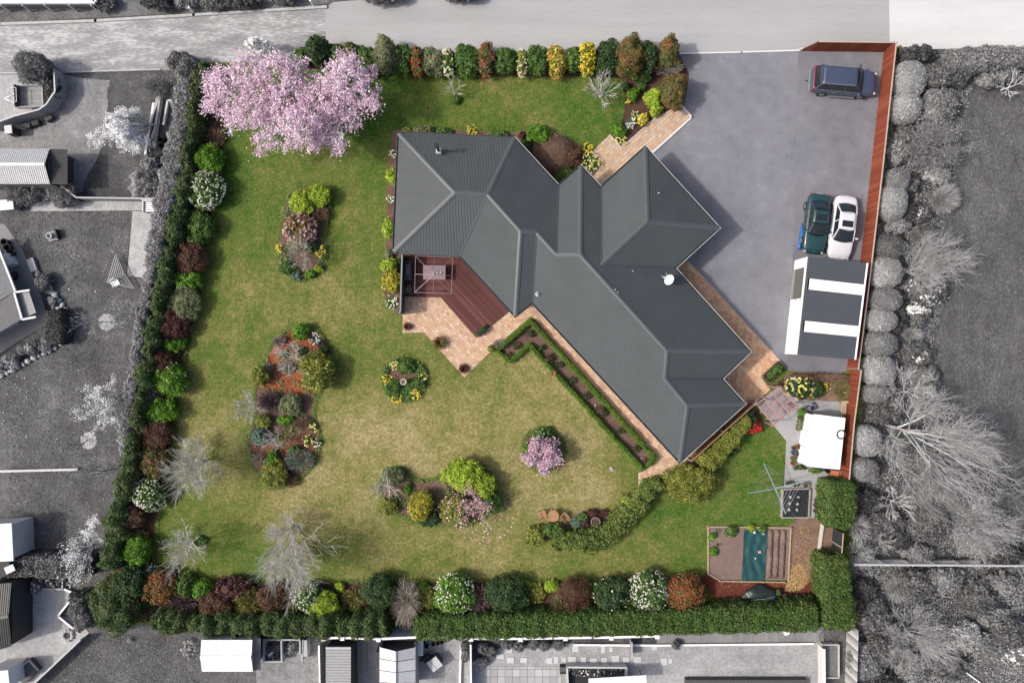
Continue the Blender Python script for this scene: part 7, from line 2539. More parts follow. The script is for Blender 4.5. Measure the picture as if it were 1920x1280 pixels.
# bottom border shrubs, left to right
S('shrub', 'dark grey-brown round shrub under the big fan-shaped bare tree', 512, 1120, 30, 27, 1.5, 'brown', leaf=.1)
TW('twiggy_shrub', 'olive grassy clump in the bottom border by the first white-flowered shrub', 546, 1133, 23, 21, .9, 'tw_olive', 420, leaves=('olive', .6))
S('flowering_shrub', 'green shrub with white flowers right of the fan-shaped bare tree', 579, 1118, 25, 26, 1.5, 'green', ('white', 136, .09))
S('shrub', 'feathery lime-green shrub in the bottom border', 607, 1139, 32, 26, 1.5, 'lime', lump=.3, asp=.25, leaf=.2)
S('shrub', 'tiny lime ball in the bottom border soil', 638, 1100, 9, 9, .5, 'lime')
TW('twiggy_shrub', 'thin brown-green shrub in the bottom border soil', 662, 1122, 25, 23, .8, 'tw_olive', 260, leaves=('olive', .3))
S('shrub', 'dark green ball-shaped shrub in the bottom border', 711, 1107, 33, 31, 1.7, 'dark', leaf=.12, lump=.08)
TW('twiggy_shrub', 'tall pinkish-brown bare shrub arching over the gap in the bottom hedge', 762, 1130, 31, 52, 2.6, 'tw_mid', 520, .012)
S('shrub', 'tiny bright green ball right of the arching bare shrub', 794, 1100, 10, 10, .5, 'bright')
S('shrub', 'low olive-brown plant left of the largest white-flowered shrub', 802, 1121, 23, 21, .6, 'olive', cover=1.2)
S('flowering_shrub', 'largest round shrub dotted with white flowers in the bottom border', 853, 1114, 38, 37, 1.9, 'bright', ('white', 187, .09), lump=.08)
TW('twiggy_shrub', 'pinkish-grey bare shrub right of the largest white-flowered one', 898, 1127, 24, 29, 1.5, 'tw_purple', 600)
S('shrub', 'broad dark green shrub in the middle of the bottom border', 948, 1113, 41, 32, 1.6, 'dark')
S('shrub', 'small lime ball right of the broad dark green shrub', 986, 1097, 10, 10, .5, 'lime')
S('shrub', 'low olive plant in the middle of the bottom border soil', 1006, 1110, 20, 18, .5, 'olive', cover=1.2)
S('shrub', 'small lime bush left of the purple-brown dome', 1034, 1098, 12, 13, .6, 'lime')
S('shrub', 'purple-brown domed leafless shrub in the bottom border', 1077, 1113, 33, 32, 1.6, 'brown', leaf=.11, asp=.22, lump=.06)
TW('twiggy_shrub', 'olive-grey wispy shrub in front of the purple-brown dome', 1055, 1145, 27, 34, 1.9, 'tw_olive', 700)
S('shrub', 'small vivid green bush right of the purple-brown dome', 1111, 1106, 13, 14, .6, 'bright')
S('flowering_shrub', 'dark green shrub with sparse cream flowers in the bottom border', 1150, 1115, 35, 33, 1.7, 'dark', ('cream', 36, .11))
S('flowering_shrub', 'round shrub densely covered in white flowers left of the red shrub', 1215, 1110, 36, 37, 1.8, 'green', ('white', 391, .09), lump=.08)
S('shrub', 'round shrub with red and green leaves at the right end of the bottom border', 1284, 1112, 38, 37, 1.8, 'red', lump=.08)
TW('twiggy_shrub', 'small tangle of grey twigs below the dense white-flowered shrub', 1192, 1141, 14, 12, 1.6, 'tw_grey', 120)

# ================================================================== neighbours (monochrome surroundings)
ORD = 'first second third fourth fifth sixth seventh eighth ninth tenth eleventh twelfth thirteenth fourteenth fifteenth sixteenth seventeenth eighteenth nineteenth twentieth twenty-first twenty-second twenty-third twenty-fourth twenty-fifth twenty-sixth'.split()

def gmat(v, rough=0.7, var=0.1, scale=4):
 return mat('grey_%d_%d' % (v, int(rough * 10)), lin((v, v, v), 1.3 if v >= 235 else 1.12), rough, var, scale)

def gbox(name, label, cat, px, py, z, size, rz=0, v=180, group=None, parts=None, bevel=0.0):
 """boxy thing; parts: list of (name, centre, size, grey)"""
 loc = at(px, py, z)
 t = thing(name, label, cat, (loc.x, loc.y, -0.04), rz, group)
 for nm, c, s, g in (parts or [('body', (0, 0, size[2] / 2), size, v)]):
  bb = MB(); bb.box(c, s); bb.build(nm, gmat(g), t, bevel=bevel)
 return t

def gable(name, label, cat, corners, eave, ridge, axis, v_roof, v_wall, ribs=30, hip=None, amp=.03, group=None, panels=None, wallin=.12):
 """shed: four roof corners in pixels at eave height (TL,TR,BR,BL), ridge along 'x' or 'y'"""
 P = [at(x, y, eave) for x, y in corners]
 O = sum(P, Vector()) / 4
 O.z = -0.04
 t = thing(name, label, cat, O, 0, group)
 P = [p - O for p in P]
 if axis == 'x':
  A, B_ = (P[0] + P[3]) / 2, (P[1] + P[2]) / 2
  sides = [(P[0], P[1], B_, A), (P[3], P[2], B_, A)]
 elif axis == 'y':
  A, B_ = (P[0] + P[1]) / 2, (P[3] + P[2]) / 2
  sides = [(P[0], P[3], B_, A), (P[1], P[2], B_, A)]
 if axis in 'xy':
  up = Vector((0, 0, ridge - eave))
  for a_, b_, c_, d_ in sides:
   ribbed(a_, d_ + up, c_ + up, b_, ribs, amp).build('roof_sheet', gmat(v_roof, .5), t)
  bb = MB(); bb.beam(A + up + Vector((0, 0, .03)), B_ + up + Vector((0, 0, .03)), .22, .05); bb.build('ridge_cap', gmat(min(250, v_roof + 20), .5), t)
 else:
  up = Vector((0, 0, ridge - eave))
  ribbed(P[0] + up, P[1], P[2], P[3] + up, ribs, amp).build('roof_sheet', gmat(v_roof, .5), t)
 c = sum(P, Vector()) / 4
 for a_, b_ in zip(P, P[1:] + P[:1]):
  pa, qa = a_.lerp(c, .04), b_.lerp(c, .04)
  bb = MB(); bb.beam(Vector((pa.x, pa.y, eave / 2)), Vector((qa.x, qa.y, eave / 2)), .08, eave - .06); bb.build('wall', gmat(v_wall), t)
 return t

def board_fence(name, label, base, h, v, pitch=1.8, cat='fence', th=.04, vt=None, z0=-.04):
 pts = [at(*p) for p in base]
 O = pts[0].copy(); O.z = z0
 t = thing(name, label, cat, O)
 for a_, b_ in zip(pts[:-1], pts[1:]):
  a_, b_ = a_ - Vector((O.x, O.y, 0)), b_ - Vector((O.x, O.y, 0))
  L = (b_ - a_).length
  n = max(1, round(L / pitch))
  for i in range(n):
   p, q = a_.lerp(b_, (i + .005) / n), a_.lerp(b_, (i + .995) / n)
   bb = MB(); bb.beam(p + Vector((0, 0, h / 2)), q + Vector((0, 0, h / 2)), th, h); bb.build('panel', gmat(v), t)
  bb = MB(); bb.beam(a_ + Vector((0, 0, h + .02)), b_ + Vector((0, 0, h + .02)), th + .07, .04); bb.build('top_rail', gmat(vt or min(250, v + 40)), t)
 return t

def S_(name, label, *a, **k):
 return shrub(name, label, *a, **k)

# ------------------------------------------------ north of the lane
t = thing('neighbour_building', 'white-edged building corner at the top left beyond the lane', 'building', at(60, -20))
O = Vector(t.location)
Z = 1.1
q = [at(-260, -200, Z) - O, at(178, -200, Z) - O, at(178, 4, Z) - O, at(-260, 4, Z) - O]
bb = MB(); bb.prism([(p.x, p.y) for p in q], Z - .1, Z); bb.build('roof', gmat(130), t)
for p, r_ in ((q[2], q[3]), (q[1], q[2])):
 bb = MB(); bb.beam(Vector((p.x, p.y, Z)), Vector((r_.x, r_.y, Z)), .28, .18); bb.build('gutter', gmat(250, .5), t)
c = sum(q, Vector()) / 4
for a_, b_ in zip(q, q[1:] + q[:1]):
 pa, qa = a_.lerp(c, .05), b_.lerp(c, .05)
 bb = MB(); bb.beam(Vector((pa.x, pa.y, (Z - .12) / 2)), Vector((qa.x, qa.y, (Z - .12) / 2)), .1, Z - .12); bb.build('wall', gmat(150), t)
for x in (8, 48, 90, 135, 176):
 p = at(x, 8, .6) - O
 bb = MB(); bb.box((p.x, p.y - .25, .5), (.1, .1, 1.0)); bb.build('verandah_post', gmat(210), t)
for i, (x, y) in enumerate(((364, 20), (588, 7))):
 p = thing('bollard', ['white bollard beside the lane kerb, left one', 'white bollard beside the lane kerb near its end'][i], 'bollard', at(x, y + 4), 0, 'bollards along the lane')
 bb = MB(); bb.tube((0, 0, -.05), (0, 0, .75), .07, n=12); bb.build('post', gmat(235), p)
 bb = MB(); bb.lathe((0, 0, .75), [(.09, 0), (.1, .06), (.05, .12), (.005, .13)], 12); bb.build('cap', gmat(245), p)
for x, y, rx, ry, h, pal, lb in ((300, 4, 32, 14, 1.2, 'g_black', 'dark shrub at the top edge left of the bollard'), (350, 2, 30, 12, 1.0, 'g_mid', 'grey twiggy shrub at the top edge above the left bollard'), (405, 4, 30, 14, 1.2, 'g_dark', 'dark grey shrub at the top edge right of the left bollard'), (460, 3, 30, 13, 1.1, 'g_black', 'black-leaved shrub at the top edge above the pink tree'), (530, -4, 30, 12, 1.1, 'g_dark', 'grey shrub at the top edge near the end of the kerb'), (720, -8, 50, 14, 1.2, 'g_dark', 'dark clump at the top edge right of the lane kerb end'), (870, -12, 40, 14, 1.2, 'g_dark', 'dark clump at the top edge above the middle of the lane'), (195, 6, 16, 16, .9, 'g_dark', 'dark shrub at the corner of the white-edged building')):
 S_('shrub', lb, x, y, rx, ry, h, pal)
S_('flowering_shrub', 'pale blossom spilling onto the lane above the pink tree', 492, 92, 26, 14, 2.2, 'g_light', ('gwhite', 90, .14), core=0, cover=.5)

# ------------------------------------------------ west, upper yard
S_('conifer', 'feathery dark grey conifer by the trailer at the upper left', 68, 130, 32, 28, 2.2, 'g_dark', cat='tree', lump=.35, nl=40, sharp=16, leaf=.22, asp=.2)
S_('shrub', 'dark shrub between the conifer and the curved fence', 100, 168, 14, 24, 1.3, 'g_black')
# trailer
t = thing('trailer', 'box trailer with slatted floor and triangular drawbar at the upper left', 'trailer', at(71, 188), math.radians(2))
L_, W_ = 1.85, 1.55
for i in range(8):
 bb = MB(); bb.box((0, -W_ / 2 + (i + .5) * W_ / 8, .55), (L_, W_ / 8 - .015, .03)); bb.build('floor_board', gmat(150 + 6 * (i % 3)), t)
for s_ in (-1, 1):
 bb = MB(); bb.box((0, s_ * (W_ / 2 + .02), .75), (L_ + .08, .035, .42)); bb.build('side', gmat(225), t)
 bb = MB(); bb.tube((.1, s_ * (W_ / 2 + .05), .3), (.1, s_ * (W_ / 2 + .2), .3), .3, n=16); bb.build('wheel', gmat(40), t)
bb = MB(); bb.box((-L_ / 2 - .02, 0, .85), (.05, W_ + .08, .62)); bb.build('headboard', gmat(90), t)
bb = MB(); bb.box((L_ / 2 + .02, 0, .72), (.035, W_ + .08, .36)); bb.build('tailboard', gmat(230), t)
bb = MB()
bb.beam((-L_ / 2, .55, .5), (-L_ / 2 - 1.2, 0, .5), .07); bb.beam((-L_ / 2, -.55, .5), (-L_ / 2 - 1.2, 0, .5), .07); bb.beam((-L_ / 2 - .5, .42, .5), (-L_ / 2 - .5, -.42, .5), .05)
bb.tube((-L_ / 2 - .5, .2, .5), (-L_ / 2 - .5, .2, 1.2), .03, n=6)
bb.build('drawbar', gmat(240), t)
bb = MB()
bb.beam((-L_ / 2 + .2, -.5, 1.25), (-L_ / 2 + .2, .5, 1.25), .04); bb.beam((-L_ / 2 - .3, -.5, 1.25), (-L_ / 2 - .3, .5, 1.25), .04)
for s_ in (-.5, .5):
 bb.beam((-L_ / 2 + .2, s_, 1.25), (-L_ / 2 - .3, s_, 1.25), .04); bb.beam((-L_ / 2 - .1, s_, .6), (-L_ / 2 - .1, s_, 1.25), .04)
bb.build('rack', gmat(215), t)
board_fence('curved_fence', 'curved pale board fence around the trailer', [(122, 141), (124, 183), (108, 207), (95, 216), (50, 228), (0, 246)], 1.3, 170, 1.4)
gbox('wheelie_bin', 'white-lidded bin at the left end of the curved fence', 'bin', 16, 243, .9, (.55, .6, 1), .1, parts=[('body', (0, 0, .45), (.5, .55, .9), 60), ('lid', (0, 0, .95), (.56, .62, .08), 225)], bevel=.03)
for i, (x, y, v) in enumerate(((52, 236, 60), (68, 231, 50), (93, 222, 70))):
 gbox('garden_bag', 'dark bundle ' + ['first from the bin', 'second from the bin', 'nearest the fence corner'][i] + ' below the curved fence', 'bundle', x, y, .2, (.6, .4, .4), .3 * i, v, 'bundles below the curved fence', bevel=.08)
t = gable('garden_shed', 'pale ribbed gable-roofed shed with a dark end wall at the left edge', 'shed', [(-40, 279), (93, 279), (94, 345), (-40, 345)], 2.1, 2.65, 'x', 212, 120, 34)
O = Vector(t.location)
p0, p1 = at(94, 279, 2.1) - O, at(94, 345, 2.1) - O
bb = MB()
bb.beam(Vector((p0.x + .3, p0.y - .1, 1.0)), Vector((p1.x + .3, p1.y + .1, 1.0)), .06, 2.0)
bb.build('end_wall', gmat(80), t)
ribbed(Vector((p0.x + .02, p0.y, 2.1)), Vector((p0.x + 1.1, p0.y, 1.9)), Vector((p1.x + 1.1, p1.y, 1.9)), Vector((p1.x + .02, p1.y, 2.1)), 22, .03).build('lean_to_roof', gmat(80), t)
S_('flax', 'dark spiky flax below the ribbed shed, left one', 44, 364, 36, 20, 1.2, 'g_dark', cat='plant', leaf=.35, asp=.12, lump=.3)
S_('flax', 'dark spiky flax below the ribbed shed, right one', 122, 366, 26, 22, 1.2, 'g_dark', cat='plant', leaf=.35, asp=.12, lump=.3)
S_('shrub', 'pale dusty plants between the two dark flaxes', 86, 362, 18, 14, .6, 'g_light', cover=1.2)
board_fence('board_fence', 'pale board fence running from the ribbed shed to the bench', [(122, 346), (160, 376), (305, 378)], 1.1, 150, 1.8)
gbox('cabinet', 'small white glazed cabinet at the left edge below the shed', 'cabinet', 12, 384, .8, (.95, .7, .9), .1, parts=[('body', (0, 0, .4), (.95, .7, .8), 170), ('top', (0, 0, .83), (1.02, .76, .06), 235)])
bare_tree('blossom_tree', 'white-blossomed tree in the grass plot at the upper left', 243, 243, 40, 3.0, 'tw_gd', (12, 6, 4), .07, fl=('gwhite', 26, .08), base=(300, 232), el=(15, 70))
# timber frames and planks by the left hedge
t = thing('timber_stack', 'stack of long pale timbers leaning beside the left hedge', 'timber', at(296, 235))
O = Vector(t.location)
rgr = random.Random(5)
for i in range(7):
 A, B_ = at(303 + rgr.uniform(-5, 4), 188 + rgr.uniform(-6, 8)) - O, at(288 + rgr.uniform(-5, 6), 285 - rgr.uniform(0, 40)) - O
 z = .1 + .05 * i
 bb = MB(); bb.beam(A + Vector((0, 0, z)), B_ + Vector((0, 0, z)), .09, .05); bb.build('plank', gmat(180 + 8 * (i % 4)), t)
board_fence('timber_edging', 'pale timber edging left of the timber stack', [(291, 195), (275, 292)], .25, 200, 3, 'edging', .1)
t = thing('cold_frame', 'white-edged cold frame beside the left hedge', 'cold frame', at(327, 215))
O = Vector(t.location)
for a_, b_ in (((317, 190), (340, 194)), ((340, 194), (331, 240)), ((314, 252), (328, 253)), ((317, 190), (309, 236))):
 A, B_ = at(*a_) - O, at(*b_) - O
 bb = MB(); bb.beam(A + Vector((0, 0, .12)), B_ + Vector((0, 0, .12)), .13, .26); bb.build('edge_board', gmat(220), t)
for i, (x, y) in enumerate(((302, 263), (312, 264), (303, 274), (313, 275))):
 bb = MB(); bb.lathe((0, 0, -.03), [(.15, 0), (.19, .35), (.16, .35), (.12, .1)], 14)
 o = bb.build('pot', gmat(34)); o.location = at(x, y, .2) * 1; o.location.z = 0
 tag(o, ['upper left', 'upper right', 'lower left', 'lower right'][i] + ' black pot of four beside the left hedge', 'pot', 'black pots by the left hedge')
TW('twiggy_shrub', 'pale bare branches at the top of the timber stack', 318, 158, 28, 18, 1.4, 'tw_gd', 160, .016)
TW('twiggy_shrub', 'grey twiggy shrub at the top right of the dark grass plot', 290, 160, 24, 22, 1.3, 'tw_gd', 500, .012)
S_('shrub', 'mottled grey shrub below the black pots', 284, 305, 15, 18, 1.1, 'g_mid')
S_('shrub', 'dark grey shrub right of the pale grass clump', 287, 345, 22, 26, 1.2, 'g_dark')
S_('grass_clump', 'tall pale grass clump at the lower edge of the dark grass plot', 257, 345, 10, 26, .9, 'g_light', cat='plant', leaf=.3, asp=.1)
# grey left hedge
hedge('hedge', 'dark grey end of the left hedge beside the lane', [(322, 110), (352, 128), (372, 150)], 40, 2.0, 'g_dark', amp=.25, power=.6)
hedge('hedge', 'grey hedge on the neighbour side of the left boundary, upper stretch', [(352, 140), (350, 200), (340, 270), (328, 330), (312, 400), (300, 460), (288, 530)], 40, 1.9, 'g_mid', amp=.2, widths=[34, 36, 40, 46, 40, 36, 30], power=.55)
hedge('hedge', 'grey hedge on the neighbour side of the left boundary, lower stretch', [(285, 535), (276, 590), (266, 650), (258, 710), (248, 780), (238, 850)], 26, 1.7, 'g_mid', amp=.22, widths=[28, 26, 26, 28, 28, 22], power=.6)
# bench, climbing frame, chair
t = thing('garden_bench', 'white garden bench at the end of the board fence', 'bench', at(288, 390))
for i in range(5):
 bb = MB(); bb.box((0, -.3 + .15 * i, .45), (1.05, .12, .03)); bb.build('slat', gmat(240, .5), t)
for i in range(4):
 bb = MB(); bb.box((0, .42 + .02 * i, .55 + .1 * i), (1.05, .03, .08)); bb.build('back_slat', gmat(245, .5), t)
for sx in (-.5, .5):
 bb = MB(); bb.box((sx, 0, .3), (.08, .8, .6)); bb.build('arm_frame', gmat(225, .5), t)
t = thing('trellis', 'fallen fan-shaped wooden trellis beside the pale path', 'trellis', at(238, 528))
O = Vector(t.location)
ap = at(237, 512) - O
c1, c2, c3 = at(222, 477) - O, at(206, 530) - O, at(256, 541) - O
for i in range(7):
 f = i / 6
 for p, q in ((c1.lerp(ap, f * .9), c2.lerp(ap, f * .9)), (c2.lerp(ap, f * .9), c3.lerp(ap, f * .9))):
  bb = MB(); bb.beam(p + Vector((0, 0, .35)), q + Vector((0, 0, .35)), .045, .03); bb.build('slat', gmat(180), t)
for p in (c1, c2, c3):
 bb = MB(); bb.beam(ap + Vector((0, 0, .3)), p + Vector((0, 0, .3)), .05, .05); bb.build('rib', gmat(150), t)
t = thing('plastic_chair', 'white plastic chair beside the fallen trellis', 'chair', at(224, 531), .5)
bb = MB(); bb.box((0, 0, .42), (.48, .46, .05), 0, .92); bb.build('seat', gmat(250, .4), t, bevel=.02)
bb = MB(); bb.box((0, .25, .66), (.46, .05, .46)); bb.build('backrest', gmat(252, .4), t, bevel=.02)
for sx in (-1, 1):
 bb = MB(); bb.box((sx * .25, .02, .6), (.05, .42, .04)); bb.build('armrest', gmat(248, .4), t)
 for sy in (-1, 1):
  bb = MB(); bb.box((sx * .21, sy * .2, .2), (.05, .05, .4)); bb.build('leg', gmat(240, .4), t)
t = thing('fire_pit', 'square slab with a round pot on the left lawn', 'fire pit', at(101, 443), .25)
bb = MB(); bb.box((0, 0, .08), (.72, .75, .2)); bb.build('slab', gmat(150), t, bevel=.02)
bb = MB(); bb.lathe((-.12, 0, .18), [(.2, 0), (.22, .25), (.17, .25), (.14, .05)], 16); bb.build('pot', gmat(205), t)
bb = MB(); bb.box((.42, .05, .2), (.1, .7, .4)); bb.build('back_plate', gmat(40), t)
# south-west house
t = thing('neighbour_house', 'grey ribbed roof of the neighbouring house at the left edge', 'house', at(10, 560))
O = Vector(t.location)
Z = 1.4
E1, E2, E3 = at(-70, 440, Z), at(28, 545, Z), at(64, 585, Z)
ribbed(at(-160, 560, 2.3) - O, at(-10, 448, Z) - O, at(29, 545, Z) - O, at(-120, 640, 2.3) - O, 26, .04).build('roof_sheet', gmat(150, .5), t)
ribbed(at(-120, 620, 2.1) - O, at(27, 548, Z) - O, at(42, 598, Z) - O, at(-100, 680, 2.1) - O, 14, .04).build('roof_sheet', gmat(128, .5), t)
bb = MB()
q = [at(27, 548, 1.1) - O, at(54, 544, 1.1) - O, at(68, 586, 1.1) - O, at(42, 598, 1.1) - O]
bb.prism([(p.x, p.y) for p in q], 1.05, 1.13, True); bb.build('porch_roof', gmat(150, .6), t)
for a_, b_ in (((27, 548), (56, 544)), ((42, 599), (68, 594)), ((27, 548), (42, 599)), ((-10, 446), (29, 545))):
 bb = MB(); bb.beam(at(*a_, Z) - O, at(*b_, Z) - O, .14, .12); bb.build('gutter', gmat(225, .5), t)
for a_, b_ in (((-30, 452), (24, 552)), ((24, 552), (40, 604)), ((40, 604), (-100, 672))):
 A, B_ = at(*a_) - O, at(*b_) - O
 bb = MB(); bb.beam(A + Vector((0, 0, .62)), B_ + Vector((0, 0, .62)), .12, 1.26); bb.build('wall', gmat(190), t)
bb = MB(); bb.box(at(34, 555, .5) - O, (.9, .08, 1.0), -.3); bb.build('door', gmat(170), t)
for i, (x, y) in enumerate(((10, 454), (15, 464), (20, 475))):
 bb = MB(); bb.lathe((0, 0, -.03), [(.2, 0), (.27, .5), (.23, .5), (.18, .1)], 14)
 o = bb.build('tub', gmat(48)); o.location = at(x, y, .3) * 1; o.location.z = 0
 tag(o, ['top', 'middle', 'bottom'][i] + ' dark tub beside the house at the left edge', 'tub', 'tubs beside the left house')
gbox('air_unit', 'white heat pump unit on the left house terrace', 'heat pump', 16, 487, .5, (.5, .9, .8), .5, 235, bevel=.03)
bb = MB()
for k in range(3):
 bb.torus((0, 0, .05 + .06 * k), .27 - .02 * k, .04, 24, 6)
o = bb.build('hose_coil', gmat(40)); o.location = at(29, 517) * 1
tag(o, 'coiled dark garden hose beside the left house', 'hose')
gbox('step', 'pale timber step between the terrace and the left lawn', 'step', 61, 497, .1, (.5, 1.0, .25), .35, 190)
# rock edging
rk = [(72, 512), (80, 520), (88, 528), (96, 540), (104, 552), (112, 564), (118, 572), (124, 580), (129, 590), (132, 600), (133, 610), (132, 620), (129, 630), (123, 638), (114, 645), (104, 651), (94, 656), (84, 661), (74, 666), (64, 671), (54, 677), (44, 682), (34, 688), (24, 694), (14, 699), (4, 704)]
rgr = random.Random(9)
protos = []
for i in range(5):
 me, _ = foliage_mesh(900 + i, .22, .17, .25, P_((225, 225, 225), k=1.3), .05, cover=0.0, core=1.0, lump=.25)
 protos.append(me)
for i, (x, y) in enumerate(rk):
 o = link('edging_stone', protos[i % 5]); o.location = at(x, y) * 1; o.location.z = -.03
 o.rotation_euler = (0, 0, rgr.uniform(0, 6)); s_ = rgr.uniform(.8, 1.25); o.scale = (s_, s_, s_)
 tag(o, ORD[i] + ' pale stone from the top of the curved rock edging on the left', 'stone', 'stones of the curved rock edging')
rgr = random.Random(10)
for i, (x, y) in enumerate([(98, 548), (106, 560), (95, 562), (112, 578), (102, 575)]):
 o = link('rockery_stone', protos[i % 5]); o.location = at(x, y) * 1; o.rotation_euler = (0, 0, i)
 tag(o, ORD[i] + ' rockery stone counted downwards above the clipped dark bush', 'stone', 'rockery stones')
hedge('clipped_bush', 'dark clipped rectangular bush inside the curved rock edging', [(106, 582), (110, 612), (106, 644)], 36, 1.3, 'g_black', cat='shrub', amp=.06, power=.35, leaf=.1)
S_('shrub', 'grey shrub at the top of the rockery', 82, 528, 14, 18, .9, 'g_dark')
S_('shrub', 'small grey shrub between the rockery stones', 100, 566, 9, 10, .5, 'g_mid')
for i, (x, y) in enumerate(((88, 640), (72, 642), (58, 652), (44, 656), (30, 668), (16, 674), (4, 688), (66, 658), (24, 684), (84, 652))):
 S_('bedding_plant', 'mottled grey bedding plant %s in the bed inside the rock edging' % ['first', 'second', 'third', 'fourth', 'fifth', 'sixth', 'seventh', 'eighth', 'ninth', 'tenth'][i], x, y, 11, 9, .6, ['g_mid', 'g_dark', 'g_light'][i % 3], cat='plant', group='bedding plants inside the rock edging', lump=.3)
# fruit trees on the left lawn
for x, y, lb in ((200, 604, 'round mulch ring on the left lawn, upper one'), (166, 826, 'round mulch ring on the left lawn, lower one')):
 o, _ = sheet('mulch_ring', [(x + 16 * math.cos(a_), y + 16 * math.sin(a_)) for a_ in np.linspace(0, 6.28, 13)[:-1]], -.025, m_gpale, organic=dict(step=.2, amp=.04, seed=5, smooth=1), label=lb)
bare_tree('fruit_tree', 'bare-stemmed young tree left of the upper mulch ring', 165, 600, 30, 2.6, 'tw_g', (7, 4, 2), .04, base=(198, 604), twig=.016)
bare_tree('fruit_tree', 'pale fine-twigged tree right of the upper mulch ring', 232, 588, 30, 2.4, 'tw_g', (9, 6, 5), .04, twig=.014, leaves=('g_light', 1, .08))
bare_tree('blossom_tree', 'pale blossoming tree on the left lawn against the hedge', 195, 752, 46, 3.2, 'tw_g', (10, 6, 4), .06, fl=('gwhite', 4, .075), base=(232, 738))
bare_tree('fruit_tree', 'thin bare tree left of the lower mulch ring', 128, 842, 30, 2.6, 'tw_gd', (6, 4, 3), .04, base=(165, 824), twig=.016)
bare_tree('fruit_tree', 'pale fine tree below the lower mulch ring', 182, 888, 36, 2.8, 'tw_gd', (9, 6, 5), .05, twig=.012)
bare_tree('blossom_tree', 'white-blossomed tree over the dark grey hedge at the lower left', 146, 1040, 38, 3.4, 'tw_g', (10, 6, 4), .06, fl=('gwhite', 2, .08), base=(190, 1010))
bare_tree('blossom_tree', 'small pale blossoming tree beside the lower left hedge', 166, 992, 20, 2.6, 'tw_g', (7, 5, 4), .04, fl=('gwhite', 4, .075))
litter(ring([(10, 700), (150, 690), (150, 850), (0, 860)]), 60, .13, P_((180, 180, 180), (210, 210, 210)), -.03, 81, 'fallen_leaves', asp=.7, label='pale leaves scattered on the left lawn')
litter(ring([(100, 470), (230, 450), (210, 560), (130, 560)]), 10, .16, P_((180, 180, 180), (210, 210, 210)), -.03, 82, 'fallen_leaves', asp=.7, label='few pale leaves on the lawn near the plastic chair')
board_fence('timber_edging', 'pale timber edge board across the left lawn', [(-20, 883), (148, 879)], .18, 176, 2.2, 'edging', .1)
# lower left
t = gbox('neighbour_building', 'small white wall of a building at the lower left edge', 'building', -18, 1018, 2.4, (3, 2.6, 2.4), .05, parts=[('wall', (0, 0, 1.15), (2.9, 2.4, 2.3), 215), ('roof', (0, 0, 2.36), (3.1, 2.7, .1), 235)])
hedge('hedge', 'dark grey clipped hedge across the lower left', [(2, 1057), (60, 1058), (120, 1058), (178, 1056)], 42, 1.6, 'g_dark', amp=.07, power=.4)
hedge('hedge', 'loose grey shrubbery between the lower left yard and the garden corner', [(150, 1110), (150, 1140), (165, 1175)], 42, 1.5, 'g_dark', amp=.25, power=.7)
t = gable('dark_shed', 'black-roofed shed at the lower left edge', 'shed', [(-60, 1098), (22, 1092), (22, 1210), (-60, 1236)], 2.2, 2.5, 'x', 44, 60, 20)
gbox('dark_shed', 'small black roof above the lower left shed', 'shed', -5, 1062, 2.0, (1.6, 1.6, 2.0), .4, parts=[('wall', (0, 0, .95), (1.5, 1.5, 1.9), 60), ('roof', (0, 0, 1.95), (1.7, 1.7, .08), 34), ('skylight', (.75, -.5, 2.02), (.7, .5, .06), 225)])
t = thing('raised_bed', 'two-part timber raised bed in the lower left yard', 'garden bed', at(100, 1090))
O = Vector(t.location)
for a_, b_ in (((80, 1080), (80, 1101)), ((106, 1080), (106, 1101)), ((122, 1080), (122, 1101)), ((80, 1101), (122, 1101)), ((80, 1080), (122, 1080))):
 A, B_ = at(*a_) - O, at(*b_) - O
 bb = MB(); bb.beam(A + Vector((0, 0, .15)), B_ + Vector((0, 0, .15)), .12, .4); bb.build('board', gmat(185), t)
S_('shrub', 'pale flowers in the timber raised bed at the lower left', 96, 1088, 9, 8, .6, 'g_dark', ('gwhite', 14, .12))
S_('shrub', 'dark plants in the right half of the lower left raised bed', 113, 1090, 7, 8, .5, 'g_dark')
S_('shrub', 'spotted grey shrub left of the lower left raised bed', 70, 1100, 10, 10, .7, 'g_mid', ('gwhite', 8, .12))
board_fence('timber_edging', 'pale edging around the lower left gravel yard', [(122, 1101), (145, 1111), (112, 1152), (140, 1175), (155, 1170)], .25, 200, 2.5, 'edging', .08)
board_fence('board_fence', 'diagonal pale board fence along the lower left lawn', [(166, 1188), (64, 1284)], 1.0, 165, 1.6)
t = thing('stone_ring', 'ring of pale stones on the lower left gravel', 'stone ring', at(128, 1190))
for i in range(10):
 a_ = 6.283 * i / 10
 o = link('stone', protos[i % 5], t, (.36 * math.cos(a_), .36 * math.sin(a_), -.03)); o.rotation_euler.z = i; o.scale = (.7, .7, .8)
bb = MB(); bb.lathe((0, 0, -.04), [(.3, 0), (.3, .04), (.01, .06)], 16); bb.build('ash_bed', gmat(50), t)
gbox('pool_frame', 'tilted glazed frame with a finial at the bottom left corner', 'cold frame', 45, 1262, .6, (1, 1, 1), .75, parts=[('base', (0, 0, .2), (1.6, 1.1, .4), 90), ('rim', (0, .5, .45), (1.7, .08, .1), 220), ('side_rim', (.8, 0, .45), (.08, 1.1, .1), 200)] + [('bar', (.1 + .12 * k, -.1, .45), (.04, .8, .05), 150) for k in range(6)])
gbox('water_tank', 'white roof corner at the very bottom left', 'roof', -5, 1275, 2.0, (1.6, 1.3, 2.0), .1, 235)
for i, (x, y) in enumerate(((243, 1200), (355, 1215))):
 S_('white_shrub', ['tiny white plant on the lower left lawn', 'speckled white weeds left of the white shed'][i], x, y, 4 + 8 * i, 4 + 14 * i, .3, 'g_light', cat='plant', cover=.7, core=.3)

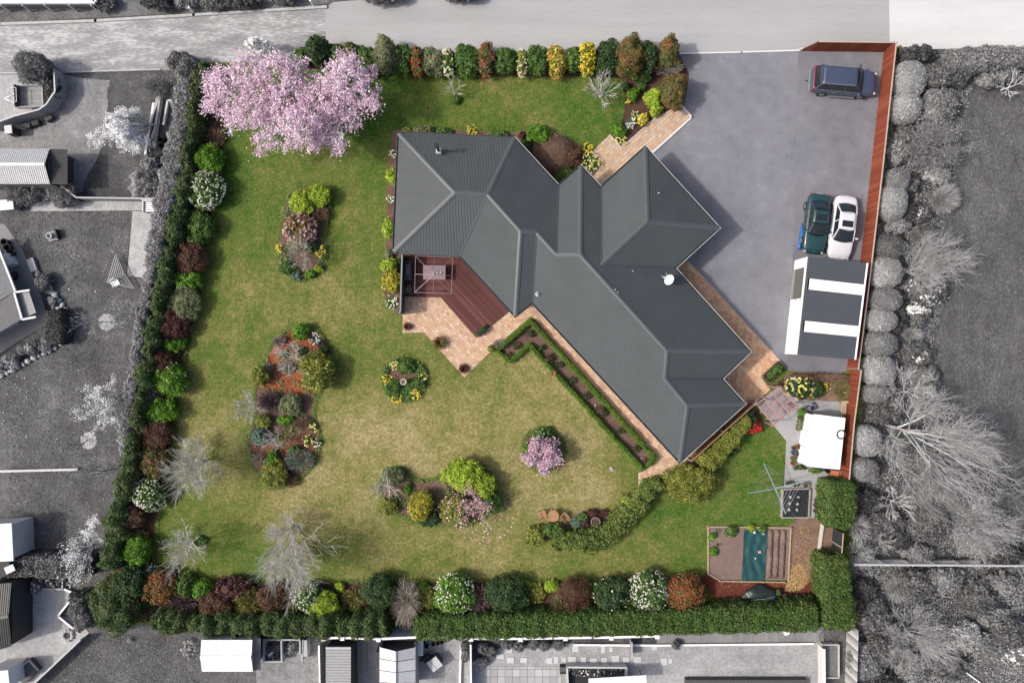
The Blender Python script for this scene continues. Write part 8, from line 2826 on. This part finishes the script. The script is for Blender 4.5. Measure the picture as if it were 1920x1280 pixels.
# ------------------------------------------------ bottom row of yards
t = gable('garden_shed', 'bright white shed roof at the bottom left beyond the hedge', 'shed', [(378, 1199), (473, 1199), (474, 1258), (379, 1258)], 2.1, 2.35, 'x', 252, 200, 24, amp=.02)
O = Vector(t.location)
a_, b_ = at(474, 1199, 2.1) - O, at(474, 1258, 2.1) - O
ribbed(Vector((a_.x, a_.y, 2.0)), Vector((a_.x + .45, a_.y, 1.8)), Vector((b_.x + .45, b_.y, 1.8)), Vector((b_.x, b_.y, 2.0)), 20, .03).build('side_roof', gmat(120), t)
t = thing('timber_planter', 'pair of open-topped timber planters right of the white shed', 'planter', at(530, 1222))
O = Vector(t.location)
for a_, b_, h_ in (((492, 1199), (563, 1199), .8), ((494, 1199), (494, 1241), .8), ((527, 1199), (528, 1241), .8), ((494, 1241), (530, 1241), .7), ((563, 1199), (563, 1225), .9), ((567, 1199), (566, 1240), .8)):
 A, B_ = at(*a_, .8) - O, at(*b_, .8) - O
 A.z = B_.z = h_ / 2
 bb = MB(); bb.beam(A, B_, .11, h_); bb.build('board', gmat(190), t)
S_('shrub', 'mottled compost and weeds in the left timber planter', 511, 1221, 14, 17, .55, 'g_dark', ('gwhite', 4, .2))
S_('shrub', 'weeds in the right timber planter', 546, 1214, 14, 12, .5, 'g_mid')
S_('shrub', 'dark shrub between the white shed and the timber planters', 486, 1216, 6, 18, 1.2, 'g_black')
gbox('screen_panel', 'leaning pale boards right of the timber planters', 'boards', 574, 1212, .5, (.3, 1.2, .8), .05, 190)
board_fence('board_fence', 'white fence standing left of the ribbed container', [(607, 1195), (609, 1290)], 1.3, 245, 1.8, vt=250)
t = thing('container', 'grey shed with strongly ribbed roof at the bottom edge', 'shed', at(632, 1245))
O = Vector(t.location)
Z = 2.2
q = [at(611, 1214, Z) - O, at(658, 1214, Z) - O, at(658, 1340, Z) - O, at(611, 1340, Z) - O]
ribbed(q[0], q[1], q[2], q[3], 24, .06).build('roof_sheet', gmat(178, .5), t)
c = sum(q, Vector()) / 4
for a_, b_ in zip(q, q[1:] + q[:1]):
 bb = MB(); bb.beam(Vector((a_.x, a_.y, Z / 2)).lerp(Vector((c.x, c.y, Z / 2)), .03), Vector((b_.x, b_.y, Z / 2)).lerp(Vector((c.x, c.y, Z / 2)), .03), .06, Z - .06); bb.build('wall', gmat(60), t)
bb = MB(); bb.beam(q[0] + Vector((0, .03, .02)), q[1] + Vector((0, .03, .02)), .1, .1); bb.build('front_trim', gmat(205), t)
t = thing('small_deck', 'pale boarded platform right of the ribbed shed', 'deck', at(677, 1228))
O = Vector(t.location)
for i in range(9):
 x = 664 + i * 3.0
 A, B_ = at(x, 1199) - O, at(x, 1258) - O
 bb = MB(); bb.beam(A + Vector((0, 0, .06)), B_ + Vector((0, 0, .06)), .105, .12); bb.build('board', gmat(150 + 5 * (i % 4)), t)
# glazed gazebo
t = thing('summerhouse', 'pale summerhouse with panelled ridge roof at the bottom edge', 'summerhouse', at(746, 1240))
O = Vector(t.location)
Z = 2.0
Rg0, Rg1 = at(743, 1220, 2.6) - O, at(743, 1300, 2.6) - O
Lq = [at(712, 1212, Z) - O, at(712, 1300, Z) - O]
Rq = [at(779, 1212, Z) - O, at(779, 1300, Z) - O]
for side in (Lq, Rq):
 for i in range(4):
  f0, f1 = i / 4 + .008, (i + 1) / 4 - .008
  a_, b_, c_, d_ = side[0].lerp(side[1], f0), Rg0.lerp(Rg1, f0), Rg0.lerp(Rg1, f1), side[0].lerp(side[1], f1)
  ribbed(a_, b_, c_, d_, 1, 0).build('roof_panel', gmat(212 + 6 * ((i * 3) % 4), .45), t)
bb = MB(); bb.beam(Rg0 + Vector((0, 0, .02)), Rg1 + Vector((0, 0, .02)), .07, .05); bb.build('ridge_cap', gmat(120), t)
for i in range(4):
 f0, f1 = i / 4 + .01, (i + 1) / 4 - .01
 A, B_ = at(713, 1201, 0).lerp(at(778, 1201, 0), f0) - O, at(713, 1201, 0).lerp(at(778, 1201, 0), f1) - O
 bb = MB(); bb.beam(A + Vector((0, 0, 1.0)), B_ + Vector((0, 0, 1.0)), .06, 2.0); bb.build('front_panel', gmat(105), t)
for side in (Lq, Rq):
 a_, b_ = side[0].copy(), side[1].copy(); a_.z = b_.z = .98
 bb = MB(); bb.beam(a_, b_, .05, 1.96); bb.build('side_wall', gmat(170), t)
gbox('locker', 'narrow white slatted locker right of the summerhouse', 'locker', 787, 1216, 1.0, (.45, 1.2, 1.0), 0, parts=[('body', (0, 0, .45), (.42, 1.15, .9), 190)] + [('slat', (0, -.45 + .18 * k, .93), (.46, .15, .05), 245) for k in range(6)])
for i, (x, y) in enumerate(((795, 1206), (800, 1211), (812, 1207), (821, 1205), (829, 1203))):
 bb = MB(); bb.lathe((0, 0, -.04), [(.1, 0), (.15, .28), (.12, .28), (.1, .08)], 12)
 o = bb.build('pot', gmat(44)); o.location = at(x, y, .2) * 1; o.location.z = 0
 tag(o, ['first', 'second', 'third', 'fourth', 'fifth'][i] + ' dark pot from the left under the blue fence near the locker', 'pot', 'dark pots under the blue fence')
gbox('compost_bin', 'tilted pale square compost bin at the bottom edge', 'compost bin', 815, 1244, .8, (.85, .8, .9), .65, parts=[('body', (0, 0, .4), (.75, .72, .8), 90), ('lid', (0, 0, .86), (.86, .84, .07), 212), ('lid_seam', (-.1, 0, .905), (.03, .82, .02), 170)])
gbox('wheelbarrow', 'dark wheelbarrow left of the tilted compost bin', 'wheelbarrow', 800, 1232, .3, (.6, .5, .4), .6, parts=[('tray', (0, 0, .4), (.6, .45, .25), 46), ('wheel', (-.42, 0, .18), (.3, .1, .3), 30), ('handle', (.5, .18, .45), (.6, .05, .05), 90), ('handle', (.5, -.18, .45), (.6, .05, .05), 90)], bevel=.03)
S_('shrub', 'low dark shrub strip beside the narrow white fence at the bottom', 872, 1222, 8, 20, .6, 'g_dark')
board_fence('board_fence', 'thin white fence dividing the two bottom yards', [(884, 1196), (885, 1290)], 1.1, 235, 2.0, vt=250)
board_fence('timber_edging', 'short pale edging left of the thin white fence', [(865, 1206), (864, 1225), (862, 1290)], .2, 215, 2.5, 'edging', .08)
# slab paving
SLB = []
sl, _ = sheet('slab_terrace', [(908, 1249), (1052, 1249), (1055, 1450), (905, 1450)], -.036, gmat(140))
lay(ring([(908, 1249), (1052, 1249), (1055, 1450), (905, 1450)]), 0, .56, .56, .03, -.036, -.012, gset(196, 205, 188), 91, 0.0, each=('slab', sl))
for i, (x, y, w) in enumerate(((938, 1230, 14), (957, 1237, 14), (955, 1217, 10), (982, 1237, 13), (1030, 1238, 11), (1043, 1237, 8), (1057, 1236, 8), (1073, 1236, 14), (1094, 1238, 10), (1113, 1238, 13), (1133, 1238, 10), (1154, 1235, 14), (1174, 1236, 12), (1195, 1236, 14), (1245, 1240, 12), (1257, 1239, 7), (1079, 1216, 12), (1131, 1217, 8), (1146, 1217, 7), (1227, 1213, 10))):
 bb = MB(); bb.box((0, 0, 0), (w * .04, .36 + (i % 3) * .08, .03), 0)
 o = bb.build('stepping_stone', gmat(212)); o.location = at(x, y) * 1; o.location.z = -.02
 tag(o, (ORD[i] + ' stone from the left in the main stepping-stone row of the bottom yard') if y > 1220 and i != 2 else ['left', 'second', 'third', 'fourth', 'right'][[2, 16, 17, 18, 19].index(i)] + ' stepping stone of the sparse upper row in the bottom yard', 'stepping stone', 'stepping stones in the bottom yard')
for i, (x, y) in enumerate(((952, 1207), (975, 1210), (1000, 1208), (1022, 1210), (1048, 1207), (905, 1215), (922, 1222), (905, 1240))):
 S_('shrub', ['first', 'second', 'third', 'fourth', 'fifth', 'sixth', 'seventh', 'eighth'][i] + ' dark tufted plant in the bed below the blue fence', x, y, 11, 9, .7, 'g_dark', cat='plant', group='tufted plants below the blue fence', leaf=.2, asp=.2)
S_('shrub', 'lone dark plant on the edging in the bottom yard', 1267, 1208, 9, 8, .6, 'g_dark', cat='plant')
board_fence('timber_edging', 'white edging board along the raked soil at the bottom', [(1075, 1207), (1232, 1208), (1525, 1205)], .14, 235, 3, 'edging', .07)
board_fence('board_fence', 'short grey cross fence below the blue fence', [(1181, 1194), (1181, 1225)], .9, 150, 1.6)
t = thing('pond_planter', 'deep timber planter with white flowers at the bottom edge', 'planter', at(1125, 1270))
O = Vector(t.location)
for a_, b_ in (((1063, 1250), (1175, 1251)), ((1063, 1250), (1067, 1320)), ((1175, 1251), (1175, 1320))):
 A, B_ = at(*a_, .6) - O, at(*b_, .6) - O
 A.z = B_.z = .3
 bb = MB(); bb.beam(A, B_, .13, .66); bb.build('side', gmat(205), t)
bb = MB(); bb.prism([(p.x, p.y) for p in [at(*q, 0) - O for q in ((1066, 1253), (1172, 1253), (1172, 1330), (1068, 1330))]], -.03, .08); bb.build('soil', gmat(40), t)
S_('flowering_shrub', 'white-flowered bedding inside the deep bottom planter', 1118, 1257, 44, 9, .55, 'g_black', ('gwhite', 55, .1), cat='plant')
gbox('boxed_seat', 'small dark box at the left end of the deep bottom planter', 'box', 1056, 1256, .4, (.5, .6, .5), 0, parts=[('case', (0, 0, .22), (.46, .56, .44), 50), ('lid', (0, .1, .47), (.5, .3, .05), 90)])
gbox('wide_awning', 'white sloping panel at the bottom edge below the deep planter', 'awning', 1158, 1280, 1.6, (4.0, .8, .1), .06, parts=[('panel', (0, 0, 1.6), (4.2, .9, .06), 240), ('post', (-1.9, 0, .78), (.08, .08, 1.56), 150), ('post', (1.9, 0, .78), (.08, .08, 1.56), 150)])
t = gbox('dark_planter', 'dark raised strip at the bottom edge of the gravel yard', 'planter', 1400, 1282, .5, (9, .6, .5), 0, 84)
board_fence('board_fence', 'white fence post line beside the right-hand raised planter', [(1535, 1206), (1536, 1290)], .9, 225, 1.8, th=.12, vt=240)
t = thing('raised_bed', 'long grey raised bed at the bottom right yard', 'garden bed', at(1557, 1240))
O = Vector(t.location)
for a_, b_ in (((1541, 1208), (1573, 1208)), ((1573, 1208), (1573, 1270)), ((1573, 1270), (1541, 1270)), ((1541, 1270), (1541, 1208))):
 A, B_ = at(*a_, .4) - O, at(*b_, .4) - O
 A.z = B_.z = .2
 bb = MB(); bb.beam(A, B_, .08, .45); bb.build('board', gmat(210), t)
bb = MB(); bb.prism([(p.x, p.y) for p in [at(*q, .3) - O for q in ((1542, 1209), (1572, 1209), (1572, 1269), (1542, 1269))]], -.03, .3); bb.build('soil', gmat(120, .9, .3, 8), t)
t = thing('corrugated_fence', 'weathered pale corrugated fence at the bottom right yard', 'fence', at(1590, 1235))
O = Vector(t.location)
A, B_ = at(1588, 1165) - O, at(1584, 1300) - O
for i in range(36):
 p = A.lerp(B_, i / 36)
 bb = MB(); bb.box((p.x, p.y, .85), (.05, .15, 1.7), .05); bb.build('board', gmat(150 + 18 * (i % 5)), t)
bb = MB(); bb.torus((0, 0, .3), .62, .02, 26, 5); o = bb.build('wire_ring', gmat(60)); o.location = at(1550, 1190) * 1
tag(o, 'large wire ring on the soil at the bottom right', 'ring')
gbox('white_bucket', 'white curved tub on the raked soil at the bottom right', 'tub', 1477, 1186, .2, (.5, .3, .25), .5, 240, bevel=.06)

# ------------------------------------------------ east garden: clipped balls along the fence
BALL = [(1703, 150, 31, 33, 'g_light', 'large pale clipped ball, topmost beside the fence'), (1697, 203, 28, 28, 'g_light', 'pale clipped ball touching the topmost one'), (1681, 338, 21, 21, 'g_mid', 'smaller grey clipped ball above the large pale one'), (1671, 379, 27, 32, 'g_light', 'tall pale clipped ball level with the parked sedans'), (1665, 464, 27, 25, 'g_dark', 'dark speckled clipped ball beside the garage'), (1660, 510, 29, 30, 'g_light', 'large pale clipped ball beside the garage roof'), (1659, 562, 30, 23, 'g_mid', 'grey clipped ball beside the garage between two skylights'), (1651, 600, 29, 21, 'g_light', 'pale-topped clipped ball beside the lower skylight'), (1648, 645, 32, 24, 'g_mid', 'wide grey clipped ball beside the garage end'), (1646, 693, 31, 28, 'g_light', 'large pale clipped ball below the garage end'), (1640, 737, 23, 17, 'g_mid', 'small grey clipped ball, lowest of the touching row'), (1625, 826, 25, 28, 'g_light', 'separate pale clipped ball beside the white shed'), (1620, 880, 24, 22, 'g_mid', 'rough grey ball below the one beside the white shed')]
for x, y, rx, ry, p_, lb in BALL:
 S_('clipped_ball', lb, x, y, rx, ry, 1.8, p_, cat='shrub', group='clipped balls along the fence', leaf=.09, lump=.06, clump=False, cover=1.8, sq=.85)
hedge('hedge', 'grey hedge along the lane at the top right', [(1765, 122), (1800, 116), (1850, 112), (1930, 108), (2050, 104)], 44, 1.8, 'g_mid', amp=.12, power=.5, widths=[40, 46, 42, 38, 38])
EAST = [(1715, 105, 34, 16, 1.7, 'g_black', 'dark shrub at the top right fence corner'), (1757, 143, 31, 23, 1.6, 'g_dark', 'dark rounded shrub right of the topmost clipped ball'), (1790, 150, 24, 14, 1.2, 'g_dark', 'dark shrub below the lane hedge'), (1762, 194, 34, 27, 1.7, 'g_mid', 'mottled grey shrub beside the second clipped ball'), (1850, 150, 18, 14, .9, 'g_mid', 'pale low shrub on the edge of the right lawn'), (1885, 142, 26, 14, 1.0, 'g_mid', 'grey shrub left of the white bare tree'), (1697, 250, 18, 14, 1.0, 'g_dark', 'dark plants beside the fence below the second clipped ball'), (1684, 287, 20, 24, .9, 'g_mid', 'loose grey plants beside the fence above the small clipped ball'), (1706, 345, 18, 18, 1.0, 'g_dark', 'dark clump right of the small clipped ball'), (1706, 395, 16, 18, .9, 'g_black', 'black clump right of the tall pale clipped ball'), (1725, 400, 22, 16, .7, 'g_dark', 'flower-speckled dark plants right of the clipped balls'), (1683, 425, 26, 14, 1.0, 'g_mid', 'soft grey grass between the clipped balls'), (1730, 440, 36, 18, .9, 'g_dark', 'dark low shrub above the fan-shaped bare tree'), (1720, 600, 18, 16, .9, 'g_dark', 'dark round shrub below the white flower patch'), (1690, 595, 10, 30, .8, 'g_black', 'black low plants between balls and flower patch'), (1718, 650, 26, 12, .8, 'g_dark', 'dark plants below the pale wispy clump'), (1735, 670, 16, 14, .8, 'g_dark', 'dark shrub with white blooms at the lawn edge'), (1734, 710, 24, 24, 1.2, 'g_mid', 'round grey shrub behind the white-limbed tree'), (1660, 770, 36, 22, .8, 'g_dark', 'dark ground plants below the touching balls'), (1625, 935, 34, 18, .9, 'g_black', 'black plants beside the tall hedge block'), (1660, 985, 40, 26, .9, 'g_dark', 'dark plants right of the tall hedge block'), (1740, 985, 44, 32, 1.4, 'g_dark', 'large dark shrub left of the pale domed tree'), (1690, 1010, 20, 18, 1.1, 'g_black', 'black round shrub near the rail fence'), (1720, 1035, 34, 16, 1.0, 'g_mid', 'grey shrub just above the rail fence'), (1880, 1040, 44, 22, 1.2, 'g_black', 'black shrubs behind the rail fence at the right'), (1720, 1095, 30, 26, 1.4, 'g_dark', 'mottled dark shrub below the rail fence'), (1770, 1085, 34, 22, 1.3, 'g_mid', 'grey shrub below the middle of the rail fence'), (1830, 1120, 36, 30, 1.4, 'g_dark', 'large dark shrub right of the lower bare tree'), (1880, 1095, 26, 20, 1.0, 'g_mid', 'grey shrub below the right end of the rail fence'), (1855, 1150, 34, 20, 1.1, 'g_mid', 'grey shrub beside the right-hand dark one'), (1890, 1190, 36, 30, 1.3, 'g_dark', 'dark shrub at the lower right edge'), (1850, 1215, 30, 26, 1.2, 'g_mid', 'grey shrub beside the pale round bush'), (1640, 1160, 34, 30, 1.5, 'g_dark', 'mottled dark shrub right of the corner hedge'), (1660, 1215, 36, 30, 1.5, 'g_dark', 'dark shrub left of the starburst bare tree at the bottom'), (1620, 1240, 36, 34, 1.4, 'g_mid', 'pale wispy shrub beside the weathered fence'), (1710, 1255, 34, 24, 1.2, 'g_mid', 'grey shrub below the starburst bare tree'), (1650, 1275, 50, 18, 1.0, 'g_black', 'black plants at the bottom edge'), (1780, 1250, 30, 26, .9, 'g_dark', 'dark low plants left of the white pole'), (1620, 1105, 24, 22, .8, 'g_black', 'black plants right of the vegetable garden hedge')]
for x, y, rx, ry, h, p_, lb in EAST:
 S_('shrub', lb, x, y, rx, ry, h, p_, lump=.25, nl=22, leaf=.16)
S_('flowering_shrub', 'round shrub dotted with white flowers under the fan-shaped bare tree', 1737, 545, 34, 26, 1.4, 'g_dark', ('gwhite', 70, .15))
S_('flowering_shrub', 'bright white flower patch beside the clipped balls', 1718, 581, 24, 7, .8, 'g_light', ('gwhite', 90, .15))
S_('flowering_shrub', 'white speckled flowers beside the tall pale ball', 1720, 400, 14, 9, .7, 'g_dark', ('gwhite', 26, .12))
S_('flowering_shrub', 'few large white blooms beside the white-limbed tree', 1725, 667, 12, 8, .8, 'g_black', ('gwhite', 6, .28))
S_('flowering_shrub', 'white-flowered bush at the lower right edge', 1908, 1222, 34, 18, 1.0, 'g_mid', ('gwhite', 80, .15))
S_('shrub', 'pale round bush right of the starburst bare tree', 1813, 1193, 25, 28, 1.5, 'g_light', lump=.2, nl=24)
S_('shrub', 'flower-speckled pale shrub at the top of the wispy tree', 1758, 330, 22, 14, .9, 'g_light', ('gwhite', 20, .1))
TW('wispy_shrub', 'pale wispy upright shrub on the edge of the right lawn', 1772, 374, 26, 27, 1.8, 'tw_g', 900, .016)
TW('wispy_shrub', 'pale wispy clump below the white flower patch', 1711, 627, 24, 13, .9, 'tw_g', 420, .014)
TW('wispy_shrub', 'pale drooping grass fountain below the rail fence', 1685, 1105, 26, 28, 1.3, 'tw_g', 420, .016)
TW('wispy_shrub', 'pale branching shrub beside the tall hedge block', 1612, 990, 22, 30, 1.6, 'tw_g', 420, .016)
TW('wispy_shrub', 'pale bare shrub leaning over the end of the rail fence', 1612, 1040, 30, 30, 1.6, 'tw_g', 420, .014)
bare_tree('wispy_tree', 'large pale wispy tree in the right garden near the driveway fence', 1752, 268, 58, 3.6, 'tw_gd', (14, 8, 7, 2), .06, leaves=('g_mid', 1, .10), twig=.008, base=(1722, 285))
bare_tree('bare_tree', 'white-limbed bare tree at the top right edge', 1905, 155, 30, 2.6, 'tw_gw', (8, 4, 3), .06, twig=.022, el=(8, 45))
bare_tree('bare_tree', 'fan-shaped bare tree in the right garden beside the garage', 1748, 492, 58, 5.0, 'tw_g', (16, 8, 7, 3), .07, twig=.007, base=(1688, 515))
bare_tree('bare_tree', 'white-limbed open bare tree in the right garden below the garage', 1710, 728, 44, 4.0, 'tw_gw', (9, 6, 5, 2), .06, twig=.010, base=(1690, 735), el=(15, 60))
bare_tree('bare_tree', 'huge spreading bare tree in the right garden beside the white shed', 1770, 830, 96, 7.0, 'tw_g', (15, 8, 7, 3), .13, twig=.008, base=(1660, 795), el=(15, 70))
bare_tree('bare_tree', 'bare tree below the huge one reaching towards the hedge block', 1735, 905, 60, 5.0, 'tw_gd', (11, 7, 6, 3), .07, twig=.007, base=(1655, 850))
bare_tree('bare_tree', 'white-twigged small bare tree above the dark shrubs on the right', 1688, 945, 36, 2.8, 'tw_gw', (9, 5, 4), .05, twig=.018, el=(10, 55))
bare_tree('wispy_tree', 'large pale domed tree at the right above the rail fence', 1838, 985, 66, 4.2, 'tw_g', (16, 9, 7, 3), .06, leaves=('g_light', 1, .08), twig=.007, base=(1795, 960))
bare_tree('bare_tree', 'starburst bare tree at the bottom right', 1728, 1195, 60, 4.2, 'tw_g', (22, 8, 6, 2), .06, twig=.009, el=(12, 70))
bare_tree('bare_tree', 'bare branching tree at the right edge above the rail fence', 1912, 930, 40, 3.8, 'tw_gd', (9, 6, 5, 2), .07, twig=.012)
bare_tree('bare_tree', 'small bare tree at the lower right among dark shrubs', 1848, 1095, 24, 2.2, 'tw_gd', (7, 4, 3), .04, twig=.014)
bare_tree('bare_tree', 'small pale bare tree near the left end of the rail fence', 1662, 1020, 26, 2.2, 'tw_g', (6, 4, 3), .04, twig=.014)
S_('shrub', 'yellow-green plant at the fence corner by the lane', 1682, 93, 5, 4, 1.0, 'yellow', cat='plant')
S_('shrub', 'yellow-green ivy beside the black panel fence', 1582, 1035, 8, 16, .9, 'olive', cat='plant')
# rail fence
t = thing('rail_fence', 'long pale timber rail fence crossing the right garden', 'fence', at(1750, 1058))
O = Vector(t.location)
A, B_ = at(1585, 1047) - O, at(2100, 1051) - O
for z in (.3, .65, 1.0):
 bb = MB(); bb.beam(A + Vector((0, 0, z)), B_ + Vector((0, 0, z)), .05, .10); bb.build('rail', gmat(200), t)
bb = MB(); bb.beam(A + Vector((0, 0, 1.36)), B_ + Vector((0, 0, 1.36)), .14, .05); bb.build('top_rail', gmat(196), t)
for i in range(11):
 p = A.lerp(B_, (i + .3) / 11)
 bb = MB(); bb.box((p.x, p.y - .06, .68), (.11, .11, 1.36)); bb.build('post', gmat(200), t)
t = thing('white_pole', 'long white pole lying on the grass at the bottom right', 'pole', at(1815, 1262))
O = Vector(t.location)
bb = MB(); bb.tube(at(1788, 1242) - O + Vector((0, 0, .3)), at(1845, 1285) - O + Vector((0, 0, .3)), .05, n=8); bb.build('pole', gmat(250, .4), t)
for f in (.1, .9):
 p = (at(1788, 1242) - O).lerp(at(1845, 1285) - O, f)
 bb = MB(); bb.box((p.x, p.y, .12), (.08, .08, .32)); bb.build('support', gmat(180), t)

# low ground cover between the shrubs of the right-hand garden
litter(ring([(1682, 100), (1830, 140), (1800, 260), (1770, 420), (1780, 520), (1742, 680), (1790, 760), (1850, 850), (1890, 980), (1930, 1010), (1930, 1040), (1592, 1036), (1604, 900), (1618, 700), (1645, 430)]), 20000, .14, P_((134, 134, 134), (112, 112, 112), (94, 94, 94), (150, 150, 150), k=2.0), .0, 83, 'ground_cover', asp=.4, label='mixed grey ground cover between the shrubs on the right')
litter(ring([(1590, 1055), (1930, 1062), (1930, 1285), (1598, 1285)]), 15000, .15, P_((138, 138, 138), (118, 118, 118), (100, 100, 100), k=2.0), .08, 84, 'ground_cover', asp=.4, label='taller grey ground cover below the rail fence')
